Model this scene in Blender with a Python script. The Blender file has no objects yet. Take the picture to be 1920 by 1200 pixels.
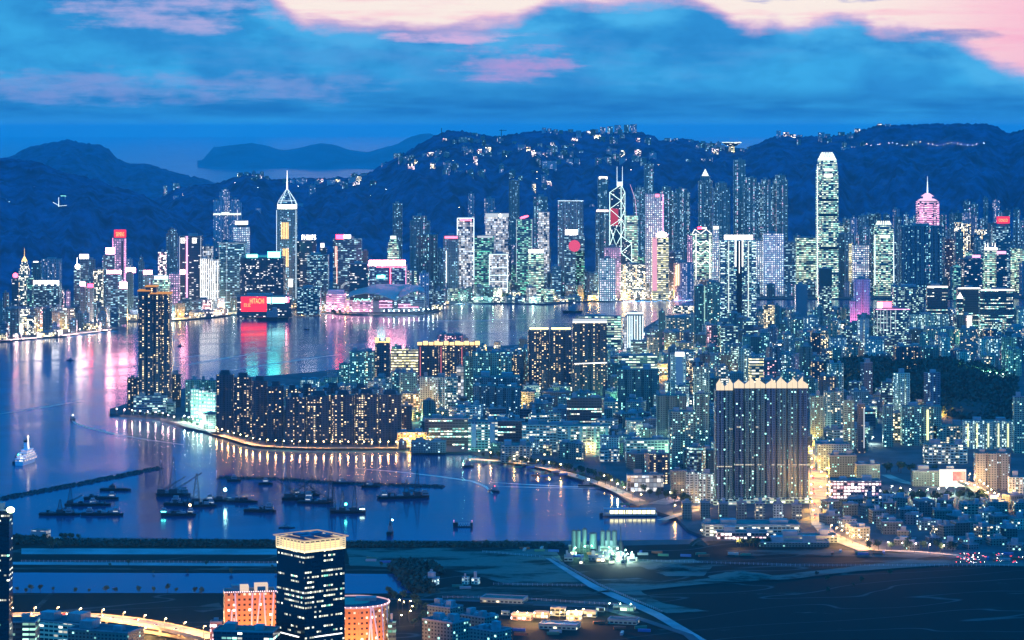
import bpy, math, random
from mathutils import Vector, Matrix, noise
S = bpy.context.scene
COL = S.collection
R = math.radians
# ------------------------------------------------------------------ camera
F, YH, CH = 5200.0, 240.0, 485.0          # focal length (photo px), horizon row, camera height (m)
cam = bpy.data.cameras.new('camera'); co = bpy.data.objects.new('camera', cam); COL.objects.link(co)
co.location = (0, 0, CH); co.rotation_euler = (R(90), 0, 0)
cam.sensor_width = 36; cam.lens = 36*F/1920; cam.shift_y = -360/1920
cam.clip_start = 5; cam.clip_end = 400000
S.camera = co
S.view_settings.view_transform = 'Standard'; S.view_settings.look = 'None'
S.view_settings.exposure = 0; S.view_settings.gamma = 1
S.cycles.max_bounces = 5; S.cycles.diffuse_bounces = 2; S.cycles.glossy_bounces = 3; S.cycles.volume_bounces = 0
S.cycles.transmission_bounces = 2; S.cycles.transparent_max_bounces = 4
S.cycles.sample_clamp_indirect = 14; S.cycles.sample_clamp_direct = 60
S.cycles.caustics_reflective = False; S.cycles.caustics_refractive = False
# ------------------------------------------------------------------ node helper
class NT:
    def __init__(s, nt): s.nt = nt; nt.nodes.clear()
    def n(s, t, **k):
        nd = s.nt.nodes.new(t)
        for a, b in k.items(): setattr(nd, a, b)
        return nd
    def put(s, sock, v):
        if v is None: return
        if isinstance(v, bpy.types.NodeSocket): s.nt.links.new(v, sock)
        elif isinstance(v, (tuple, list)):
            v = tuple(v)
            if sock.type == 'RGBA' and len(v) == 3: v = v+(1,)
            sock.default_value = v
        else:
            sock.default_value = v if sock.type != 'RGBA' else (v, v, v, 1)
    def m(s, op, a, b=None, c=None, clamp=False):
        nd = s.n('ShaderNodeMath', operation=op, use_clamp=clamp)
        s.put(nd.inputs[0], a); s.put(nd.inputs[1], b); s.put(nd.inputs[2], c)
        return nd.outputs[0]
    def ss(s, v, a, b):
        nd = s.n('ShaderNodeMapRange', interpolation_type='SMOOTHSTEP')
        s.put(nd.inputs[0], v); s.put(nd.inputs[1], a); s.put(nd.inputs[2], b)
        return nd.outputs[0]
    def mix(s, f, a, b, mode='MIX'):
        nd = s.n('ShaderNodeMix', data_type='RGBA', blend_type=mode)
        s.put(nd.inputs[0], f); s.put(nd.inputs[6], a); s.put(nd.inputs[7], b)
        return nd.outputs[2]
    def xyz(s, x, y, z=0.0):
        nd = s.n('ShaderNodeCombineXYZ'); s.put(nd.inputs[0], x); s.put(nd.inputs[1], y); s.put(nd.inputs[2], z)
        return nd.outputs[0]
    def sep(s, v):
        nd = s.n('ShaderNodeSeparateXYZ'); s.put(nd.inputs[0], v); return nd.outputs
    def noise(s, vec, scale, detail=3, rough=.5, dim='3D'):
        nd = s.n('ShaderNodeTexNoise', noise_dimensions=dim); s.put(nd.inputs['Vector'], vec)
        nd.inputs['Scale'].default_value = scale; nd.inputs['Detail'].default_value = detail
        nd.inputs['Roughness'].default_value = rough
        return nd.outputs[0]
    def wn(s, vec, w=None):
        nd = s.n('ShaderNodeTexWhiteNoise', noise_dimensions='4D' if w is not None else '3D')
        s.put(nd.inputs['Vector'], vec)
        if w is not None: s.put(nd.inputs['W'], w)
        return nd.outputs['Value'], nd.outputs['Color']
def srgb(r, g, b):
    f = lambda c: (c/255/12.92) if c/255 <= .04045 else ((c/255+.055)/1.055)**2.4
    return (f(r), f(g), f(b))
# ------------------------------------------------------------------ dusk sky (world)
W = bpy.data.worlds.new('World'); S.world = W; W.use_nodes = True
def build_world():
    t = NT(W.node_tree)
    d = t.sep(t.n('ShaderNodeTexCoord').outputs['Generated'])
    hyp = t.m('SQRT', t.m('ADD', t.m('MULTIPLY', d[0], d[0]), t.m('MULTIPLY', d[1], d[1])))
    az = t.m('ARCTAN2', d[0], d[1]); el = t.m('ARCTAN2', d[2], hyp)
    # degrees-like sky coordinates: a runs left to right, e upwards
    a = t.m('MULTIPLY', az, 5200/1920*1.0); a = t.m('ADD', a, .5)       # 0..1 across the southern sky
    e = t.m('MULTIPLY', el, 5200.0)                                     # 0..240 over the lowest 2.6 degrees
    p = t.xyz(t.m('MULTIPLY', a, 1920.0), t.m('MULTIPLY', e, 2.2), 0)
    n1 = t.noise(p, .0035, 5, .55); n2 = t.noise(t.xyz(t.m('MULTIPLY', a, 1920.), t.m('MULTIPLY', e, 9.), 3.), .0045, 4, .6)
    n3 = t.noise(p, .012, 4, .6)
    # height of the cloud bank's upper edge along the sky
    pts = [(0,300),(.05,300),(.10,290),(.16,272),(.2,272),(.235,300),(.255,262),(.28,212),(.3,192),(.4,186),(.47,187),(.5,196),(.52,214),(.55,229),(.6,230),(.65,235),(.668,233),
           (.70,212),(.72,188),(.74,182),(.755,190),(.775,181),(.80,190),(.825,200),(.84,194),(.855,180),(.89,176),(.92,162),(.95,134),(.975,110),(1,92)]
    cn = t.n('ShaderNodeFloatCurve'); cu = cn.mapping.curves[0]
    while len(cu.points) < len(pts): cu.points.new(.5, .5)
    for q, (x, y) in zip(cu.points, pts): q.location = (x, y/400); q.handle_type = 'AUTO'
    cn.mapping.update(); t.put(cn.inputs['Value'], t.m('ADD', a, 0., clamp=True))
    edge = t.m('MULTIPLY', cn.outputs[0], 400.)
    diff = t.m('SUBTRACT', e, edge)
    diff = t.m('ADD', diff, t.m('ADD', t.m('MULTIPLY', t.m('SUBTRACT', n3, .5), 40.), t.m('MULTIPLY', t.m('SUBTRACT', n2, .5), 26.)))
    clear = t.ss(diff, -16., 20.)                      # 1 = open pink sky above the bank
    # --- cloud bank colours
    lo, mid, hi, dk = srgb(70, 156, 222), srgb(48, 144, 212), srgb(62, 172, 232), srgb(26, 104, 178)
    c = t.mix(t.ss(e, 0., 26.), lo, mid)
    c = t.mix(t.ss(n1, .40, .64), c, hi)
    n4 = t.noise(p, .0016, 3, .5); c = t.mix(t.m('MULTIPLY', t.ss(n4, .47, .62), .6), c, srgb(40, 128, 200))
    band = t.m('MULTIPLY', t.ss(e, 8., 30.), t.m('SUBTRACT', 1., t.ss(e, 34., 85.)))
    c = t.mix(t.m('MULTIPLY', band, t.m('MULTIPLY', t.ss(t.m('ADD', n2, n1), .75, 1.15), .85)), c, dk)
    c = t.mix(t.m('MULTIPLY', t.ss(n3, .46, .72), .22), c, dk)
    puff = t.m('MULTIPLY', t.m('SUBTRACT', 1., t.ss(t.m('ABSOLUTE', t.m('ADD', diff, 26.)), 4., 40.)), t.ss(n1, .42, .6)); c = t.mix(t.m('MULTIPLY', puff, .5), c, srgb(92, 190, 242))
    # pink stain low in the west and a patch in mid sky
    def blob(ax, ex, ra, re):
        q = t.m('ADD', t.m('POWER', t.m('DIVIDE', t.m('SUBTRACT', a, ax), ra), 2.), t.m('POWER', t.m('DIVIDE', t.m('SUBTRACT', e, ex), re), 2.))
        return t.m('SUBTRACT', 1., t.ss(t.m('ADD', q, t.m('MULTIPLY', t.m('SUBTRACT', t.m('ADD', n2, n3), 1.), 3.4)), -.6, 1.15))
    c = t.mix(t.m('MULTIPLY', blob(.10, 76., .30, 34.), .58), c, srgb(150, 156, 215))
    c = t.mix(t.m('MULTIPLY', blob(.45, 130., .30, 60.), .35), c, srgb(100, 160, 222))
    c = t.mix(t.m('MULTIPLY', blob(.5, 122., .07, 34.), .85), c, srgb(190, 155, 214))
    c = t.mix(t.m('MULTIPLY', blob(.44, 172., .07, 15.), .9), c, srgb(225, 185, 225))
    c = t.mix(t.m('MULTIPLY', blob(.17, 216., .12, 40.), .85), c, srgb(186, 178, 226))
    # --- open sky above
    k = t.mix(t.ss(n2, .25, .55), srgb(255, 208, 216), srgb(255, 240, 230))
    k = t.mix(t.m('MULTIPLY', t.ss(a, .82, 1.05), .75), k, srgb(255, 170, 205))
    k = t.mix(t.m('SUBTRACT', 1., t.ss(diff, 0., 26.)), k, srgb(240, 186, 218))
    k = t.mix(t.m('MULTIPLY', blob(.92, 172., .05, 11.), .75), k, srgb(120, 140, 205))
    k = t.mix(t.m('MULTIPLY', t.ss(n2, .62, .72), t.ss(a, .55, .9)), k, srgb(150, 155, 215))
    c = t.mix(clear, c, k)
    # --- the dome above and behind the camera: deep blue dusk
    up = t.ss(el, .0472, .064)
    c = t.mix(up, c, (.002, .18, .56))
    c = t.mix(t.ss(el, .2, .7), c, (.003, .54, 1.72))
    south = t.ss(t.m('ABSOLUTE', az), .5, 1.6)
    c = t.mix(south, c, t.mix(t.ss(el, 0., .5), (.006, .36, 1.05), (.003, .54, 1.72)))
    c = t.mix(t.ss(el, -.3, -.05), (.006, .05, .18), c)
    bg = t.n('ShaderNodeBackground'); t.put(bg.inputs[0], c); bg.inputs[1].default_value = 1.0
    o = t.n('ShaderNodeOutputWorld'); t.put(o.inputs[0], bg.outputs[0])
build_world()
W.cycles.sampling_method = 'AUTOMATIC'
# ------------------------------------------------------------------ helpers: pixels of the survey -> metres
def dist(py, z=0.): return F*(CH-z)/(py-YH)
def pt(px, py, z=0.):
    D = dist(py, z); return ((px-960)*D/F, D)
def X(px, D): return (px-960)*D/F
def Z(py, D): return CH-(py-YH)*D/F
# ------------------------------------------------------------------ materials
MATS = {}
def mat(name, col, rough=.8, spec=.3, noise_amt=0., nscale=.05, metal=0.):
    if name in MATS: return MATS[name]
    m = bpy.data.materials.new(name); m.use_nodes = True; t = NT(m.node_tree)
    b = t.n('ShaderNodeBsdfPrincipled'); o = t.n('ShaderNodeOutputMaterial'); t.put(o.inputs[0], b.outputs[0])
    b.inputs['Roughness'].default_value = rough; b.inputs['Specular IOR Level'].default_value = spec; b.inputs['Metallic'].default_value = metal
    if noise_amt:
        g = t.n('ShaderNodeNewGeometry').outputs['Position']
        f = t.noise(g, nscale, 5, .62)
        k = t.m('ADD', 1-noise_amt, t.m('MULTIPLY', t.ss(f, .3, .7), 2*noise_amt))
        nd = t.n('ShaderNodeVectorMath', operation='SCALE'); t.put(nd.inputs[0], col); t.put(nd.inputs['Scale'], k)
        t.put(b.inputs['Base Color'], nd.outputs[0])
    else: t.put(b.inputs['Base Color'], col)
    MATS[name] = m; return m
def emit(name, col, strength, light=True):
    if name in MATS: return MATS[name]
    m = bpy.data.materials.new(name); m.use_nodes = True; t = NT(m.node_tree)
    e = t.n('ShaderNodeEmission'); t.put(e.inputs[0], col); e.inputs[1].default_value = strength
    o = t.n('ShaderNodeOutputMaterial'); t.put(o.inputs[0], e.outputs[0])
    m.cycles.emission_sampling = 'FRONT_BACK' if light else 'NONE'
    MATS[name] = m; return m
# ------------------------------------------------------------------ mesh builder
class MB:
    def __init__(s): s.v = []; s.f = []; s.uv = []; s.mi = []
    def face(s, pts, uvs=None, mi=0):
        b = len(s.v); s.v += [tuple(p) for p in pts]; s.f.append(list(range(b, b+len(pts))))
        s.uv += uvs if uvs else [(p[0], p[1]) for p in pts]; s.mi.append(mi)
    def prism(s, poly, z0, z1, cap=True, mi=0, capmi=None, top=None, u0=0.):
        n = len(poly); u = u0; top = top or poly
        for i in range(n):
            a, b = poly[i], poly[(i+1) % n]; c, d = top[(i+1) % n], top[i]
            L = math.hypot(b[0]-a[0], b[1]-a[1])
            s.face([(a[0], a[1], z0), (b[0], b[1], z0), (c[0], c[1], z1), (d[0], d[1], z1)], [(u, z0), (u+L, z0), (u+L, z1), (u, z1)], mi)
            u += L
        if cap: s.face([(q[0], q[1], z1) for q in top], None, mi if capmi is None else capmi)
        return s
    def box(s, x0, y0, z0, x1, y1, z1, mi=0, bottom=False):
        s.prism([(x0, y0), (x1, y0), (x1, y1), (x0, y1)], z0, z1, True, mi)
        if bottom: s.face([(x0, y1, z0), (x1, y1, z0), (x1, y0, z0), (x0, y0, z0)], None, mi)
        return s
    def tube(s, p, q, r, r2=None, n=4, mi=0):
        p, q = Vector(p), Vector(q); d = q-p
        if d.length < 1e-6: return s
        r2 = r if r2 is None else r2
        a = d.orthogonal().normalized(); b = d.normalized().cross(a)
        c0 = [p+(a*math.cos(6.2832*(i+.5)/n)+b*math.sin(6.2832*(i+.5)/n))*r for i in range(n)]
        c1 = [q+(a*math.cos(6.2832*(i+.5)/n)+b*math.sin(6.2832*(i+.5)/n))*r2 for i in range(n)]
        L = d.length; w = 2*math.pi*r/n
        for i in range(n):
            j = (i+1) % n
            s.face([c0[i], c0[j], c1[j], c1[i]], [(i*w, 0), (i*w+w, 0), (i*w+w, L), (i*w, L)], mi)
        s.face(c1, None, mi); s.face(c0[::-1], None, mi)
        return s
    def ball(s, c, r, n=6, m=4, mi=0, sz=1.):
        c = Vector(c)
        P = lambda i, j: c+Vector((math.cos(6.2832*i/n)*math.sin(math.pi*j/m), math.sin(6.2832*i/n)*math.sin(math.pi*j/m), -math.cos(math.pi*j/m)*sz))*r
        for j in range(m):
            for i in range(n):
                q = [P(i, j), P(i+1, j), P(i+1, j+1), P(i, j+1)]
                if j == 0: q = [q[0], q[2], q[3]]
                elif j == m-1: q = [q[0], q[1], q[2]]
                s.face(q, None, mi)
        return s
    def mesh(s, name, mats):
        me = bpy.data.meshes.new(name); me.from_pydata(s.v, [], s.f)
        uv = me.uv_layers.new(name='UVMap'); flat = []
        for a, b in s.uv: flat += (a, b)
        uv.data.foreach_set('uv', flat)
        for m in (mats if isinstance(mats, (list, tuple)) else [mats]): me.materials.append(m)
        me.polygons.foreach_set('material_index', s.mi)
        me.update(); return me
    def build(s, name, mats, parent=None, loc=None, rot=0., color=None):
        o = bpy.data.objects.new(name, s.mesh(name, mats)); COL.objects.link(o)
        if parent: o.parent = parent
        if loc: o.location = loc
        o.rotation_euler.z = rot
        if color: o.color = color
        return o
def tag(o, label=None, cat=None, group=None, kind=None):
    if label: o['label'] = label
    if cat: o['category'] = cat
    if group: o['group'] = group
    if kind: o['kind'] = kind
    return o
def thing(name, label, cat, loc, rot=0., group=None):
    o = bpy.data.objects.new(name, None); COL.objects.link(o); o.location = loc; o.rotation_euler.z = rot
    o.empty_display_size = 5
    return tag(o, label, cat, group)
def lerp(a, b, t): return a+(b-a)*t
def interp(pts, x):
    if x <= pts[0][0]: return pts[0][1]
    for (x0, y0), (x1, y1) in zip(pts, pts[1:]):
        if x <= x1: return y0+(y1-y0)*(x-x0)/(x1-x0)
    return pts[-1][1]
def fbm(x, y, z=0., o=4): return noise.fractal(Vector((x, y, z)), .9, 2.1, o)
# ------------------------------------------------------------------ water
def build_water():
    m = bpy.data.materials.new('harbour_water'); m.use_nodes = True; t = NT(m.node_tree)
    g = t.n('ShaderNodeNewGeometry').outputs['Position']; x, y, z = t.sep(g)
    b = t.n('ShaderNodeBsdfPrincipled'); o = t.n('ShaderNodeOutputMaterial'); t.put(o.inputs[0], b.outputs[0])
    # long soft streaks left by currents and wakes
    k = t.noise(t.xyz(t.m('MULTIPLY', t.m('ADD', x, t.m('MULTIPLY', y, .25)), .35), t.m('SUBTRACT', y, t.m('MULTIPLY', x, .45)), 0.), .006, 4, .6)
    k2 = t.noise(t.xyz(t.m('MULTIPLY', x, .5), y, 5.), .0012, 2, .5)
    t.put(b.inputs['Base Color'], t.mix(t.ss(k2, .35, .65), (.002, .03, .09), (.003, .05, .14)))
    t.put(b.inputs['Roughness'], t.m('ADD', .118, t.m('MULTIPLY', t.ss(k, .42, .68), .09)))
    b.inputs['IOR'].default_value = 1.36
    bp = t.n('ShaderNodeBump'); bp.inputs['Strength'].default_value = .35; bp.inputs['Distance'].default_value = 1.2
    t.put(bp.inputs['Height'], k); t.put(b.inputs['Normal'], bp.outputs[0])
    w = MB(); w.face([(-60000, -300, 0), (60000, -300, 0), (60000, 150000, 0), (-60000, 150000, 0)])
    tag(w.build('water', m), kind='structure')
build_water()
# ------------------------------------------------------------------ hills
FOREST = mat('hill_forest', (.006, .062, .120), .95, .1, .55, .016)
HAZED = mat('hazed_slopes', (.040, .115, .15), .95, .1, .3, .002)  # paler copy of the forest, painting haze over the far islands
RA = [(-160,300),(0,296),(50,300),(80,306),(110,320),(145,328),(180,336),(210,348),(250,358),(275,368),(300,384),(330,402),(380,430)]
RB = [(0,300),(20,293),(60,274),(100,267),(130,262),(160,270),(185,270),(205,280),(215,292),(225,300),(245,308),(265,306),(300,314),(340,326),(385,336),(420,350),(520,400)]
RC = [(225,410),(260,395),(285,376),(305,366),(330,353),(360,349),(385,344),(400,346),(430,336),(460,325),(485,327),(510,336),(560,334),(600,334),(650,332),(690,324),(720,306),(760,287),(790,268),(815,254),(840,246),(870,246),(890,250),
      (930,256),(960,252),(990,247),(1020,244),(1090,247),(1150,248),(1200,247),(1222,254),(1240,264),(1262,262),(1290,260),(1320,266),(1340,272),(1370,276),(1395,280),(1410,274),(1440,260),(1475,252),(1500,256),(1560,254),(1600,250),(1640,235),(1700,233),(1760,232),(1850,232),(1870,238),(1892,250),(1905,246),(1925,240),(2080,238)]
RD = [(380,300),(400,276),(440,272),(470,268),(495,272),(515,278),(535,282),(560,277),(600,268),(630,272),(655,281),(690,285),(720,276),(745,270),(770,256),(790,251),(805,250),(830,262),(880,290)]
def ridge(P, px, Dr): return Z(interp(P, px), Dr)
class Hill:
    def __init__(s, P, D0, Dr, px0, px1, back, amp, seed, pw=1.0):
        s.P, s.D0, s.Dr, s.px0, s.px1, s.back, s.amp, s.seed, s.pw = P, D0, Dr, px0, px1, back, amp, seed, pw
    def z(s, px, D):
        zr = ridge(s.P, px, s.Dr)
        edge = min(1, max(0, (px-s.px0)/60.), max(0, 1))
        t = (D-s.D0)/(s.Dr-s.D0)
        if t > 1: t2 = max(0, 1-(D-s.Dr)/s.back); return -30+(zr+30)*t2*t2
        t = max(0, t); h = (zr+10)*(t**s.pw)*(1.35-.35*t)/1.0-10 if t > 0 else -10
        w = math.sin(math.pi*min(1, t))
        h += s.amp*w*fbm(px*.012+s.seed, D*.0016, s.seed)*1.0
        h += s.amp*.16*w*fbm(px*.06, D*.008, s.seed+5)
        return h
    def mesh(s, name, nx, ny, mt=None):
        w = MB(); Dm = s.Dr+s.back
        ys = [s.D0+(s.Dr-s.D0)*(j/ny) for j in range(ny+1)]+[s.Dr+s.back*q for q in (.03, .1, .3, .6, 1.)]
        G = []
        for i in range(nx+1):
            px = lerp(s.px0, s.px1, i/nx); row = []
            for D in ys:
                z = s.z(px, D)
                if D > s.D0: z += (fbm(px*.35, D*.02, 9)*7+fbm(px*.8, D*.05, 3)*4)*min(1, (D-s.D0)/300)*(s.Dr/10500)*(.35 if s.Dr > 20000 else 1)
                row.append((X(px, D), D, z))
            G.append(row)
        w.v = [p for r in G for p in r]; m = len(ys)
        for i in range(nx):
            for j in range(m-1):
                a = i*m+j; w.f.append([a, a+m, a+m+1, a+1]); w.mi.append(0); w.uv += [(0, 0)]*4
        o = w.build(name, mt or FOREST); o.data.polygons.foreach_set('use_smooth', [True]*len(w.f))
        return tag(o, kind='structure')
HA = Hill(RA, 7700, 9400, -170, 400, 700, 60, 1.3)
HB = Hill(RB, 16500, 19500, -60, 560, 900, 90, 4.1)
HC = Hill(RC, 8650, 10600, 215, 2100, 900, 75, 7.7)
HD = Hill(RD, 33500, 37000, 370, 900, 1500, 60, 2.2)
HA.mesh('hills', 140, 60); HB.mesh('mountain', 120, 50); HC.mesh('mountain', 460, 80); HD.mesh('islands', 120, 24, HAZED)
def ground_z(px, D):
    z = 3.
    for h in (HA, HC):
        if h.px0 <= px <= h.px1 and D > h.D0: z = max(z, h.z(px, D))
    return z
def hill_hit(px, py, D0=7800):
    D = D0
    while D < 11000:
        if ground_z(px, D) >= Z(py, D): return D
        D += 12
    return None
# ------------------------------------------------------------------ haze
def build_haze():
    m = bpy.data.materials.new('haze_air'); m.use_nodes = True; t = NT(m.node_tree)
    v = t.n('ShaderNodeVolumePrincipled'); v.inputs['Color'].default_value = (.38, .93, 1., 1); v.inputs['Density'].default_value = HAZE
    v.inputs['Anisotropy'].default_value = 0.
    o = t.n('ShaderNodeOutputMaterial'); t.put(o.inputs['Volume'], v.outputs[0])
    w = MB(); w.box(-61000, -400, -5, 61000, 151000, 620, bottom=True)
    tag(w.build('haze', m), kind='stuff')
HAZE = 1.6e-5
# ------------------------------------------------------------------ land
LAND = mat('city_ground', (.055, .06, .062), .9, .2, .35, .02)
SHORE = [(-170,650),(0,642),(60,637),(130,631),(190,623),(222,619),(200,613),(186,606),(205,604),(262,603),(330,602),(395,597),(430,592),(462,587),(500,585),(541,584),(556,580),
         (600,586),(640,590),(700,592),(760,591),(805,588),(826,583),(815,577),(835,572),(870,570),(960,570),(1020,572),(1080,567),(1200,564),(1300,563),(2120,559)]
KNEAR = [(205,779),(240,782),(300,787),(330,797),(350,805),(392,813),(435,826),(480,838),(530,841),(600,843),(768,843),(772,850),(835,852),(880,850),(940,865),(1010,878),
         (1075,888),(1120,902),(1140,918),(1160,932),(1180,948),(1240,966),(1268,975),(1290,998),(1325,1012)]
KFAR = [(2130,588),(1850,600),(1700,592),(1500,592),(1300,590),(1245,594),(1215,612),(1180,636),(1080,640),(990,648),(860,655),(740,668),(640,695),(520,706),(400,716),(330,735),(262,752),(206,770)]
def gp(L, z=0.): return [pt(a, b, z) for a, b in L]
def land_block(name, poly, z0, z1, m):
    b = MB(); b.prism(poly, z0, z1); return tag(b.build(name, m), kind='structure')
hk = gp(SHORE)+[(X(2120, 11600), 11600), (X(-170, 11600), 11600)]
land_block('ground', hk, -3, 3, LAND)
kow = [pt(-300, 1330), pt(2300, 1330)]+gp(KFAR)+gp(KNEAR)+gp([(1300,1016),(1070,1019),(640,1018),(300,1014),(-200,1010)])
land_block('ground', kow, -3, 3, LAND)
# ------------------------------------------------------------------ facades: walls whose rooms are lit at random
def facade(name, wall, cw, ch, fw, fh, p, colv, rowv, cA, cB, mixp, st, rough=.6, glass=(.02, .03, .04), sharp=0):
    m = bpy.data.materials.new(name); m.use_nodes = True; t = NT(m.node_tree)
    uv = t.n('ShaderNodeUVMap').outputs[0]; oi = t.n('ShaderNodeObjectInfo')
    rnd = oi.outputs['Random']; u, v, _ = t.sep(uv)
    cu = t.m('DIVIDE', u, cw); cv = t.m('DIVIDE', v, ch)
    iu, iv = t.m('FLOOR', cu), t.m('FLOOR', cv); fu, fv = t.m('FRACT', cu), t.m('FRACT', cv)
    seed = t.m('MULTIPLY', rnd, 97.3)
    mu = t.m('LESS_THAN', t.m('ABSOLUTE', t.m('SUBTRACT', fu, .5)), fw/2)
    mv = t.m('LESS_THAN', t.m('ABSOLUTE', t.m('SUBTRACT', fv, .5)), fh/2)
    mask = t.m('MULTIPLY', mu, mv)
    r1, rc = t.wn(t.xyz(iu, iv, 0.), seed); r2, _ = t.wn(t.xyz(iu, 7., 1.), seed); r3, _ = t.wn(t.xyz(3., iv, 2.), seed)
    r4, _ = t.wn(t.xyz(t.m('FLOOR', t.m('DIVIDE', iu, 4.)), iv, 5.), seed)
    pc = t.m('MULTIPLY', p, t.m('ADD', 1-colv, t.m('MULTIPLY', t.m('POWER', r2, 3.), 4*colv)))
    rr = t.m('MULTIPLY', t.m('ADD', t.m('POWER', r3, 1.6), r4), .5)
    if sharp: rr = t.ss(rr, sharp, sharp+.07)
    pc = t.m('MULTIPLY', pc, t.m('ADD', 1-rowv, t.m('MULTIPLY', rr, 2.2*rowv)))
    lit = t.m('LESS_THAN', r1, pc)
    cr, cg, cb = t.sep(rc)
    col = t.mix(t.m('LESS_THAN', cr, mixp), cA, cB)
    br = t.m('MULTIPLY', t.m('ADD', .3, t.m('MULTIPLY', t.m('MULTIPLY', cg, cg), 1.5)), st)
    b = t.n('ShaderNodeBsdfPrincipled'); o = t.n('ShaderNodeOutputMaterial'); t.put(o.inputs[0], b.outputs[0])
    # walls: building tint, slab lines and weather
    g = t.n('ShaderNodeNewGeometry').outputs['Position']
    wn_ = t.noise(t.xyz(t.m('MULTIPLY', u, .12), t.m('MULTIPLY', v, .03), seed), 1., 3, .6)
    wc = t.mix(1., wall, oi.outputs['Color'], 'MULTIPLY')
    nd = t.n('ShaderNodeVectorMath', operation='SCALE'); t.put(nd.inputs[0], wc); t.put(nd.inputs['Scale'], t.m('ADD', .78, t.m('MULTIPLY', wn_, .44)))
    base = t.mix(mask, nd.outputs[0], glass)
    t.put(b.inputs['Base Color'], base)
    t.put(b.inputs['Roughness'], t.m('SUBTRACT', rough, t.m('MULTIPLY', mask, rough-.18)))
    t.put(b.inputs['Emission Color'], col); t.put(b.inputs['Emission Strength'], t.m('MULTIPLY', t.m('MULTIPLY', lit, mask), br))
    m.cycles.emission_sampling = 'NONE'
    MATS[name] = m; return m
WH, CY, WA, PK, GR, YE = (1, .96, .9), (.45, .95, 1), (1, .72, .38), (1, .62, .78), (.45, 1, .72), (1, .93, .55)
facade('rb', (.22,.22,.19), 5, 4.2, .55, .5, .24, .85, .1, PK, (.5,.85,1), .5, 1.5)
facade('rd', (.12,.13,.11), 5, 4.2, .55, .5, .14, .9, .1, PK, CY, .4, 1.6)
facade('rp', (.36,.32,.35), 5, 4.2, .5, .5, .20, .7, .2, (1,.6,.6), (1,.85,.8), .6, 1.6)
facade('ob', (.09,.12,.14), 6, 4.5, .9, .42, .36, .1, .8, (.25,.85,1), (.6,.95,1), .5, 1.3, .3)
facade('og', (.06,.12,.12), 6, 4.5, .9, .45, .55, .1, .8, (.2,1,.6), (.5,1,.75), .45, 1.2, .3)
facade('od', (.045,.05,.07), 6, 4.5, .85, .42, .16, .2, .9, (.55,.9,1), WH, .5, 1.8, .25)
facade('ow', (.22,.19,.14), 7, 5.2, .96, .5, .93, 0, .12, (1,.88,.4), (1,.95,.65), .5, 1.7, .5)
facade('oc', (.12,.18,.17), 7, 5.2, .94, .5, .84, 0, .45, (.5,1,.72), (.85,1,.7), .5, 1.5, .4)
facade('op', (.28,.16,.20), 7, 5.2, .96, .45, .9, 0, .2, (1,.45,.6), PK, .5, 1.9, .5)
facade('wd', (.50,.50,.50), 6, 6, .46, .46, .97, 0, .05, (1,.9,.78), (.8,1,.88), .4, 2.2)
facade('pd', (.40,.25,.30), 6, 6, .5, .5, .95, 0, .1, (1,.45,.62), PK, .5, 1.7)
facade('gd', (.10,.12,.15), 5, 6, .9, .8, .96, .2, .1, (.8,.9,1), WH, .5, .9)
facade('lw', (.30,.25,.18), 4.5, 4.2, .7, .55, .62, .3, .35, (1,.7,.32), (1,.93,.7), .5, 4.2)
facade('lp', (.25,.15,.15), 4.5, 4.2, .7, .55, .6, 0, .35, (1,.5,.55), (1,.85,.8), .5, 4.5)
facade('kr', (.040,.052,.068), 4.2, 3.3, .52, .42, .22, .9, .0, (1,.86,.42), (1,.72,.36), .5, 2.6)
facade('kt', (.20,.29,.20), 3.6, 3.1, .58, .5, .15, .65, .1, (1,.86,.5), (.5,1,.85), .22, 2.6)
facade('ke', (.13,.18,.13), 3.4, 3.0, .5, .5, .075, .7, .0, (1,.86,.55), (.5,1,.85), .2, 2.4)
facade('kq', (.16,.19,.15), 3.4, 3.1, .55, .5, .07, .3, .3, (1,.8,.5), (.5,1,.85), .35, 2.2)
facade('kd', (.11,.15,.12), 3.6, 3.1, .5, .5, .07, .75, .1, (1,.8,.5), (.4,1,.85), .3, 2.2)
facade('kb', (.14,.15,.15), 3.6, 3.1, .5, .5, .08, .8, .1, (1,.7,.6), (.6,.92,1), .5, 2.2)
facade('kp', (.44,.48,.36), 3.6, 3.1, .55, .55, .22, .75, .05, (1,.9,.45), (.75,1,.9), .6, 2.4)
facade('ki', (.36,.46,.34), 5.0, 4.0, .8, .5, .28, .0, .6, (.5,1,.8), (1,.95,.75), .5, 2.0)
facade('kl', (.28,.36,.26), 4.5, 3.3, .65, .5, .18, .2, .3, (.5,1,.85), (1,.8,.48), .62, 2.2)
facade('ko', (.035,.05,.06), 4.5, 4.0, .85, .42, .50, .0, 1., (.4,1,.85), (1,1,.8), .55, 2.0, .3, sharp=.55)
facade('kc', (.08,.13,.15), 4.5, 4.0, .9, .45, .40, .0, .8, (.3,.9,.95), (.65,1,.85), .5, 1.6, .3)
facade('ky', (.26,.21,.12), 4.5, 3.6, .7, .55, .55, .1, .3, YE, (1,.8,.45), .55, 3.0)
facade('kk', (.16,.09,.10), 4.5, 3.4, .6, .5, .35, .6, .1, PK, (1,.5,.5), .5, 2.6)
facade('ao', (.78,.32,.09), 4.6, 4.6, .42, .40, .16, 0, .6, (1,.97,.8), (1,.9,.6), .6, 3.5, .6, (.05,.03,.03))
facade('nt', (.012,.014,.02), 2.4, 4.2, .8, .34, .36, .0, 1., (.3,1,.68), (1,1,.75), .75, 1.5, .12, (.006,.008,.012), .47)
ROOF = mat('roof_grey', (.10,.12,.10), .9, .2, .35, .08)
ROOFL = mat('roof_pale', (.22,.25,.27), .85, .2, .25, .08)
CONC = mat('concrete', (.22,.23,.24), .85, .2, .2, .1)
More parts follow.
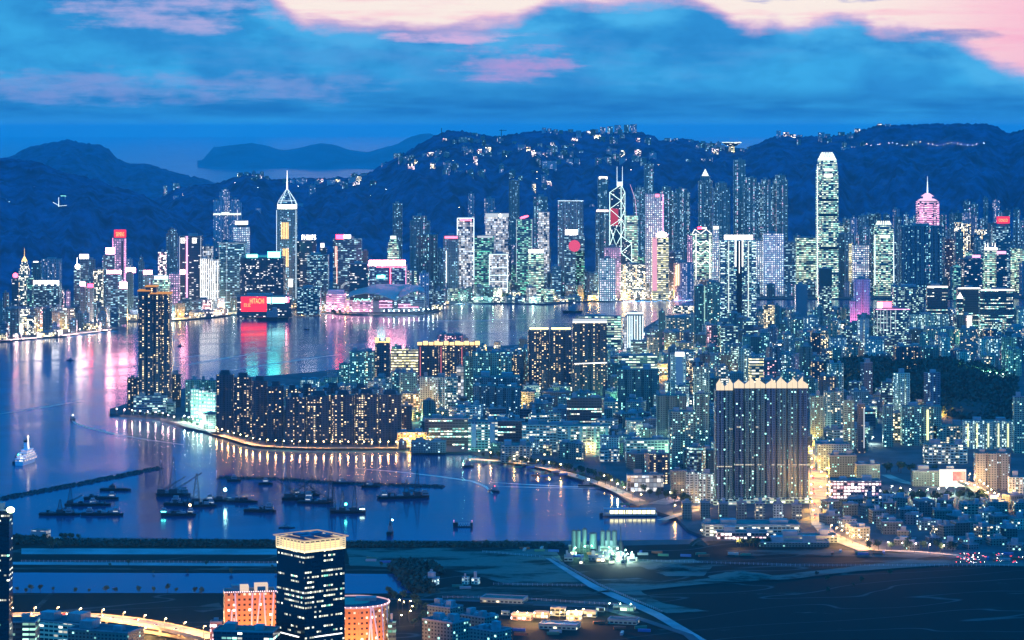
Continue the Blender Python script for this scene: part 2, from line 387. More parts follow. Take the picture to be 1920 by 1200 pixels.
DARK = mat('dark_steel', (.03,.035,.045), .6, .3)
STEEL = mat('pale_steel', (.35,.37,.40), .5, .4)
# ------------------------------------------------------------------ plans
def p_box(w, d, **k): return [(-w/2,-d/2),(w/2,-d/2),(w/2,d/2),(-w/2,d/2)]
def p_cham(w, d, c=.22, **k):
    c = min(w, d)*c
    return [(-w/2+c,-d/2),(w/2-c,-d/2),(w/2,-d/2+c),(w/2,d/2-c),(w/2-c,d/2),(-w/2+c,d/2),(-w/2,d/2-c),(-w/2,-d/2+c)]
def p_cross(w, d, **k):
    a, b = w*.19, d*.19; W_, D_ = w/2, d/2
    return [(-a*1.5,-D_),(-a*.4,-D_),(-a*.4,-D_*.85),(a*.4,-D_*.85),(a*.4,-D_),(a*1.5,-D_),(a*1.5,-b*1.5),(W_,-b*1.5),(W_,-b*.4),(W_*.85,-b*.4),(W_*.85,b*.4),(W_,b*.4),(W_,b*1.5),
            (a*1.5,b*1.5),(a*1.5,D_),(-a*1.5,D_),(-a*1.5,b*1.5),(-W_,b*1.5),(-W_,b*.4),(-W_*.85,b*.4),(-W_*.85,-b*.4),(-W_,-b*.4),(-W_,-b*1.5),(-a*1.5,-b*1.5)]
def p_rib(w, d, n=None, dep=None, **k):
    n = n or max(2, int(w/13)); dep = dep or min(3.5, d*.18); P = []; s = w/n
    for i in range(n):
        x = -w/2+i*s; g = s*.16
        P += [(x, -d/2+dep), (x+g, -d/2+dep), (x+g, -d/2), (x+s-g, -d/2), (x+s-g, -d/2+dep)]
    P += [(w/2, -d/2+dep), (w/2, d/2), (-w/2, d/2)]
    Q = [P[0]]
    for q in P[1:]:
        if abs(q[0]-Q[-1][0])+abs(q[1]-Q[-1][1]) > .01: Q.append(q)
    return Q
def p_round(w, d, n=14, **k): return [(w/2*math.cos(6.28318*(i+.5)/n-1.57), d/2*math.sin(6.28318*(i+.5)/n-1.57)) for i in range(n)]
PLANS = dict(box=p_box, cham=p_cham, cross=p_cross, rib=p_rib, round=p_round)
def sc(P, k): return [(x*k, y*k) for x, y in P]
FOOT = []          # footprints already taken: (x0,y0,x1,y1)
LM = []            # landmarks used to describe their neighbours: (px, py, phrase)
FILL = []          # fillers waiting for their label
def free(x0, y0, x1, y1, g=4.):
    return all(x1+g < a or x0-g > c or y1+g < b or y0-g > d for a, b, c, d in FOOT)
TXT = {}
PROT = []         # what must stay in view: (px0, px1, D, lowest visible row)
def text(name, s, h, m, parent, loc, rot=(math.pi/2, 0, 0), w=None, ext=.3):
    cu = bpy.data.curves.new(name, 'FONT'); cu.body = s; cu.size = 1; cu.extrude = 0; cu.align_x = 'CENTER'
    to = bpy.data.objects.new('tmp', cu); COL.objects.link(to); bpy.context.view_layer.update()
    me = bpy.data.meshes.new_from_object(to.evaluated_get(bpy.context.evaluated_depsgraph_get()))
    bpy.data.objects.remove(to); bpy.data.curves.remove(cu)
    xs = [v.co.x for v in me.vertices] or [0, 1]; ys = [v.co.y for v in me.vertices] or [0, 1]
    W0, H0 = max(xs)-min(xs) or 1, max(ys)-min(ys) or 1; cx, y0 = (max(xs)+min(xs))/2, min(ys)
    kx = (w/W0) if w else h/H0
    for v in me.vertices: v.co.x = (v.co.x-cx)*kx; v.co.y = (v.co.y-y0)*h/H0
    me.materials.clear(); me.materials.append(m); me.name = name
    o = bpy.data.objects.new(name, me); COL.objects.link(o); o.parent = parent; o.location = loc; o.rotation_euler = rot
    return o
def tower(px0, px1, yt, D=None, yb=None, m='rb', plan='box', rot=0., ratio=.75, col=1., label=None, cat='building', name='tower', roof=True, seg=None, lm=None, base=None, depth=None, rf=None, group=None, plant=True):
    """a building given by what the survey shows of it: left/right/top edge and its distance"""
    if D is None: D = dist(yb, 3.)
    a = R(rot); W_ = (px1-px0)*D/F
    if depth: w = (W_-depth*abs(math.sin(a)))/math.cos(a); d = depth
    else: w = W_/(math.cos(a)+ratio*abs(math.sin(a))); d = w*ratio
    back = (w*abs(math.sin(a))+d*math.cos(a))/2
    cx, cy = X((px0+px1)/2, D), D+back
    z0 = (ground_z((px0+px1)/2, cy) if base is None else base); z1 = Z(yt, D)
    if base is None and z0 > 4: z0 -= 12
    H_ = max(4, z1-z0)
    r = thing(name, label, cat, (cx, cy, z0), a, group)
    P = PLANS[plan](w, d); b = MB(); mt = MATS[m]
    rng = random.Random(int(px0*7+yt*13)); u0 = rng.random()*300
    col = (col,)*3 if isinstance(col, (int, float)) else col
    segs = seg or [(1., 1.)]          # (fraction of height, scale of plan)
    zz = 0.
    for i, (fz, k) in enumerate(segs):
        b.prism(sc(P, k), zz, H_*fz, True, 0, 1, u0=u0); zz = H_*fz
    k = segs[-1][1]
    b.build('facade', [mt, rf or ROOF], r, color=tuple(col)+(1,))
    if roof:
        q = MB(); kw, kd = w*k, d*k
        if plan == 'box' and w > 8:
            t_ = .6; 
            q.box(-kw/2-.15, -kd/2-.15, H_, kw/2+.15, -kd/2+t_, H_+1.3); q.box(-kw/2-.15, kd/2-t_, H_, kw/2+.15, kd/2+.15, H_+1.3)
            q.box(-kw/2-.15, -kd/2+t_, H_, -kw/2+t_, kd/2-t_, H_+1.3); q.box(kw/2-t_, -kd/2+t_, H_, kw/2+.15, kd/2-t_, H_+1.3)
            q.build('parapet', CONC, r)
        if plant:
            n = 1 if kw < 26 or D > 5600 else 2
            for i in range(n):
                q = MB()
                bw = kw/n*rng.uniform(.25, .5); bd = kd*rng.uniform(.25, .5); bx = -kw/2+kw*(i+.5)/n+rng.uniform(-.1, .1)*kw/n; by = rng.uniform(-.12, .12)*kd
                q.box(bx-bw/2, by-bd/2, H_, bx+bw/2, by+bd/2, H_+rng.uniform(3, 7.5))
                q.build('plant_room', ROOFL if rng.random() < .5 else CONC, r)
    FOOT.append((cx-W_/2, D, cx+W_/2, D+2*back))
    if label and base is None:
        yb_ = YH+F*(CH-z0)/D; PROT.append((px0, px1, D, yb_-(22 if D < 9000 else 8) if D > 6900 else yt+.62*(yb_-yt)))
    if lm: LM.append(((px0+px1)/2, (yt+min(YH+F*(CH-z0)/D, 1200))/2, lm))
    r['_w'] = w; r['_d'] = d; r['_h'] = H_
    T = dict(r=r, w=w, d=d, h=H_, D=D, z0=z0, cx=cx, cy=cy, px=(px0+px1)/2, P=P)
    return T
def lx(T, px): return X(px, T['D'])-T['cx']           # survey column -> local x on the front face (unrotated buildings)
def lz(T, py): return Z(py, T['D'])-T['z0']
def panel(T, px0, px1, y0, y1, m, name='sign', proud=.6, thick=1.2, rim=None):
    b = MB(); f = -T['d']/2-proud
    b.box(lx(T, px0), f-thick, lz(T, y1), lx(T, px1), f, lz(T, y0), bottom=True)
    return b.build(name, m, T['r'])
def roofsign(T, px0, px1, y0, y1, m, name='sign'):
    b = MB(); f = -T['d']/2+.5; H_ = T['h']
    b.box(lx(T, px0), f, lz(T, y1), lx(T, px1), f+1.5, lz(T, y0), bottom=True)
    s_ = b.build(name, m, T['r'])
    zb = lz(T, y1)
    if zb > H_+.5:
        q = MB(); n = 4
        for i in range(n):
            x = lerp(lx(T, px0)+.5, lx(T, px1)-.5, i/(n-1)); q.box(x-.25, f+.2, H_, x+.25, f+.8, zb)
        q.build('sign_frame', DARK, T['r'])
    return s_
def strip(T, lines, m, r=.7, name='light_strip', f=None):
    f = -T['d']/2-r-.1 if f is None else f
    for (xa, ya, xb, yb) in lines:
        b = MB(); b.tube((lx(T, xa), f, lz(T, ya)), (lx(T, xb), f, lz(T, yb)), r, n=4); o = b.build(name, m, T['r'])
    return o
# lamps, lit panels and the glow put on floodlit crowns
E_W = emit('lit_white', (1, .97, .92), 11); E_W2 = emit('lit_white_soft', (1, .97, .9), 2.6); E_R = emit('lit_red', (1, .02, .05), 22); E_RP = emit('lit_rose', (1, .12, .2), 5)
E_C = emit('lit_cyan', (.10, 1, .85), 12); E_Y = emit('lit_yellow', (1, .85, .30), 9); E_G = emit('lit_gold', (1, .62, .22), 2.6); E_PK = emit('lit_pink', (1, .35, .62), 2.6)
E_B = emit('lit_ice', (.72, .92, 1), 2.2); E_GR = emit('lit_green', (.30, 1, .75), 4); E_PW = emit('lit_pinkwhite', (1, .34, .42), 26)
E_BIG = emit('beacon_white', (1, .5, .55), 60); E_LAMP = emit('lamp_warm', (1, .66, .30), 34); E_LAMPW = emit('lamp_white', (.95, 1, .92), 30); E_LAMPG = emit('lamp_green', (.55, 1, .75), 30)
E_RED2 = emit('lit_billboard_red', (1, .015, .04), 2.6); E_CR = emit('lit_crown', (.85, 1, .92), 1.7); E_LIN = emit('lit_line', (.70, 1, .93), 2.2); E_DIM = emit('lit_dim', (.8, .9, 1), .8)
# ================================================================== island waterfront: landmark towers
# --- left quarter
E_TX = emit('letter_yellow', (1, .78, .22), 1.5)
T = tower(35,54,490,D=7150,m='lw',plan='cham',label='warm lit tower with a pointed pyramid roof and thin spire, far left',lm='the pointed spire tower',seg=[(.86,1.),(.93,.8),(1.,.55)],roof=False)
b = MB(); h = T['h']; b.prism(sc(T['P'],.55),h,h+14,top=sc(T['P'],.02)); b.tube((0,0,h+12),(0,0,h+34),.6,.2); b.build('spire', E_G, T['r'])
T = tower(59,76,493,D=7500,m='rd',label='dark tower with a small lit crown sign, far left',lm='the small crown sign tower'); roofsign(T,62,72,490,494,E_W2)
T = tower(76,112,486,D=7700,m='rp',plan='rib',label='wide pinkish residential slab behind the far left waterfront',lm='the pinkish slab')
T = tower(62,110,532,D=7000,m='ob',plan='rib',label='wide teal office block under a long white rooftop light, far left',lm='the long white rooftop light'); roofsign(T,63,110,526,535,E_W)
T = tower(22,34,522,D=6950,m='od',label='slim dark tower with a round red rooftop light at far left',lm='the round red rooftop light'); b = MB(); b.ball((0,0,T['h']+7),7); b.build('rooftop_light',E_RP,T['r'])
T = tower(50,62,520,D=6930,m='og',plan='cham',label='narrow green lit tower right of the pointed spire tower, far left')
T = tower(149,165,486,D=7300,m='ob',label='blue tower carrying a bright white rectangular rooftop sign, left waterfront',lm='the white rectangular sign tower'); roofsign(T,149,166,477,485,E_W)
T = tower(164,178,486,D=7500,m='rb',plan='cross',label='blue residential tower right behind the white rectangular sign tower')
T = tower(138,150,502,D=7020,m='ob',plan='cham',label='slender teal tower topped by a glowing white ball and mast',lm='the glowing ball tower'); b = MB(); b.ball((2,-T['d']/2,T['h']+3),6.5,8,6); b.tube((0,0,T['h']),(0,0,T['h']+26),.5,.2); b.build('rooftop_light',E_W,T['r'])
T = tower(124,131,546,D=6950,m='pd',label='narrow pale pink slab standing by the left waterfront road')
T = tower(150,160,537,D=6900,m='rb',label='low slim tower with a small white box sign, left waterfront'); roofsign(T,150,160,529,538,E_PW)
T = tower(163,175,540,D=6880,m='rb',label='low slim tower with a small red rooftop sign, left waterfront'); roofsign(T,164,174,532,539,E_R)
T = tower(175,192,505,D=7150,m='lw',label='warm cream lit tower between the red sign and the twin sign towers',col=(1.2,1.,.8))
T = tower(192,202,480,D=7350,m='rb',label='slim pinkish shoulder tower left of the bright box sign')
T = tower(197,214,478,D=7120,m='ob',plan='cham',label='dark tower crowned by a big glowing white box sign',lm='the glowing box sign'); roofsign(T,198,215,465,476,E_PW)
T = tower(211,235,447,D=7400,m='pd',label='tall pale lilac slab tower with a red SIEMENS sign on top',lm='the tall red sign tower')
s_ = roofsign(T,214,236,431,445,E_RED2); b=text('lettering','SIEMENS',T['d']*0+11,E_TX,s_,(lx(T,225),-T['d']/2+.1,lz(T,443)),w=22)
panel(T,228,230.5,452,520,mat('dark_glass',(.01,.012,.02),.1,.5),'recess',.1,.6); strip(T,[(211.5,446,211.5,560),(234.7,447,234.7,560)],E_PK,.8)
T = tower(200,226,514,D=6980,m='ob',label='broad blue office block under a wide pinkish white roof sign',lm='the wide pinkish roof sign'); roofsign(T,200,227,507,514,E_PW)
T = tower(224,238,542,D=6800,m='ob',label='low office tower with a glowing pinkish cube sign by the left shore',lm='the glowing cube sign'); roofsign(T,224,238,529,542,E_PW)
T = tower(237,249,510,D=7050,m='rd',label='dark tower under a small bright white sign left of the black tower'); roofsign(T,236,254,502,511,E_PW)
T = tower(238,248,486,D=7700,m='rp',label='short pinkish tower behind the left waterfront, near the hill foot')
T = tower(259,270,482,D=7700,m='rb',plan='cham',label='pale stepped tower with a small pyramid top behind the left shore',seg=[(.9,1.),(1.,.6)])
T = tower(268,286,515,D=7120,m='rb',label='pinkish tower under a bright white sign, above the black tower top',lm='the bright white sign'); roofsign(T,269,285,507,516,E_PW)
T = tower(287,317,524,D=7080,m='oc',plan='rib',label='green lit office block with a white roof band, behind the black tower'); roofsign(T,289,315,517,524,E_B)
T = tower(296,311,473,D=7500,m='lp',label='slim tower dotted with reddish lights beside the tall blue tower')
T = tower(311,332,428,D=7900,m='rb',plan='cross',seg=[(.92,1.),(.97,.75),(1.,.4)],label='tall blue grey residential tower left of the twin logo slabs',lm='the tall blue grey tower')
T = tower(317,336,514,D=7150,m='pd',label='pale pink gridded block at the left foot of the twin logo slabs')
T = tower(336,377,443,D=7300,m='od',label='twin black office slabs with square white logo signs and a bright seam',lm='the twin logo slabs')
DIA = mat('logo_dark',(.02,.01,.02),.5)
for x in (339,360.5):
    s_ = panel(T,x,x+8,446,456,E_W2); b = MB(); f=-T['d']/2-2.2; c=lx(T,x+4); z=lz(T,451)
    b.prism([(c-1,f),(c+1,f),(c+1,f+.4),(c-1,f+.4)],z-1,z+1); b.v=[]; b.f=[]; b.uv=[]; b.mi=[]
    b.face([(c-4,f,z+4),(c-1,f,z+4),(c+4,f,z-4),(c+1,f,z-4)][::-1]); b.build('logo',DIA,s_)
strip(T,[(350.5,443,350.5,573)],E_PK,2.2); strip(T,[(336.5,443,336.5,573),(376.5,443,376.5,490)],E_DIM,.7); panel(T,338,347,506,514,E_PW)
T = tower(377,398,462,D=7500,m='gd',label='white gridded tower right behind the twin logo slabs',lm='the white gridded tower')
T = tower(375,393,484,D=7280,m='gd',plan='rib',label='lower tower with tall white vertical fins beside the twin slabs'); strip(T,[(x,486,x,562) for x in (376,379.5,383,387,391)],E_W2,.9)
T = tower(393,410,487,D=7320,m='gd',plan='rib',label='second finned white tower, left of the teal glass office'); strip(T,[(x,489,x,562) for x in (395,399,403,408)],E_W2,.8)
T = tower(410,459,455,D=7350,m='ob',col=(.9,1.4,1.3),label='broad teal glass office block in front of the round pink tower',lm='the broad teal office')
strip(T,[(411,456,458,456),(411,456,411,565),(425,457,425,565)],E_DIM,.4); 
T = tower(436,467,426,D=8100,m='wd',plan='round',ratio=1.,roof=False,label='round pinkish white tower topped by a glowing ring restaurant',lm='the round pink tower',name='round_tower')
b = MB(); h=T['h']; w=T['w']; b.prism(p_round(w*.6,w*.6),h,h+7); b.build('neck',DARK,T['r']); b=MB()
for q in (7,11,15): b.prism(p_round(w*.78,w*.78,20),h+q,h+q+2.4)
b.build('lit_ring',E_PW if 0 else E_W2,T['r']); b=MB(); b.prism(p_round(w*.7,w*.7),h+7,h+20); b.build('crown',CONC,T['r'])
T = tower(450,531,483,D=7180,m='od',plan='rib',label='wide dark office block with two cyan roof signs above the shore',lm='the wide dark office'); roofsign(T,462,483,477,483,E_C); roofsign(T,502,525,472,483,E_C)
T = tower(444,546,556,D=7060,m='od',plan='box',depth=45,label='long low waterfront mall with a red HITACHI billboard and white screen',name='shopping_mall',lm='the red billboard mall')
s_ = panel(T,452,500,556.5,584,E_RED2,'billboard'); f=-T['d']/2-2.1
text('lettering','HITACHI',13,E_TX,s_,(lx(T,482),f,lz(T,569)),w=36); text('lettering','日立',9,E_TX,s_,(lx(T,464),f,lz(T,575)),w=17)
panel(T,501,534,557.5,568.5,emit('screen_ice',(.4,1,.97),4),'screen'); panel(T,536,538,557,567,E_PW,'screen'); panel(T,540,542,557,567,E_RP,'screen')
# --- the pyramid-topped spire skyscraper
T = tower(518,556,392,D=7480,m='rb',plan='cham',ratio=.9,roof=False,col=(.9,1.1,1.1),label='tallest left skyscraper with gold light bars and a lit pyramid spire',name='skyscraper',lm='the gold barred skyscraper')
h=T['h']; P=T['P']; b=MB(); b.prism(sc(P,.93),h,h+12); b.build('lit_band',emit('band_cream',(.95,1,.72),3.2),T['r'])
b=MB(); b.prism(sc(P,.92),h+12,h+22,top=sc(P,.80)); b.prism(sc(P,.80),h+22,h+52,top=sc(P,.10)); b.build('pyramid_roof',MATS['ob'],T['r'])
b=MB(); e=[(x*.93,y*.93) for x,y in P]; g=[(x*.80,y*.80) for x,y in P]; t_=[(x*.1,y*.1) for x,y in P]
for i in range(8):
    b.tube((e[i][0],e[i][1],h+12),(g[i][0],g[i][1],h+22),.5); b.tube((g[i][0],g[i][1],h+22),(t_[i][0],t_[i][1],h+52),.5); b.tube((g[i][0],g[i][1],h+22),(g[(i+1)%8][0],g[(i+1)%8][1],h+22),.5)
b.build('roof_edge_light',E_B,T['r'])
b=MB(); b.tube((0,0,h+52),(0,0,h+72),2.2,1.6,8); b.tube((0,0,h+72),(0,0,h+104),1.3,.5,6); b.build('spire',E_W2,T['r'])
strip(T,[(528+i*3,417,528+i*3,448) for i in range(5)]+[(531+i*3,466,531+i*3,500) for i in range(4)]+[(534,512,534,544)],E_G,1.0); strip(T,[(518.7,394,518.7,560),(555,394,555,560)],E_B,.5)
panel(T,541,549,523,538,E_W2,'lit_panel_or_glow')
T = tower(436,468,330,D=9900,m='rb',label='x',name='block') if 0 else None
T = tower(556,592,452,D=7500,m='od',plan='cham',label='blue office with a white PHILIPS roof sign right of the skyscraper',lm='the white lettered roof sign')
b=MB(); b.box(lx(T,565),-T['d']/2+1,T['h'],lx(T,592),-T['d']/2+2,T['h']+2); s_=b.build('sign_frame',DARK,T['r']); text('lettering','PHILIPS',13,E_B if 0 else E_W,s_,(lx(T,579),-T['d']/2+.8,T['h']+3.5),w=38)
T = tower(575,615,478,D=7300,m='ob',plan='rib',label='flat topped blue office block in front of the lettered roof sign')
T = tower(599,612,465,D=7550,m='od',label='slim dark tower capped by a small white lantern',lm='the small white lantern'); roofsign(T,601,608,456,465,E_W2)
T = tower(556,600,540,D=7150,m='ob',plan='rib',label='low blue banded block on the shore left of the convention centre')
T = tower(624,677,448,D=7500,m='ob',plan='cham',label='broad blue office with a red and white roof sign',lm='the red and white roof sign'); roofsign(T,644,658,440,447,E_W2); roofsign(T,630,644,440,448,E_R)
strip(T,[(629,462,629,500),(631.5,462,631.5,532)],emit('neon_orange',(1,.45,.35),3),.9)
T = tower(677,690,470,D=7600,m='rd',plan='cross',label='narrow dark tower left of the wide white topped office')
T = tower(655,690,495,D=7330,m='od',label='low dark office right of the orange neon strip')
T = tower(726,748,448,D=7700,m='oc',plan='round',seg=[(.85,1.),(.94,.85),(1.,.6)],label='rounded green lit tower with a stepped glowing top',lm='the rounded green tower'); b=MB(); b.prism(sc(T['P'],.5),T['h'],T['h']+8); b.build('lit_crown',E_CR,T['r'])
T = tower(692,762,499,D=7450,m='ob',col=(1.4,1.1,1.6),label='wide office with a long white roof sign and a red T of neon',lm='the white topped neon office'); roofsign(T,692,760,488,498,E_BIG if 0 else E_PW)
strip(T,[(706,500.5,761,500.5),(732,502,732,550)],E_RP,1.3); strip(T,[(761,500,761,545)],E_PK,.7); panel(T,707,722,516,522,E_C,'lit_panel_or_glow')
T = tower(736,754,381,D=8750,m='rb',plan='cross',label='slim tall hillside tower with one lit edge above the green tower',lm='the slim hillside tower')
T = tower(768,806,405,D=8650,m='rb',plan='cross',seg=[(.93,1.),(1.,.7)],label='stepped hillside apartment cluster right of the slim hillside tower')
T = tower(782,820,440,D=8100,m='rd',plan='rib',label='dark apartment block below the stepped hillside cluster')
T = tower(786,804,512,D=7400,m='rp',label='small pale block right of the neon office',col=(1.2,1.2,1.3))
T = tower(777,781,508,D=7450,m='oc',label='very thin tower with a column of green lights')
# --- centre
T = tower(857,889,409,D=7800,m='gd',label='tall white framed slab with a red roof line, centre waterfront',lm='the white framed slab',col=(2.,1.6,1.8)); strip(T,[(857.5,409,857.5,520),(888.5,409,888.5,520),(858,409,888,409)],E_B,1.); panel(T,863,884,411,414,E_RP,'lit_panel_or_glow')
T = tower(831,860,443,D=7750,m='rb',label='lower white edged office with a red roof line, left of the white slab'); panel(T,834,858,443,447,E_RP,'lit_panel_or_glow'); strip(T,[(837,470,837,530)],E_B,1.2)
T = tower(888,926,443,D=7850,m='og',label='green lit office with a pale roof band right of the white slab',lm='the green lit office',col=(.8,1.2,1.2)); panel(T,895,924,442,446,E_DIM,'lit_panel_or_glow')
T = tower(910,954,402,D=8100,m='gd',label='broad pale office with a white top band and bright corner lamp',lm='the broad pale office',col=(2.2,2.2,2.4)); panel(T,910,954,400,407,E_DIM,'lit_panel_or_glow'); b=MB(); b.ball((lx(T,938),-T['d']/2-2,lz(T,404)),4.5); b.build('rooftop_light',E_W,T['r'])
T = tower(917,952,477,D=7780,m='gd',label='bright framed glass tower with glowing floors near the shore',lm='the bright framed tower'); strip(T,[(917.5,477,917.5,552),(951.5,477,951.5,552),(918,477,951,477),(918,502,951,502),(918,516,951,516),(918,528,951,528),(918,541,951,541)],E_B,.9)
T = tower(840,952,529,D=7860,m='lp',plan='box',depth=30,label='long low pink lit mall under the white framed slab',name='shopping_mall')
T = tower(878,889,363,D=9300,m='rp',label='small pale apartment block alone on the hillside, left one of two',lm='the lone hillside blocks')
T = tower(908,928,372,D=9250,m='rp',plan='cross',label='small pale apartment block alone on the hillside, right one of two')
T = tower(954,974,338,D=9000,m='rb',plan='cross',label='tall thin apartment tower on the slope above the red swirl sign',lm='the tall thin slope tower')
T = tower(968,998,412,D=7950,m='og',col=(.9,1.1,1.2),label='green lit office with a red swirl sign on its roof',lm='the red swirl sign'); b=MB()
for i in range(7): b.ball((lx(T,977+i*2),-T['d']/2+2,T['h']+5+i*.9),3.2+1.2*math.sin(i*.5),6,4,sz=.8)
b.build('sign',E_RP,T['r']); strip(T,[(968.5,413,968.5,530),(997.5,413,997.5,530)],E_DIM,.7)
T = tower(1000,1027,369,D=8900,m='rb',plan='cross',label='tall blue apartment tower right of the red swirl sign')
T = tower(990,1020,476,D=7800,m='oc',label='office with a wide white roof sign right of the red swirl sign',lm='the wide white roof sign'); roofsign(T,991,1019,468,474,E_W)
T = tower(1009,1030,398,D=8500,m='gd',plan='box',label='blue framed tower between the swirl sign and the twin residential towers',col=(1.5,1.6,1.8))
for k,(a_,b_) in enumerate(((1046,1070),(1071,1094))):
    T = tower(a_,b_,377,D=8600,m='rb',plan='cross',col=(1.4,1.3,1.4),label=('left' if k==0 else 'right')+' one of the twin residential towers with bright rooflines',lm='the twin residential towers'); strip(T,[(a_,376.5,b_,376.5)],E_B,.8,f=-T['d']/2)
T = tower(1058,1096,443,D=7900,m='ob',label='office with white roof sign and a red globe picture on its wall',lm='the red globe office'); roofsign(T,1060,1083,431,440,E_W); b=MB(); b.prism([(lx(T,1077)+17*math.cos(q*.524),lz(T,461)+17*math.sin(q*.524)) for q in range(12)],0,1)
b.v=[(x,-T['d']/2-.4-z,y) for x,y,z in b.v]; b.f=[f_[::-1] for f_ in b.f]; b.uv=[(0,0)]*len(b.uv); b.build('globe_picture',emit('globe_red',(1,.10,.22),.9),T['r'])
T = tower(1035,1052,500,D=7720,m='ob',col=(1,1.3,1.3),label='plain teal block in the park by the centre shore')
T = tower(1080,1096,470,D=7900,m='og',label='low green lit block right of the red globe office')
T = tower(1121,1140,332,D=8900,m='rb',label='slim tall tower with a glowing notch at its top',lm='the notched slim tower'); panel(T,1124,1137,331,334,E_W2,'lit_panel_or_glow'); panel(T,1123,1126,331,336,E_W2,'lit_panel_or_glow'); panel(T,1136,1139,331,336,E_W2,'lit_panel_or_glow')
T = tower(1117,1142,397,D=8500,m='rb',plan='rib',label='pinkish lit block with a glowing roof terrace left of the glass prism'); b=MB(); b.box(-T['w']*.45,-T['d']/2,T['h'],T['w']*.45,-T['d']/2+6,T['h']+6); b.build('roof_terrace',emit('terrace_rose',(1,.75,.7),3),T['r'])
# --- glass prism tower with lit zigzag bracing
D0=8000.; r=thing('prism_skyscraper','faceted glass prism tower outlined in white zigzag lights with twin masts','building',(X(1164,D0),D0,3)); LM.append((1160,410,'the zigzag prism tower'))
def bp(px,py,dy): return (X(px,D0)-X(1164,D0),dy,Z(py,D0)-3)
Lp,Cp,Rp,Kp=(1143.5,12),(1164,-20),(1184.5,10),(1172.5,30)
def tri(A,B,C_,ta,tb,tc,name,m):
    b=MB(); q=[A,B,C_]; t3=[ta,tb,tc]; lo=[bp(a_[0],560,a_[1]) for a_ in q]; lo=[(x,y,0) for x,y,z in lo]; hi=[bp(a_[0],tt,a_[1]) for a_,tt in zip(q,t3)]; u=0
    for i in range(3):
        j=(i+1)%3; Ln=math.hypot(lo[j][0]-lo[i][0],lo[j][1]-lo[i][1]); b.face([lo[i],lo[j],hi[j],hi[i]],[(u,0),(u+Ln,0),(u+Ln,hi[j][2]),(u,hi[i][2])]); u+=Ln
    b.face(hi,[(0,0)]*3); return b.build(name,m,r,color=(.6,.8,.9,1))
tri(Lp,Cp,Kp,361,346,361,'facade',MATS['od']); tri((1164.3,-19),Rp,(1173.5,30),442,457,457,'facade',MATS['od'])
b=MB(); ln=lambda p1,y1,p2,y2: b.tube(bp(p1[0],y1,p1[1]-1),bp(p2[0],y2,p2[1]-1),.85,n=4)
for a_,c_ in ((361,376),(392,376),(392,410),(425,410)): ln(Lp,a_,Cp,c_)
for a_,c_ in ((361,376),(392,376),(392,410),(425,410),(425,442),(458,442)): ln(Kp,a_,Cp,c_)
ln(Lp,361,Lp,460); ln(Cp,346,Cp,473); ln(Kp,361,Kp,458); ln(Lp,361,Cp,346); ln(Kp,361,Cp,346)
M_=(1155,-4); ln(Lp,425,M_,460); ln(Lp,460,M_,428); ln(M_,428,M_,460); ln(M_,428,Cp,410); ln(M_,460,Cp,442); ln(M_,428,Cp,442)
ln(Cp,442,Rp,457); ln(Rp,457,Cp,473); ln(Cp,473,Rp,490); ln(Rp,457,Rp,492); ln(Cp,500,Rp,512); ln(Cp,512,Rp,500)
b.build('zigzag_light',E_LIN,r)
b=MB(); 
for x in (1157,1167): b.tube(bp(x,348,0),bp(x,312,0),.8,.35)
b.box(bp(1157,348,0)[0],-6,bp(0,350,0)[2],bp(1167,348,0)[0],6,bp(0,341,0)[2]); b.build('mast',E_B,r)
b=MB(); b.face([bp(1145,390,9),bp(1159,392,-13.3),bp(1159,422,-13.3),bp(1145,424,9)][::-1]); b.build('lit_panel_or_glow',emit('reflected_red',(1,.08,.16),.55),r)  # a red sign's reflection, put in as a glowing panel
FOOT.append((X(1143,D0),D0-20,X(1185,D0),D0+32))
T = tower(1172,1196,405,D=8200,m='oc',col=(1.4,1,1.2),label='banded tower with a leaning lit crane on its roof, beside the zigzag tower',lm='the crane topped tower')
b=MB(); x0,h=lx(T,1194),T['h']; b.tube((x0,0,h),(x0-4,0,h+48),.8,.6); b.tube((x0-4,0,h+48),(lx(T,1182),0,lz(T,346)),.6,.4); b.build('crane',emit('crane_pink',(1,.6,.8),1.3),T['r'])
T = tower(1134,1164,464,D=7820,m='pd',label='pale pink gridded office in front of the zigzag tower',lm='the pink gridded office')
T = tower(1123,1154,485,D=7720,m='wd',col=(.6,.9,.8),label='yellow green floodlit low office at the foot of the zigzag tower')
T = tower(1164,1211,496,D=7800,m='lw',label='low office cluster speckled with warm lights right of the zigzag tower',col=(.8,.9,1.))
T = tower(1208,1226,307,D=8900,m='rb',plan='box',label='very tall plain tower rising behind the dotted white skyscraper',lm='the tall plain tower')
T = tower(1211,1244,364,D=8050,m='wd',col=(.9,.8,.9),label='tall square skyscraper covered in a grid of white dots',name='skyscraper',lm='the white dotted skyscraper'); strip(T,[(1243,364,1243,440)],E_PK,1.)
panel(T,1229,1236,364,369,E_RP)
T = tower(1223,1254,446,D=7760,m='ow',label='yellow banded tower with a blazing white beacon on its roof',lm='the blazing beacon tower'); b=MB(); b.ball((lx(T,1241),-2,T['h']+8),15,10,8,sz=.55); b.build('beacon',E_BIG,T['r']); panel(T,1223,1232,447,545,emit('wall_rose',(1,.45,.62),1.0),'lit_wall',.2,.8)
T = tower(1264,1302,493,D=7780,m='rp',plan='round',ratio=.8,label='pair of curved hotel wings with warm uplights near the centre shore',col=(1.4,1.,1.1)); strip(T,[(1268,497,1268,535),(1272,495,1272,535)],emit('uplight_gold',(1,.8,.45),2.),2.2)
T = tower(1296,1335,437,D=8150,m='oc',label='stepped bank tower with white coathanger trusses and green floors',name='skyscraper',lm='the coathanger truss tower')
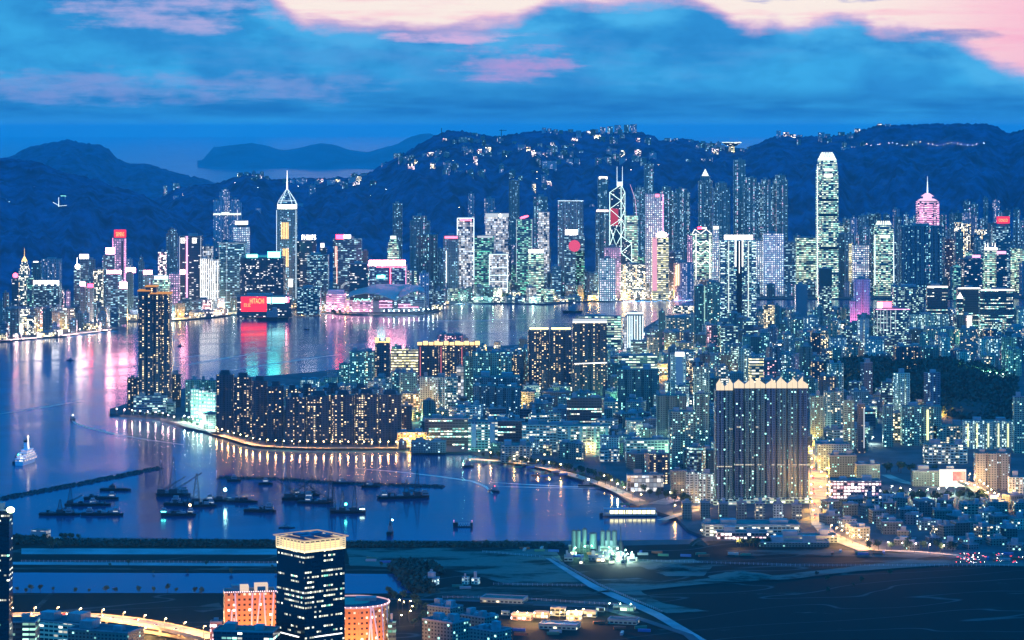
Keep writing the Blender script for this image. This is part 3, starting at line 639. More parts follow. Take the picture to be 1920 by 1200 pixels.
strip(T,[(a_,y,b_,y2) for y0 in (430,451,469,489) for (a_,y,b_,y2) in ((1298,y0+8,1303,y0),(1303,y0,1314,y0+8),(1314,y0+8,1324,y0),(1324,y0,1334,y0+8))]+[(1305,437,1305,540),(1331,450,1331,540)],E_W2,.9)
T = tower(1289,1299,443,D=8100,m='pd',label='pink lit stair tower on the left flank of the truss tower')
T = tower(1300,1323,430,D=8320,m='rd',label='dark office behind the truss tower with a red and white sign'); roofsign(T,1308,1316,426,430,E_R); roofsign(T,1316,1325,426,430,E_W2)
T = tower(1335,1350,424,D=8120,m='wd',seg=[(.35,1.),(.65,.92),(.85,.8),(1.,.62)],ratio=1.,label='narrow stepped white outlined tower right of the truss tower',lm='the narrow stepped tower'); roofsign(T,1337,1348,424,430,E_CR)
T = tower(1418,1432,452,D=8050,m='wd',label='slim white lit block right of the great lit slab')
T = tower(1433,1470,438,D=7950,m='wd',col=(1.1,1.1,1.2),label='square white tower dotted with small round windows',lm='the white dotted square tower')
T = tower(1470,1492,455,D=7950,m='ob',label='teal office just right of the white dotted square tower')
T = tower(1494,1532,446,D=8100,m='oc',col=(1.2,1.,.9),label='broad warm and green banded office left of the tallest tower')
# --- tallest tower with claw crown
T = tower(1533,1573,330,D=7850,m='oc',plan='cham',ratio=1.,roof=False,label='tallest skyscraper with curved white claw crown and glowing green floors',name='skyscraper',lm='the tallest claw crowned tower')
h=T['h']; P=T['P']; b=MB(); lv=[(0,1.),(16,.97),(32,.90),(44,.80)]
for (z0_,k0),(z1_,k1) in zip(lv,lv[1:]): b.prism(sc(P,k0),h+z0_,h+z1_,top=sc(P,k1))
b.build('upper_floors',MATS['oc'],T['r'])
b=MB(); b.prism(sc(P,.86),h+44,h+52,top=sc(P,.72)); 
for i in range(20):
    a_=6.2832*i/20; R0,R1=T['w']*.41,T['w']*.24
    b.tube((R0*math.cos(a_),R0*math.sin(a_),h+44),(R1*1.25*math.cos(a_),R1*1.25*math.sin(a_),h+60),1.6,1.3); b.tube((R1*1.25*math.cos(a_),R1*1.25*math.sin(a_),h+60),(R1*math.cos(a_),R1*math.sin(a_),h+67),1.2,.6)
b.build('claw_crown',E_CR,T['r']); strip(T,[(1534,312,1533.6,360),(1533.6,360,1533.6,555)],E_B,1.3,f=-T['d']/2+T['w']*.2); panel(T,1545,1562,316,321,E_CR,'lit_panel_or_glow'); panel(T,1545,1561,326,332,E_W2,'lit_panel_or_glow')  # claws and left edge glow themselves in place of floodlighting
panel(T,1535.5,1571,372,376,MATS['dark_glass'],'plant_floor'); panel(T,1535.5,1571,400,406,MATS['dark_glass'],'plant_floor'); panel(T,1535.5,1571,463,468,MATS['dark_glass'],'plant_floor')
T = tower(1641,1677,436,D=7950,m='oc',plan='cham',ratio=1.,roof=False,label='smaller claw crowned office tower, twin of the tallest one',name='skyscraper',lm='the smaller claw crowned tower')
h=T['h']; P=T['P']; b=MB(); b.prism(sc(P,1.),h,h+12,top=sc(P,.95)); b.prism(sc(P,.95),h+12,h+22,top=sc(P,.82)); b.build('upper_floors',MATS['oc'],T['r'])
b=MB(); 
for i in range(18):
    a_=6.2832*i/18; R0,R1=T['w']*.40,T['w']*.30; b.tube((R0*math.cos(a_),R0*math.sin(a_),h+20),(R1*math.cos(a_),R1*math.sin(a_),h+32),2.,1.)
b.build('claw_crown',E_CR,T['r']); strip(T,[(1676,440,1677,535),(1641.5,440,1641.5,535)],E_B,1.3,f=-T['d']/2+T['w']*.2); panel(T,1650,1668,441,446,E_W2,'lit_panel_or_glow')  # claws glow here too, the floodlight put into their material
T = tower(1600,1630,460,D=8000,m='wd',col=(.7,.7,.9),label='low grey gridded office between the two claw crowned towers')
T = tower(1592,1598,456,D=8050,m='ow',label='very thin cream lit tower right of the tallest tower')
# --- pagoda-like star tower
T = tower(1722,1762,378,D=8200,m='op',plan='cham',ratio=1.,roof=False,col=(.6,.6,1.),label='pink lit skyscraper with two flared roof tiers and a spire',name='skyscraper',lm='the pagoda topped skyscraper')
h=T['h']; w=T['w']; b=MB(); b.prism(p_round(w*1.0,w*1.0,8),h+2,h+8,top=p_round(w*.66,w*.66,8)); b.prism(p_round(w*.42,w*.42,8),h+8,h+15); b.prism(p_round(w*.64,w*.64,8),h+15,h+24,top=p_round(w*.22,w*.22,8)); b.build('flared_roof',emit('tier_pink',(1,.62,.85),1.3),T['r'])
b=MB(); b.tube((0,0,h+24),(0,0,h+58),2.2,.9,8); b.tube((0,0,h+58),(0,0,h+74),.7,.3,6); b.build('spire',E_B,T['r']); 
for x0_,x1_ in ((1724,1731),(1738,1749),(1757,1761)): strip(T,[(x0_,y,x1_,y) for y in range(384,440,4)],E_PK,.8)
T = tower(1690,1768,424,D=7980,m='rd',plan='rib',col=(.9,1.,1.5),label='very wide dark blue twin block below the pagoda topped skyscraper',lm='the wide dark blue block')
T = tower(1862,1896,424,D=8000,m='ob',plan='cham',label='dark office with a red COSCO sign on its roof, far right',lm='the red lettered roof sign')
s_=roofsign(T,1869,1893,406,419,emit('sign_dullred',(1,.03,.08),1.6)); text('lettering','COSCO',8,E_TX,s_,(lx(T,1881),-T['d']/2+.2,lz(T,415.5)),w=26)
T = tower(1847,1869,466,D=7850,m='oc',label='green banded office with a crown of white lamps, far right',lm='the crown of white lamps'); b=MB()
for x in (-.42,-.2,.2,.42): b.tube((x*T['w'],0,T['h']),(x*T['w'],0,T['h']+16),1.6,.6)
b.build('crown_lamp',E_W2,T['r']); panel(T,1846,1870,464,469,E_W2,'lit_panel_or_glow')
T = tower(1868,1888,477,D=7830,m='od',label='dark office with a pinkish lit roof band at far right'); panel(T,1869,1886,471,476,E_PK,'lit_panel_or_glow')
T = tower(1800,1843,485,D=7800,m='od',plan='cham',label='dark rounded office with scattered cyan windows, far right front row'); panel(T,1823,1838,478,483,E_PK,'lit_panel_or_glow')
T = tower(1788,1802,500,D=7780,m='og',label='small office with a glowing green top left of the dark rounded office'); roofsign(T,1789,1801,499,505,E_GR)
# --- notable residential towers under the peak
for a_,b_,y,D_,pl,lb in ((1310,1336,330,8800,'cross','tall tower with a lit green pyramid cap, centre right mid levels'),(1376,1398,300,8950,'box','tallest thin apartment tower under the saucer lookout'),
        (1338,1368,343,8700,'cross','broad apartment tower right of the pyramid capped tower'),(1394,1424,333,8800,'cross','first lit apartment tower right of the tallest thin one'),(1424,1450,337,8820,'cross','second lit apartment tower right of the tallest thin one'),
        (1450,1478,328,8840,'cross','last lit apartment tower before the dark slope'),(1188,1212,352,8850,'cross','blue apartment tower left of the tall plain tower'),(1238,1262,350,8900,'cross','blue apartment tower right of the tall plain tower'),
        (1263,1294,354,8850,'cross','stepped apartment tower between the plain and pyramid capped towers'),(400,414,376,9000,'box','left apartment slab of the lit group above the round pink tower'),(411,430,355,9150,'cross','tallest middle tower of the lit group above the round tower'),
        (430,452,375,9000,'cross','right apartment tower of the lit group above the round tower'),(42,65,374,9000,'cross','pale apartment block alone on the dark left hill'),(0,18,388,8800,'cross','apartment block on the left hill at the photo edge')):
    T = tower(a_,b_,y,D=D_ if D_!=9000 or a_<100 else 9000,m='rb' if a_>500 or a_<20 else 'rp',plan=pl,label=lb,seg=[(.95,1.),(1.,.7)] if pl=='cross' else None,col=1.15 if a_>500 else 1.3,name='apartment_tower')
    if 'pyramid' in lb and 'lit green' in lb: b=MB(); b.prism(sc(T['P'],.5),T['h'],T['h']+22,top=sc(T['P'],.02)); b.build('pyramid_cap',E_CR,T['r']); LM.append((1323,380,'the green pyramid cap'))
    if 'group above' in lb: panel(T,a_,b_,lerp(y,403,.9),403,emit('podium_glow',(.85,1,.8),1.8),'lit_podium')
LM += [(421,380,'the lit hillside group'),(53,385,'the lone left hill block'),(1386,320,'the tallest thin apartment tower')]
# --- convention centre
D0=7280.; r=thing('convention_centre','harbourfront convention centre with sweeping winged roofs and pink lit terraces','building',(X(715,D0),D0,3)); LM.append((715,562,'the winged convention centre'))
cp=lambda px,py,dy=0.: (X(px,D0)-X(715,D0),dy,Z(py,D0)-3)
def cbox(px0,px1,y0,y1,dy0,dy1,m,name,color=(1,1,1,1)):
    b=MB(); b.box(cp(px0,0)[0],dy0,max(0,cp(0,y1)[2]),cp(px1,0)[0],dy1,cp(0,y0)[2]); return b.build(name,m,r,color=color)
PKW=mat('pink_wall',(.55,.40,.50),.7)
cbox(611,647,552,590,10,60,MATS['op'],'hall',(1.6,1.3,2.,1)); cbox(614,644,545,551.9,16,50,PKW,'penthouse')
cbox(641,700,565,590,-20,60,MATS['op'],'terrace_block',(1.6,1.2,1.8,1)); cbox(700,714,563,590,-24,40,CONC,'wall'); cbox(714,795,556,590,-10,90,MATS['ob'],'glass_hall',(.7,.9,1.3,1))
for x0_,x1_,y in ((712,736,564),(712,736,570),(712,736,575),(748,771,570),(748,785,575)):
    b=MB(); b.box(cp(x0_,0)[0],-27,cp(0,y)[2]-1.2,cp(x1_,0)[0],-24.5,cp(0,y)[2]+1.2); b.build('terrace_light',E_PK,r)
RM=mat('shell_roof',(.20,.26,.24),.75,.3)
def shell(top,bot,dt,db,name='roof_shell',th=2.):
    b=MB(); n=24; T_=[]; B_=[]
    for i in range(n+1):
        s=i/n; a_=lerp(top[0][0],top[-1][0],s); c_=lerp(bot[0][0],bot[-1][0],s)
        T_.append(cp(a_,interp(top,a_),dt+14*math.sin(math.pi*s))); B_.append(cp(c_,interp(bot,c_),db))
    for i in range(n):
        md=lambda p,q: tuple((u+v)/2+(3 if k==2 else 0) for k,(u,v) in enumerate(zip(p,q)))
        m0,m1=md(T_[i],B_[i]),md(T_[i+1],B_[i+1]); dn=lambda p:(p[0],p[1],p[2]-th)
        b.face([B_[i],B_[i+1],m1,m0]); b.face([m0,m1,T_[i+1],T_[i]]); b.face([dn(B_[i]),dn(B_[i+1]),B_[i+1],B_[i]]); b.face([dn(m0),dn(m1),dn(B_[i+1]),dn(B_[i])]); b.face([dn(T_[i]),dn(T_[i+1]),dn(m1),dn(m0)])
    o=b.build(name,RM,r); return o
shell([(656,548),(668,543),(690,538),(715,538),(740,541),(752,545)],[(652,557),(664,552),(685,548),(705,549),(725,555),(742,562)],60,-30)
shell([(690,537.5),(720,536.5),(760,537.5),(788,539)],[(695,542),(722,542),(738,549),(752,557)],95,62)
shell([(738,556),(750,546),(768,539.5),(786,539.5),(792,542)],[(745,562),(756,555),(771,547),(786,543),(796,547)],70,-20)
b=MB()
for i in range(10):
    a0,a1=math.pi*i/10,math.pi*(i+1)/10; P_=lambda a,q:cp(651-17*math.cos(a)*q,546-13*math.sin(a)*q,120)
    b.tube(P_(a0,1),P_(a1,1),.6); b.tube(P_(a0,.8),P_(a1,.8),.5); b.tube(P_(a0,1),P_(a1,.8),.4)
b.build('arch_truss',E_DIM,r)
for i in range(16): b=MB(); b.ball(cp(664+i*2.1,562+random.Random(i).uniform(-3,1.5),-24),1.5,5,3); b.build('garden_lamp',E_GR,r)
FOOT.append((X(605,D0),D0-40,X(800,D0),D0+110))
# --- saucer lookout on the saddle
D0=10480.; z0=ground_z(1372,D0); r=thing('lookout_tower','saucer shaped lookout building on a stem on the mountain saddle','lookout tower',(X(1372,D0),D0,z0)); LM.append((1372,275,'the saucer lookout'))
s_=D0/F; zt=Z(266,D0)-z0; b=MB(); b.prism(p_round(16*s_,16*s_,16),zt-8*s_,zt-2*s_,top=p_round(36*s_,30*s_,16)); b.prism(p_round(36*s_,30*s_,16),zt-2*s_,zt); b.build('saucer',MATS['od'],r)
b=MB(); b.prism(p_round(37*s_,31*s_,16),zt-1.6*s_,zt-.5*s_); b.build('rim_light',E_CR,r); b=MB(); b.box(-5*s_,-5*s_,-30,5*s_,5*s_,zt-7*s_); b.build('stem',MATS['ow'],r)
# ================================================================== island: the mass of ordinary towers behind and between
def filler(zone, px, D, w_m, yt, m, plan, rot, tint, name='tower', cat='building', ratio=None, h_m=None, group=None):
    ratio = ratio or .8
    wpx = w_m*F/D
    if h_m is not None: yt = YH+F*(CH-ground_z(px, D+15)-h_m)/D
    a = R(abs(rot)); Wm = w_m; w = Wm/(math.cos(a)+ratio*math.sin(a)); d = w*ratio; back = (w*math.sin(a)+d*math.cos(a))
    cx = X(px, D)
    if not free(cx-Wm/2, D, cx+Wm/2, D+back, 3.): return None
    by = YH+F*(CH-ground_z(px, D))/D
    for a0, a1, D1, yv in PROT:
        if D < D1 and a0-2 < px+wpx/2 and a1+2 > px-wpx/2: yt = max(yt, yv)
    if yt > by-3: return None
    if name == 'tower': name = 'apartment_tower' if m[0] == 'r' else 'office_tower'
    T = tower(px-wpx/2, px+wpx/2, yt, D=D, m=m, plan=plan, rot=rot, ratio=ratio, col=tint, name=name, cat=cat, group=group)
    FILL.append((T, zone, m, plan, px, (yt+YH+F*(CH-T['z0'])/D)/2)); return T
ENV = [(0,490),(110,490),(140,515),(260,505),(300,490),(400,480),(560,478),(690,480),(720,465),(770,430),(820,445),(860,440),(960,425),(1060,410),(1110,400),(1170,380),(1210,362),(1300,362),(1370,345),(1480,350),(1488,425),(1535,430),(1580,388),(1640,380),(1700,378),(1770,395),(1800,372),(1850,368),(1890,378),(1925,400)]
rng = random.Random(11)
def shoreD(px): return dist(interp(SHORE, px))
G_ISL = 'towers of the island skyline'
for row, (o0, o1, t0, t1, step) in enumerate(((55, 120, 78, 125, 15), (200, 300, 55, 105, 15), (380, 520, 40, 85, 14.5), (600, 760, 20, 55, 15), (900, 1100, 0, 28, 15.5))):
    px = -8+row*3
    while px < 1930:
        px += step*rng.uniform(.75, 1.35)
        D = shoreD(px)+rng.uniform(o0, o1)
        e = interp(ENV, px)
        if row >= 3 and 130 < px < 300: continue
        if row == 4 and (px < 760 or 1100 < px < 1170): continue
        if row >= 2 and 560 < px < 700 and rng.random() < .4: continue
        yt = e+rng.uniform(t0, t1); base_y = YH+F*(CH-ground_z(px, D))/D
        yt = min(yt, base_y-rng.uniform(14, 40))
        if row == 4 or (row == 3 and D > 8500): m = rng.choice(['rb', 'rb', 'rb', 'rd', 'rp']); plan = rng.choice(['cross', 'cross', 'rib'])
        else: m = rng.choice(['rb', 'rb', 'ob', 'ob', 'od', 'og', 'rd', 'rp', 'oc', 'lw', 'gd', 'rd'] if px > 840 else ['rb', 'rd', 'ob', 'rp', 'rb', 'lw', 'rd', 'lp', 'ob']); plan = rng.choice(['box', 'box', 'rib', 'cham', 'cross'])
        w = rng.uniform(17, 27) if m[0] == 'r' else rng.uniform(20, 36)
        tint = [rng.uniform(.7, 1.3)]*3; tint[2] *= 1.1
        if m == 'gd': tint = [.9]*3
        filler('isl%d' % row, px, D, w, yt, m, plan, rng.choice([0, 0, 12, -15, 25, -25]), tint, group=G_ISL)
# low bright blocks and terminals right on the shore
for i in range(150):
    px = rng.uniform(-5, 1320); s_ = interp(SHORE, px)
    if 430 < px < 560 or 600 < px < 800: continue
    D = shoreD(px)+rng.uniform(14, 60)
    m = rng.choice(['lw', 'lw', 'ky', 'lp', 'lw'] if not 840 < px < 1120 else ['ki', 'lw', 'oc', 'ob'])
    filler('shore', px, D, rng.uniform(18, 46), None, m, 'box', 0, [rng.uniform(.8, 1.3)]*3, 'waterfront_block', 'building', .5, rng.uniform(7, 17), 'low blocks along the island waterfront')
# hillside houses and flats
HP = [(868,262,16,9),(890,252,10,5),(905,258,8,5),(938,262,12,6),(872,281,9,9),(884,283,8,6),(903,290,10,6),(918,288,8,5),(940,288,14,5),(955,286,10,5),(965,268,8,5),(978,276,14,9),(1012,272,10,5),(1020,245,8,10),(1030,246,8,9),(1042,247,8,8),(1052,248,7,7),(1070,246,10,6),(1085,248,10,5),
      (1105,248,12,5),(1118,246,8,6),(1130,243,10,8),(1144,242,10,9),(1158,240,12,10),(1175,239,10,9),(1188,239,12,11),(1010,288,10,7),(1022,290,8,6),(1035,277,20,7),(1060,276,14,7),(1072,273,10,8),(1030,310,28,16),(1068,303,12,9),(1082,302,10,10),(1122,302,12,11),(1140,300,12,11),(1168,302,14,11),(1192,298,14,12),(1090,285,8,3),(1150,282,14,3),
      (820,298,12,6),(835,262,10,5),(808,289,14,6),(795,290,8,5),(745,292,14,8),(848,311,12,4),(822,300,10,4),(860,322,16,3),(880,322,10,3),(905,320,10,3),(940,320,8,5),(1000,322,8,4),
      (450,328,10,8),(462,326,8,6),(486,331,10,5),(500,333,8,5),(536,340,12,9),(548,341,9,8),(565,340,20,10),(600,340,12,9),(620,342,14,8),(640,344,12,7),(585,356,12,16),(660,338,14,10),(682,328,12,5),(668,345,12,5),(595,343,10,8),(720,308,9,4),
      (1252,262,12,5),(1268,262,8,5),(1296,265,10,5),(1318,267,9,4),(1342,272,10,5),(1352,276,14,6),(1392,281,8,5),(1404,278,7,4),(1325,282,8,4),(1318,300,12,5),(1332,298,8,4),(1290,303,8,3),
      (1460,250,8,9),(1474,252,10,8),(1486,255,12,6),(1500,256,10,5),(1540,252,12,6),(1552,254,10,5),(1562,250,14,5),(1578,251,12,6),(1608,245,10,7),(1585,278,16,3),(1600,276,10,4),(1712,267,16,5),(1650,234,8,4),(1665,235,10,4),
      (122,372,3,9),(310,350,6,3),(330,370,10,6),(330,346,12,4),(560,386,16,5),(484,396,10,4),(1080,388,10,8),(1110,386,8,5),(1330,375,12,8)]
n_ = 0
for i, (px, py, w_, h_) in enumerate(HP):
    D = hill_hit(px, py+h_*.5)
    if D is None: D = 10560 if px > 300 else 9350
    D = min(D, 10600 if px > 300 else 9400)
    k = D/F; z = ground_z(px, D); cx = X(px, D); m = rng.choice(['lp', 'rp', 'rp', 'rp', 'rb', 'rb'])
    zt = Z(py-h_*.5, D)
    if zt-z < 6: zt = z+h_*k*.9
    if not free(cx-w_*k/2, D, cx+w_*k/2, D+w_*k*.4, 1): continue
    T = tower(px-w_/2, px+w_/2, YH+F*(CH-zt)/D, D=D, m=m, ratio=.45, col=rng.uniform(.9, 1.5), name='hillside_house' if h_ < 7 else 'hillside_flats', cat='house' if h_ < 7 else 'building', group='houses and flats on the mountain', plant=False)
    FILL.append((T, 'hill', m, 'box', px, py))
PROT.append((1640, 1680, 8000, 540))
LM += [(870,262,'the left summit'),(1185,245,'the right end of the ridge flats'),(1095,247,'the middle of the long ridge'),(1030,300,'the midslope flats'),(1470,255,'the right peak shoulder'),(590,342,'the wooded gap village'),(1650,240,'the highest peak'),(820,300,'the left summit slope'),(1290,265,'the low saddle'),(1130,305,'the bright midslope blocks'),(450,332,'the small left knoll')]
rh = random.Random(19)
for cx_, cy_, sx_, sy_, n_h in ((900,285,45,22,26),(1030,290,40,16,18),(1130,262,60,12,12),(620,345,60,9,18),(860,325,60,16,12),(1180,300,50,14,10),(1330,280,40,10,12),(760,300,25,12,8),(480,335,40,7,8),(1000,330,90,22,12),(1560,268,60,12,8)):
    for _ in range(n_h):
        px, py = cx_+rh.gauss(0,.5)*sx_, cy_+rh.gauss(0,.5)*sy_; D = hill_hit(px, py)
        if D is None or D > 10590 or ground_z(px, D) < 40: continue
        w_ = rh.uniform(14, 26); T = filler('hill', px, D, w_, None, rh.choice(['rp','rb','lp','rp','rb','rd','lw']), 'box', 0, [rh.uniform(.7,1.2)]*3, 'hillside_house', 'house', .5, rh.uniform(8, 20), group='houses and flats on the mountain')
# one red and one white tower crane and masts along the ridge
for px, y0, lab in ((940, 243, 'tower crane standing on the ridge beside the left summit'), (828, 240, 'thin radio mast on the left shoulder of the mountain')):
    D = 10560; z = ground_z(px, D); h = Z(y0, D)-z; r = thing('tower_crane' if 'crane' in lab else 'radio_mast', lab, 'crane' if 'crane' in lab else 'mast', (X(px, D), D, z-3))
    b = MB(); b.tube((0,0,0), (0,0,h+3), 1.6, 1.2); b.build('mast', DARK, r)
    if 'crane' in lab: b = MB(); b.tube((-8,0,h), (20,0,h), 1.); b.build('jib', DARK, r)
# cable lift pylon of white light on the left hill
D = hill_hit(110, 390) or 8800; r = thing('lit_mast', 'white floodlit mast with a lit walkway alone on the dark left hill', 'mast', (X(110, D), D, ground_z(110, D)))
b = MB(); b.tube((0,0,0), (0,0,30), 1., .5, 6); b.build('mast', E_B, r); b = MB(); b.tube((0,-2,2), (26,-2,4), .5); b.tube((-18,-2,14), (0,-2,4), .6); b.build('walkway_light', E_B, r)
b = MB(); b.tube((6,0,34), (24,0,34), .4); b.build('arm_light', E_GR, r)
# ================================================================== peninsula: the towers one can tell apart
tb = lambda x0, x1, yt, yb, m, plan='box', **k: tower(x0, x1, yt, yb=yb, m=m, plan=plan, **k)
# black waterfront tower with gold roof tiers
T = tb(259,318,553,774,'kr','rib',ratio=.75,depth=34,name='apartment_tower',label='very tall black tower with stepped golden roof tiers on the harbour point',lm='the black golden topped tower',plant=False)
h=T['h']; w=T['w']; d=T['d']; GT=emit('tier_gold',(1,.42,.12),.75)
for i,(a_,b_,za,dy) in enumerate(((-.5,-.14,6,0),(-.28,.06,13,6),(-.1,.5,1.5,-1))):
    b=MB(); b.box(a_*w,-d/2+dy+.2,h,b_*w,d/2-.5,h+za); b.build('roof_tier',MATS['kr'],T['r'],color=(.8,.8,1,1)); b=MB(); b.box(a_*w-1.2,-d/2+dy-1,h+za,b_*w+1.2,d/2,h+za+2.); b.build('golden_rim',GT,T['r'])
T = tb(238,260,709,768,'kr','rib',label='short dark tower at the left foot of the golden topped tower',ratio=1.)
T = tb(250,312,744,777,'kc','box',depth=14,label='banded podium block with glowing floors before the golden topped tower',col=(1,.9,1.2))
T = tb(317,338,702,764,'kr','cross',label='dark apartment tower standing right of the golden topped tower')
T = tb(300,327,756,776,'kc','box',depth=16,label='low green lit pavilion right of the banded podium',col=(.8,1.4,1.2))
for i,(a_,b_,y,yb) in enumerate(((347,375,713,772),(374,404,714,768),(357,373,729,784),(372,389,733,785),(388,404,736,786))):
    T = tb(a_,b_,y,yb,'kt' if i<2 else 'wd','rib' if i<2 else 'rib',name='apartment_tower',label=['left teal tower behind the floodlit white towers','right teal tower behind the floodlit white towers','left one of the three floodlit mint white towers','middle one of the three floodlit mint white towers','right one of the three floodlit mint white towers'][i],col=(1.2,1.2,1.1) if i<2 else (.6,1.,.85),lm='the floodlit mint towers' if i==3 else None)
# dark riverside estate
for i,(a_,b_,y,yb) in enumerate(((405,437,703,811),(438,471,708,818),(472,500,714,826),(501,531,724,830),(535,574,746,834),(576,619,742,834),(621,664,741,834),(666,708,739,834),(710,752,740,834),(560,590,728,812),(606,640,727,812),(660,690,728,812),(537,558,730,806))):
    T = tb(a_,b_,y,yb,'kr','rib',ratio=.8,name='apartment_tower',n=None) if 0 else tower(a_,b_,y,yb=yb,m='kr',plan='rib',ratio=.62,name='apartment_tower',group='dark apartment towers of the waterfront estate',
        label=['leftmost','second','third','fourth','fifth','sixth','seventh','eighth','rightmost'][i]+' in the front row of dark waterfront estate towers' if i<9 else ['leftmost of three','middle of three','rightmost of three','fourth and hidden'][i-9]+' dark estate towers of the rear row',lm={1:'the left end of the dark estate',4:'the middle of the dark estate',7:'the right end of the dark estate'}.get(i))
    b=MB(); q=T['w']*.5; b.prism(sc(p_cham(T['w']*.6,T['d']*.6),1),T['h']+.01,T['h']+7,top=sc(p_cham(T['w']*.6,T['d']*.6),.8)); b.build('roof_cap',DARK,T['r'])
# mid distance, behind the estate
T = tb(562,597,713,742,'kp','rib',label='pale low slab behind the dark estate, left of centre')
for i,(a_,b_,y,yb) in enumerate(((635,656,682,722),(655,703,660,728),(607,632,708,735),(598,612,716,736))): T = tb(a_,b_,y,yb,'kt','rib',label=['short blue block at the water beside the ribbed grey slab','ribbed grey blue slab left of the slim gold crowned tower','pale blue block behind the dark estate','small pale block behind the dark estate'][i],lm='the ribbed grey slab' if i==1 else None,col=1.4)
T = tb(703,731,640,732,'kr','cham',label='slim dark tower with golden lit crown by the harbour',lm='the slim gold crowned tower'); panel(T,703,710,633,641,E_G,'lit_crown'); panel(T,724,731,633,641,E_G,'lit_crown'); panel(T,704,730,640,642,E_G,'lit_crown')
for i,(a_,b_,y) in enumerate(((733,758,655),(758,766,652),(766,784,656))): T = tb(a_,b_,y,726,'ow','rib',col=(.9,.8,.8),label=['left part of the warm striped hotel block','slim stair tower of the warm striped hotel block','right part of the warm striped hotel block'][i])
for i,(a_,b_) in enumerate(((784,822),(823,861),(862,898))):
    T = tb(a_,b_,646,745,'kr','rib',name='apartment_tower',label=['left','middle','right'][i]+' of three dark towers under a string of golden roof lights',lm='the golden string towers' if i==1 else None)
    for k in range(4): b=MB(); x=lerp(-.42,.42,k/3)*T['w']; b.prism([(x-4,-T['d']/2-.5),(x+4,-T['d']/2-.5),(x+3,-T['d']/2+4),(x-3,-T['d']/2+4)],T['h']-1,T['h']+4+(k%2)*2); b.build('roof_lamp',E_G,T['r'])
    strip(T,[(a_+4,650,a_+4,712)],emit('seam_rose',(1,.25,.3),.8),.7)
T = tb(820,868,628,690,'kk','rib',label='pinkish ribbed slab behind the golden string towers',col=(2,1.6,2))
T = tb(754,785,738,776,'ky','box',label='yellow floodlit school block with pale terraces, centre left',lm='the yellow floodlit block',col=(1.4,1.3,1.1))
for i,(a_,b_,y,yb,m) in enumerate(((786,812,707,776,'kp'),(812,838,708,778,'kp'),(838,858,708,776,'ki'),(856,869,688,756,'gd'),(869,884,668,760,'kt'),(884,938,662,765,'kt'),(938,960,668,765,'kt'),(888,975,708,772,'kb'),(886,930,724,778,'kb'),(930,977,727,780,'kb'),(950,980,666,740,'kr'))):
    T = tb(a_,b_,y,yb,m,'rib' if m!='gd' else 'box',label=['left pale blue slab below the golden string towers','right pale blue slab below the golden string towers','teal edge block beside the pale blue slabs','blank pale blue pillar tower in the middle','teal tower right of the blank pale pillar','broad teal towers with a rounded roof line','darker teal tower right of the rounded roof line','dark wide slab with a lit roof terrace','left plain dark blue block under the roof terrace','right plain dark blue block under the roof terrace','dark tower with columns of small white lights'][i],lm={0:'the pale blue slabs',3:'the blank pale pillar',5:'the broad teal towers',7:'the lit roof terrace slab'}.get(i))
T = tb(990,1030,620,738,'kr','rib',name='apartment_tower',label='left of two joined dark towers with a row of roof lamps',lm='the joined dark towers'); roofsign(T,993,1028,615,617,E_Y)
T = tb(1031,1072,620,738,'kr','rib',name='apartment_tower',label='right of two joined dark towers with a row of roof lamps'); roofsign(T,1034,1070,615,617,E_Y)
T = tb(1074,1138,604,752,'kr','rib',name='apartment_tower',label='tall dark slab outlined by a bright roof edge and seam',lm='the outlined dark slab'); roofsign(T,1074,1138,598,604,E_DIM); strip(T,[(1074,604,1138,604)],E_W2,1.2); strip(T,[(1077,682,1138,680)],E_W2,.8)
T = tb(1085,1165,594,660,'oc','box',col=(.8,.8,1),ratio=.3,label='wide grey ribbed office close to the inner harbour',roof=True)
T = tb(1168,1178,595,665,'gd','box',label='blank pale side tower of the vertically finned office',col=2.)
T = tb(1176,1206,590,668,'kb','box',label='office with tall white lit vertical fins by the inner harbour',lm='the white finned office'); strip(T,[(x,592,x,652) for x in (1177,1181,1185,1190,1195,1200,1205)],E_B,.9); roofsign(T,1176,1206,586,590,E_B)
T = tb(1235,1247,584,634,'kd','box',label='slender dark tower standing alone by the pink water reflection',lm='the slender lone tower')
T = tb(1250,1302,596,640,'kl','rib',label='low stepped block between the lone slender tower and the dark twin')
T = tb(1262,1301,574,588,'lw','box',label='long pale lit terminal building on the inner harbour pier',name='ferry_terminal',ratio=.25)
T = tb(1302,1326,536,652,'kd','rib',label='dark green grey tower left of the great lit slab',lm='the dark green grey tower',col=1.2); strip(T,[(1321,536,1321,640)],emit('edge_green',(.6,1,.8),.8),1.)
T = tb(1326,1350,530,650,'kt','box',label='dark topped grey tower beside the great lit slab')
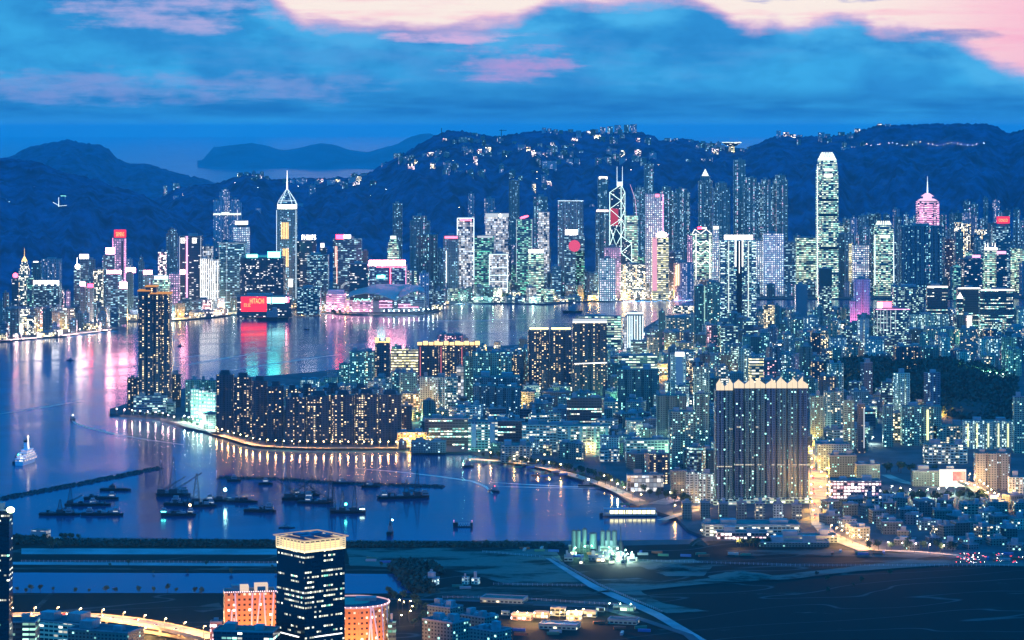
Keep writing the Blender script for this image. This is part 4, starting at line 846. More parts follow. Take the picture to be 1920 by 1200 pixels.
# great lit slab
T = tb(1350,1418,450,622,'kc','rib',ratio=.4,label='great slab tower with blazing white roof band and twin light columns',name='skyscraper',lm='the great lit slab',roof=False,col=(1.4,1.5,1.8),seg=[(1.,1.)])
panel(T,1358,1411,441,449,E_BIG if 0 else E_W,'roof_band'); panel(T,1381,1391,452,620,MATS['dark_glass'],'core',1.2,2.)
f=-T['d']/2-3; 
for x in (1379,1392): strip(T,[(x,450,x,500)],E_W2,1.7,f=f)
strip(T,[(1386,452,1386,512)],E_W2,.9,f=f)
for x in (1366,1403): strip(T,[(x,452,x,600)],emit('column_light',(.9,1,.9),1.2),1.1,f=f)
for x0,x1 in ((1351,1359),(1410,1418)):
    for y in (455,460,466,472,480,490,502,513,530,560,578): strip(T,[(x0,y,x1,y)],E_B,.9,f=f)
T = tb(1492,1514,535,624,'gd','box',label='plain blank grey wall slab in the crowded centre right',lm='the blank grey slab',col=(2.4,2.4,2.4)); b=MB(); b.box(-T['w']/2-.3,-T['d']/2-.3,4,T['w']/2+.3,-T['d']/2,T['h']); b.build('blank_wall',mat('blank_wall',(.12,.17,.20)),T['r'])
T = tb(1535,1560,504,618,'kc','box',label='dark topped cyan windowed tower beneath the tallest skyscraper',lm='the dark topped cyan tower',col=.8); b=MB(); b.box(-T['w']/2-.3,-T['d']/2-.3,T['h']*.72,T['w']/2+.3,-T['d']/2,T['h']); b.build('blank_wall',mat('slate_wall',(.05,.07,.07),.8),T['r'])
PKF=facade('pf',(.80,.42,.58),4.2,3.6,.4,.5,.05,.8,.1,PK,CY,.4,2.)
T = tb(1603,1632,524,632,'pf','rib',label='pink floodlit tower with ribbed facade',lm='the pink floodlit tower',col=(1,1,1)); PINKT=T
T = tb(1594,1604,565,632,'pf','box',label='lower pink floodlit annex at the left of the pink tower')
T = tb(1642,1706,580,655,'kc','cham',label='curved glass office framed by pale vertical ribs',lm='the curved ribbed office'); strip(T,[(x,582,x,625) for x in (1645,1651,1657,1663,1670,1679)],E_DIM,.6); strip(T,[(1642,580,1706,580)],E_PK,.7)
roofsign(T,1645,1672,566,577,E_RP,'screen'); panel(T,1645,1654,567,577,E_W,'screen')
T = tb(1676,1732,538,628,'kc','rib',label='wide teal office striped with lit floors, below the wide dark block',lm='the wide striped office',ratio=.4)
for i,(a_,b_,y,yb) in enumerate(((1739,1777,538,628),(1796,1838,541,628),(1839,1902,544,640))):
    T = tb(a_,b_,y,yb,'ko','box' if i<2 else 'cham',label=['left','middle','right'][i]+' of three dark offices with glowing white rooflines',lm='the glowing roofline offices' if i==1 else None,ratio=.5); strip(T,[(a_,y-.5,b_,y-.5)],E_PW if 0 else E_W2,1.6)
T = tb(1795,1807,560,640,'ko','cham',ratio=1.,label='slim tower with a glowing white pyramid cap',lm='the pyramid cap tower'); b=MB(); b.prism(sc(T['P'],1.),T['h']+.1,T['h']+14,top=sc(T['P'],.03)); b.build('pyramid_cap',E_W2,T['r'])
T = tb(1706,1780,590,634,'kp','rib',label='long pale gridded block in front of the glowing roofline offices',ratio=.3)
T = tb(1804,1823,592,632,'kk','box',label='block with a glowing white vertical screen'); panel(T,1813,1822,592,616,E_W2,'screen')
T = tb(1433,1452,572,640,'ky','box',label='dark edged tower with rows of cream lit windows',col=.7); 
T = tb(1453,1462,573,640,'kd','box',label='thin black tower beside the cream windowed tower')
# mid ground
D_ = [(1158,1236,693,768,'kd','rib','dark apartment cluster with pale vertical seams, centre',  'the seamed apartment cluster'),
 (1258,1286,664,760,'kp','box','tower with a broad white blank wall and lit base, centre','the white walled tower'),
 (1232,1288,742,850,'kd','rib','tall dark teal slab left of the giant estate block','the tall teal slab'),(1303,1330,738,850,'kt','rib','narrow teal tower just left of the giant estate block','the narrow teal tower'),
 (1255,1304,772,880,'kt','rib','lower teal slab before the tall teal slab',None),
 (1063,1133,746,812,'ko','cham','black glass office with glowing floor bands, centre','the black banded office'),(1045,1142,799,850,'ki','rib','green floodlit warehouse with bold white piers','the green floodlit warehouse'),
 (979,1062,797,848,'ki','box','pale banded warehouse with a rounded corner','the pale banded warehouse'),(933,984,790,843,'ko','box','teal glass block right of the white portal block',None),
 (878,933,792,846,'ki','box','white portal fronted block with pink lit piers on the quay','the white portal block'),(797,878,786,836,'ko','box','wide dark teal block left of the white portal block',None),
 (745,799,812,838,'ky','box','yellow lit terrace building on the waterfront','the yellow lit terrace'),(770,836,829,849,'kb','box','windowless blue shed on the pier','the windowless pier shed'),
 (1173,1254,826,868,'ki','box','long low office with glowing yellow green floors','the yellow green office'),(1126,1160,820,858,'kp','box','small white stair block left of the yellow green office',None),
 (1176,1244,892,922,'gd','box','low hall with white vertical panels near the quay','the white panelled hall'),(1258,1288,884,926,'kd','box','dark parking block right of the white panelled hall',None),
 (1287,1312,886,944,'kp','rib','pale lit tower left of the giant estate block base','the pale lit pair'),(1312,1339,888,944,'kp','rib','second pale lit tower against the giant estate block',None),
 (1556,1606,855,894,'kd','box','dark office with pale framed windows right of the glowing road','the pale framed office'),(1606,1650,872,908,'kd','box','lower dark office right of the pale framed office',None),
 (1558,1652,903,948,'lp','box','pink lit school with rows of banded balconies','the pink banded school'),(1735,1815,834,870,'ki','rib','wide green white slab with banded windows, right','the green white slab'),
 (1742,1812,798,836,'kl','rib','banded pale blue slab above the green white slab',None),(1692,1766,762,836,'kt','rib','broad residential slab with a yellow lit stair column','the yellow stair slab'),
 (1674,1692,775,830,'ky','box','yellow lit block tucked left of the stair slab',None),(1656,1675,762,838,'kt','box','tall teal tower left of the yellow lit block',None),(1608,1622,758,850,'kr','box','thin dark tower with a column of white lamps','the thin lamp column tower'),
 (1583,1602,750,850,'kt','rib','pale blue tower near the dark park edge','the pale blue park tower'),(1547,1580,735,820,'kl','rib','white framed tower right of the giant estate block','the white framed tower'),(1520,1545,742,838,'kt','rib','teal tower touching the right of the giant estate block',None),
 (1810,1900,790,842,'kp','rib','long pale slab with five yellow lit stair columns','the five column slab'),(1901,1921,745,850,'kt','box','tall blue tower at the right photo edge','the right edge tower'),
 (1830,1895,850,918,'kb','rib','dark apartment group above the curved flyover','the dark flyover apartments'),(1893,1921,895,945,'kp','rib','pink based pale towers at the right photo edge',None),
 (1679,1729,650,695,'kr','rib','dark warm windowed slab at the park edge','the warm windowed slab'),(1733,1760,652,692,'kd','rib','dark brown slab right of the warm windowed slab',None),
 (1838,1875,636,684,'kp','rib','white gridded tower pair above the park','the white gridded pair'),(1796,1820,660,690,'kp','rib','small pale block left of the white gridded pair',None),(1764,1783,632,672,'kp','rib','pinkish white tower with bright base lamp',None),
 (1160,1232,668,712,'oc','box','mint white lit commercial block, centre','the mint lit block'),(1140,1178,682,724,'kd','rib','dark low block left of the mint lit block',None),
 (1070,1110,690,738,'ki','rib','pale framed block below the outlined dark slab',None),(1366,1395,700,740,'kb','box','blue block with white vents above the giant estate block',None),
 (1405,1432,672,735,'ow','box','cream banded tower with red lit base','the cream banded tower'),(1432,1455,675,735,'kk','box','red lit tower behind the giant estate block',None),
 (1325,1345,610,668,'kk','box','dark tower streaked with red neon','the red neon tower'),(1352,1384,612,668,'kc','box','turquoise floodlit block right of the red neon tower','the turquoise block')]
for i,(a_,b_,y,yb,m,pl,lab,lm) in enumerate(D_):
    T = tb(a_,b_,y,yb,m,pl,label=lab,lm=lm,ratio=.4 if b_-a_>60 else .7,col=(1.15 if m in('kp','ki') else 1.))
    if 'stair column' in lab and 'five' not in lab: strip(T,[(1739,768,1739,825)],E_Y if 0 else emit('stair_yellow',(.95,1,.5),1.6),1.6)
    if 'five' in lab: [strip(T,[(x,794,x,838)],MATS['stair_yellow'],.9) for x in (1815,1832,1853,1872,1890)]
    if 'portal' in lab and 'left' not in lab and 'right' not in lab: [panel(T,x,x+9,794,838,mat('pier_pale',(.45,.38,.40)),'pier',2,2.5) for x in (884,918)]
    if 'blank wall' in lab: panel(T,1267,1280,668,745,mat('wall_pale',(.35,.38,.40)),'blank_wall',.4); panel(T,1266,1283,660,668,E_W2,'lit_panel_or_glow')
    if 'lamp' in lab and 'column' in lab: strip(T,[(1620,765,1620,840)],E_DIM,.8)
    if 'green floodlit' in lab: [panel(T,x,x+5,801,848,mat('pier_green',(.30,.45,.38)),'pier',1.2,1.8) for x in (1064,1086,1113,1135)]
    if 'parking' in lab: pass
# billboard building by the flyover
T = tb(1712,1811,884,912,'kd','box',ratio=.3,label='low building with a blazing white gable wall and a poster',lm='the blazing gable wall')
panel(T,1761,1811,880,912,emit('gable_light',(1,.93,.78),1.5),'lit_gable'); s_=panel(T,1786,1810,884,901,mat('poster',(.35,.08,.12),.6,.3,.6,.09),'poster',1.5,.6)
# giant estate block
def estate(x0,x1,n,yt,yb,lab,lm=None,name='estate_block'):
    T = tower(x0,x1,yt,yb=yb,m='kd',plan='box',depth=30,name=name,label=lab,lm=lm,plant=False,roof=False); w,d,h=T['w'],T['d'],T['h']; rr=random.Random(int(x0))
    s=w/n; 
    for i in range(n):                         # projecting bays with recessed dark gaps between
        x=-w/2+i*s; b=MB(); b.prism([(x+s*.10,-d/2-5),(x+s*.42,-d/2-5),(x+s*.42,-d/2-2),(x+s*.58,-d/2-2),(x+s*.58,-d/2-5),(x+s*.9,-d/2-5),(x+s*.9,-d/2-.01),(x+s*.1,-d/2-.01)],0,h+.5,True,0,1,u0=rr.random()*99)
        b.build('bay',[MATS['ke'],ROOF],T['r'],color=(.9,1.05,1.2,1) if i%3 else (.7,.75,1.3,1))
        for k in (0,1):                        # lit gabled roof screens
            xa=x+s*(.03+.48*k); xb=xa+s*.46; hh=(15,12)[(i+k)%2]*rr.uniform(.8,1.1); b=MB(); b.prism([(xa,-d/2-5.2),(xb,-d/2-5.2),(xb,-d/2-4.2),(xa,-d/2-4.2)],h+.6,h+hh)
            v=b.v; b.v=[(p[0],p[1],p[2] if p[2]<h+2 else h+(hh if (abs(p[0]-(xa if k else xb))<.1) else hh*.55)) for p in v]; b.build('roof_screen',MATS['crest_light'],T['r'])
        b=MB(); b.box(x+s*.2,-d/2+4,h,x+s*.8,d/2-4,h+6); b.build('plant_room',CONC,T['r'])
    for i in range(n):
        for zf in (.33, .66):
            q=0.
            while q < .8:
                e=q+rr.uniform(.06,.28)
                if rr.random() < (.8 if zf == .33 else .3): b=MB(); z=h*zf; x=-w/2+(i+.08)*s; b.box(x+q*s,-d/2-5.6,z,x+min(e,.84)*s,-d/2-5.2,z+1.3); b.build('lit_floor',emit('floor_line',(1,.88,.66),.8),T['r'])
                q=e+rr.uniform(.03,.08)
    b=MB(); b.box(-w/2-4,-d/2-10,0,w/2+4,-d/2-5.3,7); b.build('podium',[MATS['ki']],T['r'],color=(1.2,1.5,1.4,1))
    return T
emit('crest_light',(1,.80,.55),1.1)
EST=estate(1375,1515,7,728,942,'right and larger part of the giant estate block with lit gabled crest',lm='the giant estate block')
T=estate(1342,1374,2,732,945,'left narrow part of the giant estate block with lit gabled crest')
# ------------------------------------------------------------------ ordinary blocks of the peninsula
G_PEN='blocks of the peninsula'
def in_poly(x, y, P):
    c = False; j = len(P)-1
    for i in range(len(P)):
        if (P[i][1] > y) != (P[j][1] > y) and x < (P[j][0]-P[i][0])*(y-P[i][1])/(P[j][1]-P[i][1])+P[i][0]: c = not c
        j = i
    return c
KOWPX = KFAR+KNEAR
NOGO = [[(1530,692),(1600,672),(1690,690),(1800,682),(1905,700),(1905,800),(1790,786),(1690,758),(1600,748),(1540,735)],      # the dark park
        [(1512,822),(1550,832),(1556,990),(1512,985)],[(1530,985),(1700,1040),(1500,1040)],[(1650,905),(1812,912),(1900,950),(1660,948)],[(206,770),(262,752),(340,760),(400,790),(405,830),(205,778)],
        [(934,850),(1180,880),(1250,930),(1240,975),(1120,905)],[(1120,905),(1330,925),(1330,950),(1290,1000)],[(1210,700),(1262,700),(1262,735),(1210,735)],[(1338,900),(1522,900),(1522,980),(1338,980)]]
def nogo(x, y): return any(in_poly(x, y, P) for P in NOGO)
rng = random.Random(5)
cand = []
y = 604.
while y < 950:
    D = dist(y, 3); st = rng.uniform(17, 21)*F/D*.9+4; x = 300+rng.uniform(0, 20)
    while x < 1925:
        if in_poly(x, y, KOWPX) and not nogo(x, y): cand.append((x+rng.uniform(-4, 4), y+rng.uniform(-2.5, 2.5)))
        x += st*(1.15 if y < 760 else 1.35)
    y += (8.5 if y < 700 else 11 if y < 800 else 15)
print('cand', len(cand))
def env_k(px): return interp([(200,770),(405,760),(640,700),(780,690),(990,650),(1100,650),(1180,648),(1240,606),(1300,590),(1420,580),(1500,575),(1600,575),(1920,580)], px)
nk = 0
for x, y in cand:
    D = dist(y, 3)
    if y < 640: hm = rng.choice([22,30,38,48,60,70]); 
    elif y < 720: hm = rng.choice([18,24,30,40,52,68])
    elif y < 800: hm = rng.choice([14,22,30,38,50,75])
    else: hm = rng.choice([12,18,24,30,36,55])
    if 850 < x < 1200 and y > 745: hm = min(hm, 24)
    if 1500 < x and 800 < y: hm = min(hm, 48)
    yt = y-hm*F/D; e = env_k(x)
    if yt < e: yt = e+rng.uniform(0, 12)
    if y-yt < 5: continue
    hgt = (y-yt)*D/F
    if hgt > 45: m = rng.choice(['kt','kd','kt','kb','kl','kr','kc','kp']); nm = 'residential_high_rise' if m not in ('kc',) else 'office_tower'; w = rng.uniform(20, 32)
    else: m = rng.choice(['kt','kd','kl','kl','kb','ki','kc','kt','kp','ko','kd','lw','kc','kk','ky','kp'] if y < 730 else ['kt','kd','kl','kb','ki','kd','kt','kp','ko','kd']); nm = 'apartment_block' if m not in ('ki','ko','kc') else 'commercial_block'; w = rng.uniform(22, 48)
    tint = rng.uniform(.6, 1.25); tint = (tint*rng.uniform(.85, 1.1), tint, tint*rng.uniform(.9, 1.25))
    T = filler('pen', x, D, w, yt, m, rng.choice(['box','rib','rib','cross']) if hgt > 45 else rng.choice(['box','box','rib']), rng.choice([0, 0, 15, -20, 30, -35, 8]), tint, nm, 'building', rng.uniform(.5, 1.), group=G_PEN)
    if T: nk += 1
for _ in range(2600):
    x, y = rng.uniform(620, 1925), rng.uniform(640, 950)
    if not in_poly(x, y, KOWPX) or nogo(x, y): continue
    T = filler('pen', x, dist(y, 3), rng.uniform(12, 22), None, rng.choice(['kq','kl','kd','kt','kq','ki','ky','kb']), 'box', rng.choice([0, 15, -20]), [rng.uniform(.6, 1.1)]*3, 'infill_block', 'building', .8, rng.uniform(8, 26), group='small blocks between the peninsula towers')
    if T: nk += 1
    if sum(1 for q in FILL if q[0]['r'].name.startswith('infill')) >= 230: break
print('peninsula fillers', nk)
# low old quarter at the right, five and six storeys with cluttered roofs
rng = random.Random(21); ny = 0
for row in range(9):
    y = 956+row*9.5; x = 1558 if y < 985 else 1580+(y-985)*1.2
    while x < 1925:
        w = rng.uniform(12, 22); D = dist(y+rng.uniform(-2, 2), 3); m = rng.choice(['kq','kq','kd','kq','kl','kb','kp'])
        if row > 6 and x < 1700: x += 15; continue
        T = filler('old', x, D, w*1.3, None, m, 'box', rng.choice([0, 12, -18, 25]), [rng.uniform(.5, .95)]*3, 'low_house_block', 'building', .9, rng.uniform(9, 17) if row < 7 else rng.uniform(5, 8), group='low old blocks behind the dark airfield')
        if T: ny += 1
        x += w*1.3*F/D*1.08+2
for i in range(14):
    x = 1288+i*17.2; D = dist(974, 3)
    T = filler('old', x, D, 11.5, None, ['kq','kl','kq','kp','kd','kl','kq'][i%7], 'box', 0, [rng.uniform(.6, 1.2)]*3, 'tenement_block', 'building', 1.1, rng.uniform(17, 21), group='tenements below the giant estate block')
LM += [(1400,960,'the row of tenements'),(1600,975,'the left corner of the old quarter'),(1720,975,'the middle of the old quarter'),(1850,980,'the right of the old quarter'),(1700,1015,'the old quarter front'),(1850,1020,'the parked vehicle yard'),(1690,930,'the green sports court'),(1500,700,'the curved street'),
       (1250,700,'the golden street glow'),(1560,640,'the crowded centre blocks'),(1640,650,'the park edge school'),(1450,620,'the busy tourist quarter'),(1760,610,'the long gridded block'),(1880,700,'the stadium lights'),(1100,770,'the centre yard'),(1500,600,'the blank slab surroundings'),(1400,650,'the lit tourist streets')]
# sheds below the tenements
for i,(a_,b_,y,yb,m,lab,c_) in enumerate(((1322,1500,985,1006,'ki','long low warehouse with pale concrete wall at the water corner',.9),(1316,1342,982,1004,'ki','ramped parking end of the long warehouse',.8),(1345,1440,1000,1012,'lp','pink lit low shed in front of the long warehouse',.7),(1458,1570,1006,1018,'kl','low tin roofed depot beside the airfield',.8),(1425,1555,1018,1026,'kd','flat dark depot roof beside the airfield road',.7),
        (1572,1700,936,950,'kd','blue roofed bus shed below the pink banded school',.7))):
    T = tower(a_,b_,y,yb=yb,m=m,plan='box',ratio=.35,label=lab,col=c_,name='warehouse',roof=True,lm='the long warehouse' if i==0 else None)
# ================================================================== foreground ground sheets
def rough_poly(L, amp=3., step=14., seed=0, z=0.):
    P = []
    for (a, b), (c, d) in zip(L, L[1:]+L[:1]):
        n = max(1, int(math.hypot(c-a, (d-b)*3)/step))
        for i in range(n):
            x, y = lerp(a, c, i/n), lerp(b, d, i/n); k = 0 if n == 1 else 1
            P.append(pt(x+k*amp*fbm(x*.05+seed, y*.2), y+k*amp*.35*fbm(x*.06, y*.2+seed+9), z))
    return P
def sheet(name, L, z, m, amp=0., step=14., seed=0, kind='structure'):
    P = rough_poly(L, amp, step, seed, z) if amp else gp(L, z)
    b = MB(); b.face([(x, y, z) for x, y in P])
    a = sum(P[i][0]*P[(i+1) % len(P)][1]-P[(i+1) % len(P)][0]*P[i][1] for i in range(len(P)))
    if a < 0: b.f[0] = b.f[0][::-1]
    return tag(b.build(name, m), kind=kind)
def ground_mat(name, c0, c1, lo, hi, sx=.004, sy=.013, seed=0.):
    m = bpy.data.materials.new(name); m.use_nodes = True; t = NT(m.node_tree); x, y, z = t.sep(t.n('ShaderNodeNewGeometry').outputs['Position'])
    a = t.noise(t.xyz(t.m('MULTIPLY', x, sx), t.m('MULTIPLY', y, sy), seed), 1., 6, .68); f = t.noise(t.xyz(t.m('MULTIPLY', x, .08), t.m('MULTIPLY', y, .16), seed), 1., 4, .7)
    tr = t.noise(t.xyz(t.m('MULTIPLY', t.m('ADD', x, t.m('MULTIPLY', y, .6)), .0035), t.m('MULTIPLY', t.m('SUBTRACT', y, t.m('MULTIPLY', x, .4)), .012), seed+4), 1., 1, .5)
    track = t.m('SUBTRACT', 1., t.ss(t.m('ABSOLUTE', t.m('SUBTRACT', tr, .5)), .0, .012))
    k = t.ss(t.m('ADD', a, t.m('MULTIPLY', t.m('SUBTRACT', f, .5), .22)), lo, hi)
    c = t.mix(k, c0, c1); c = t.mix(t.m('MULTIPLY', track, .55), c, (.10, .11, .10))
    nd = t.n('ShaderNodeVectorMath', operation='SCALE'); t.put(nd.inputs[0], c); t.put(nd.inputs['Scale'], t.m('ADD', .55, t.m('MULTIPLY', f, .9)))
    b = t.n('ShaderNodeBsdfPrincipled'); t.put(b.inputs['Base Color'], nd.outputs[0]); b.inputs['Roughness'].default_value = .95; b.inputs['Specular IOR Level'].default_value = .1
    o = t.n('ShaderNodeOutputMaterial'); t.put(o.inputs[0], b.outputs[0]); return m
GRASS = ground_mat('dark_grass', (.006, .009, .006), (.075, .085, .07), .60, .70); EARTH = ground_mat('pale_earth', (.10, .11, .09), (.008, .012, .008), .49, .60, .009, .026, 3.); EARTH2 = ground_mat('grey_earth', (.055, .060, .050), (.008, .012, .008), .46, .58, .012, .03, 7.)
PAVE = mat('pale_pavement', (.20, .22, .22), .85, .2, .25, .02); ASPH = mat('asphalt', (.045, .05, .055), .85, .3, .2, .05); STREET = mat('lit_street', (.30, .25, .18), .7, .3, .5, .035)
sheet('grassland', [(-120,1016),(640,1024),(1060,1026),(1300,1020),(1330,1014),(1550,1015),(1640,1030),(1900,1058),(2100,1060),(2200,1300),(-200,1300)], 3.1, GRASS, 2.5, 30, 3)
sheet('path', [(40,1028),(520,1029),(520,1040),(40,1039)], 3.3, PAVE); sheet('path', [(-60,1053),(520,1056),(520,1062),(-60,1058)], 3.3, PAVE); sheet('path', [(-60,1064),(760,1067),(760,1070),(-60,1067)], 3.3, EARTH2)
sheet('field', [(650,1029),(760,1027),(1040,1030),(1062,1062),(1100,1096),(960,1098),(905,1082),(840,1068),(655,1060)], 3.3, EARTH, 3, 14, 1)
sheet('field', [(840,1100),(1090,1102),(1180,1132),(1200,1150),(1010,1140),(900,1128),(760,1118),(800,1108)], 3.3, EARTH2, 3, 14, 2)
sheet('path', [(1022,1046),(1032,1047),(1120,1098),(1240,1150),(1350,1215),(1325,1215),(1225,1155),(1105,1101)], 3.7, PAVE, .6, 20, 4)
sheet('field', [(1110,1086),(1195,1084),(1270,1094),(1200,1108),(1240,1130),(1330,1146),(1250,1150),(1160,1118),(1100,1100)], 3.5, EARTH, 3, 12, 5)
sheet('field', [(1180,1052),(1300,1048),(1335,1062),(1320,1080),(1250,1080),(1210,1066)], 3.5, EARTH, 3, 10, 6)
sheet('path', [(1100,1112),(1200,1098),(1330,1084),(1460,1078),(1600,1062),(1700,1050),(1780,1047),(1920,1056),(1920,1062),(1790,1058),(1700,1064),(1610,1070),(1480,1086),(1330,1094),(1210,1106)], 3.7, EARTH, 1.5, 16, 7)
sheet('field', [(1360,1032),(1560,1030),(1780,1042),(1720,1046),(1540,1042),(1380,1042)], 3.5, EARTH2, 3, 12, 8)
sheet('channel_water', [(-60,1073),(740,1076),(752,1092),(772,1112),(700,1113),(400,1112),(-60,1112)], 3.4, bpy.data.materials['harbour_water'], 1.5, 14, 9)
sheet('path', [(20,1180),(35,1181),(100,1114),(92,1113)], 3.4, EARTH2); sheet('field', [(340,1142),(410,1130),(420,1142),(380,1148)], 3.4, EARTH2, 2, 10, 11)
# gravel heaps and sea wall
def heap(px, py, w, h, hz, m, lab, name='gravel_heap', seed=0):
    D = dist(py, 3); W_ = w*D/F; r = MB(); n, k = 22, 7; G = []
    for j in range(k+1):
        t = j/k
        for i in range(n):
            a = 6.2832*i/n; q = (1-t)*(1+.18*fbm(math.cos(a)*2+seed, math.sin(a)*2, t*2)); G.append((W_/2*q*math.cos(a), W_/2*q*math.sin(a)*h, hz*(t**.8)*(1+.1*fbm(a, t*3, seed))-.5))
    r.v = G
    for j in range(k):
        for i in range(n):
            a, b = j*n+i, j*n+(i+1) % n; r.f.append([a, b, b+n, a+n]); r.uv += [(0,0)]*4; r.mi.append(0)
    return tag(r.build(name, m, loc=(X(px, D), D, 3)), lab, 'heap')
heap(1390,1082,130,.8,7,EARTH,'broad pale gravel heap beside the dirt track on the dark field'); heap(1262,1066,90,.9,6,EARTH,'rounded pale earth heap right of the bright yard',seed=3); heap(1310,1022,40,1.,9,EARTH2,'dark spoil heap near the sea wall and the moored barge',seed=5)
# ================================================================== near towers
T = tower(513,643,1037,D=2310,m='nt',plan='box',rot=39,ratio=1.,label='black glass office tower with a glowing yellow louvred crown, nearest foreground',name='office_tower',lm='the glowing louvred crown tower',roof=False,base=3,plant=False)
h,w=T['h'],T['w']; r=T['r']
b=MB(); b.box(-w/2+3,-w/2+3,h,w/2-3,w/2-3,h+7); b.build('lit_core',emit('core_gold',(1,.74,.30),1.7),r)
b=MB(); b.box(-w/2+2.4,-w/2+2.4,h+7.02,w/2-2.4,w/2-2.4,h+9.6); b.build('roof',mat('roof_dark_blue',(.03,.04,.06)),r)
b=MB(); b.box(-w/2-.4,-w/2-.4,h,w/2+.4,w/2+.4,h+1.2); b.build('crown_base',emit('base_gold',(1,.82,.45),1.9),r)
LOU=mat('louvre_cream',(.75,.62,.42),.5); FR=emit('louvre_glow',(1,.78,.46),.95)
for k in range(5):
    z=h+2.2+k*1.7; b=MB()
    for s in (-1,1): b.box(-w/2,s*w/2-.25,z,w/2,s*w/2+.25,z+.7,bottom=True); b.box(s*w/2-.25,-w/2+.3,z,s*w/2+.25,w/2-.3,z+.7,bottom=True)
    b.build('louvre',FR,r)
for i in range(9):
    t=-w/2+w*i/8
    for q in ((t,-w/2-.5),(-w/2-.5,t)): b=MB(); b.box(q[0]-.35,q[1]-.35,h+1.2,q[0]+.35,q[1]+.35,h+10.2); b.build('louvre_post',FR,r)
b=MB(); o=w/2+2.2
for s in (-1,1): b.box(-o,s*o-.5,h+10.2,o,s*o+.5,h+11,bottom=True); b.box(s*o-.5,-o+.5,h+10.2,s*o+.5,o-.5,h+11,bottom=True)
for t in (-.3,0,.3): b.box(t*w-.3,-o+.5,h+10.3,t*w+.3,o-.5,h+10.9,bottom=True)
b.build('crown_frame',emit('frame_pink',(1,.72,.6),.45),r)
for q in ((-8,-6,5,3),(6,5,7,4),(-5,9,4,5),(10,-9,4,3)): b=MB(); b.box(q[0]-q[2],q[1]-q[3],h+9.6,q[0]+q[2],q[1]+q[3],h+12); b.build('plant_room',mat('plant_blue',(.12,.14,.2)),r)
for (x0,y0,x1,y1) in ((-w/2+10,-w/2-.3,w/2-3,-w/2-.3),(-w/2-.3,-w/2+8,-w/2-.3,w/2-6)): b=MB(); z=h-71; b.tube((x0,y0,z),(x1,y1,z),.5); b.build('light_line',E_W2,r)
# orange floodlit slab, left of it
T = tower(414,516,1113,D=2440,m='ao',plan='box',rot=9,ratio=.5,label='orange floodlit office slab with small square windows and white zigzag bands',name='office_block',lm='the orange floodlit slab',base=3,rf=ROOF)
AO=T; w,d,h=T['w'],T['d'],T['h']
b=MB(); b.box(-w*.3,-d*.2,h,-w*.02,d*.3,h+5); b.build('lift_house',emit('pent_peach',(1,.75,.6),.9),T['r']); b=MB(); b.box(w*.1,-d*.1,h,w*.36,d*.35,h+6); b.build('lift_house',MATS['pent_peach'],T['r'])
STW=mat('stripe_white',(.8,.72,.74),.6)
def zig(T,pts_,f,wd=1.):
    for (x0,z0,x1,z1) in pts_:
        b=MB(); b.face([(x0-wd,f,z0),(x0+wd,f,z0),(x1+wd,f,z1),(x1-wd,f,z1)]); b.face([(x0-wd,f+.25,z0),(x1-wd,f+.25,z1),(x1+wd,f+.25,z1),(x0+wd,f+.25,z0)]); b.build('zigzag_band',STW,T['r'])
zig(T,[(-w*.42,0,-w*.36,h*.8),(-w*.22,0,-w*.32,h*.7),(-w*.22,0,-w*.3,h),(0,0,.04*w,h),(.02*w,0,.2*w,h),(.36*w,0,.26*w,h),(.36*w,h*.0,.46*w,h)],-d/2-.4,.7)
for i in range(24): b=MB(); b.ball((lerp(-w/2,w/2,i/23),-d/2-.3,h+1.2),.45,5,3); b.build('rim_lamp',E_RP if 0 else emit('rim_rose',(1,.6,.6),5),T['r'])
# curved block, right of it
T = tower(588,727,1141,D=2400,m='ao',plan='round',ratio=1.,label='rounded orange floodlit block with a rim of lights and a roof lawn',name='office_block',base=3,rf=mat('roof_dark_blue',(.03,.04,.06)),lm='the rounded orange block',roof=False,plant=False)
T_RND=T; w,h=T['w'],T['h']; r=T['r']
for i in range(40):
    a=6.2832*i/40
    if math.sin(a) < .35: b=MB(); b.ball((w/2*1.005*math.cos(a),w/2*1.005*math.sin(a),h+.8),.5,5,3); b.build('rim_lamp',MATS['rim_rose'],r)
b=MB(); P=p_round(w*1.01,w*1.01,40); Q=p_round(w*.97,w*.97,40)
for i in range(40): j=(i+1)%40; b.face([(P[i][0],P[i][1],h+1),(P[j][0],P[j][1],h+1),(Q[j][0],Q[j][1],h+1),(Q[i][0],Q[i][1],h+1)]); b.face([(P[i][0],P[i][1],h-.5),(P[j][0],P[j][1],h-.5),(P[j][0],P[j][1],h+1),(P[i][0],P[i][1],h+1)])
b.build('rim',emit('rim_glow',(1,.6,.7),.8),r)
b=MB(); b.prism([(x*.55-3,y*.55+4) for x,y in P],h,h+.4); b.build('roof_lawn',mat('roof_lawn',(.05,.22,.16),.9),r); b=MB(); b.box(2,6,h,20,16,h+3); b.build('plant_room',CONC,r)
for k,(a0,a1) in enumerate(((-1.15,-1.0),(-.55,-.95),(-.45,-.62),(-.2,-.36),(-.9,-1.02))):
    b=MB(); R_=w/2+.4; n=6
    for i in range(n):
        za,zb=h*i/n,h*(i+1)/n; aa,ab=lerp(a0,a1,i/n),lerp(a0,a1,(i+1)/n); e=.025
        b.face([(R_*math.cos(aa-e),R_*math.sin(aa-e),za),(R_*math.cos(aa+e),R_*math.sin(aa+e),za),(R_*math.cos(ab+e),R_*math.sin(ab+e),zb),(R_*math.cos(ab-e),R_*math.sin(ab-e),zb)])
    b.build('zigzag_band',STW,r)
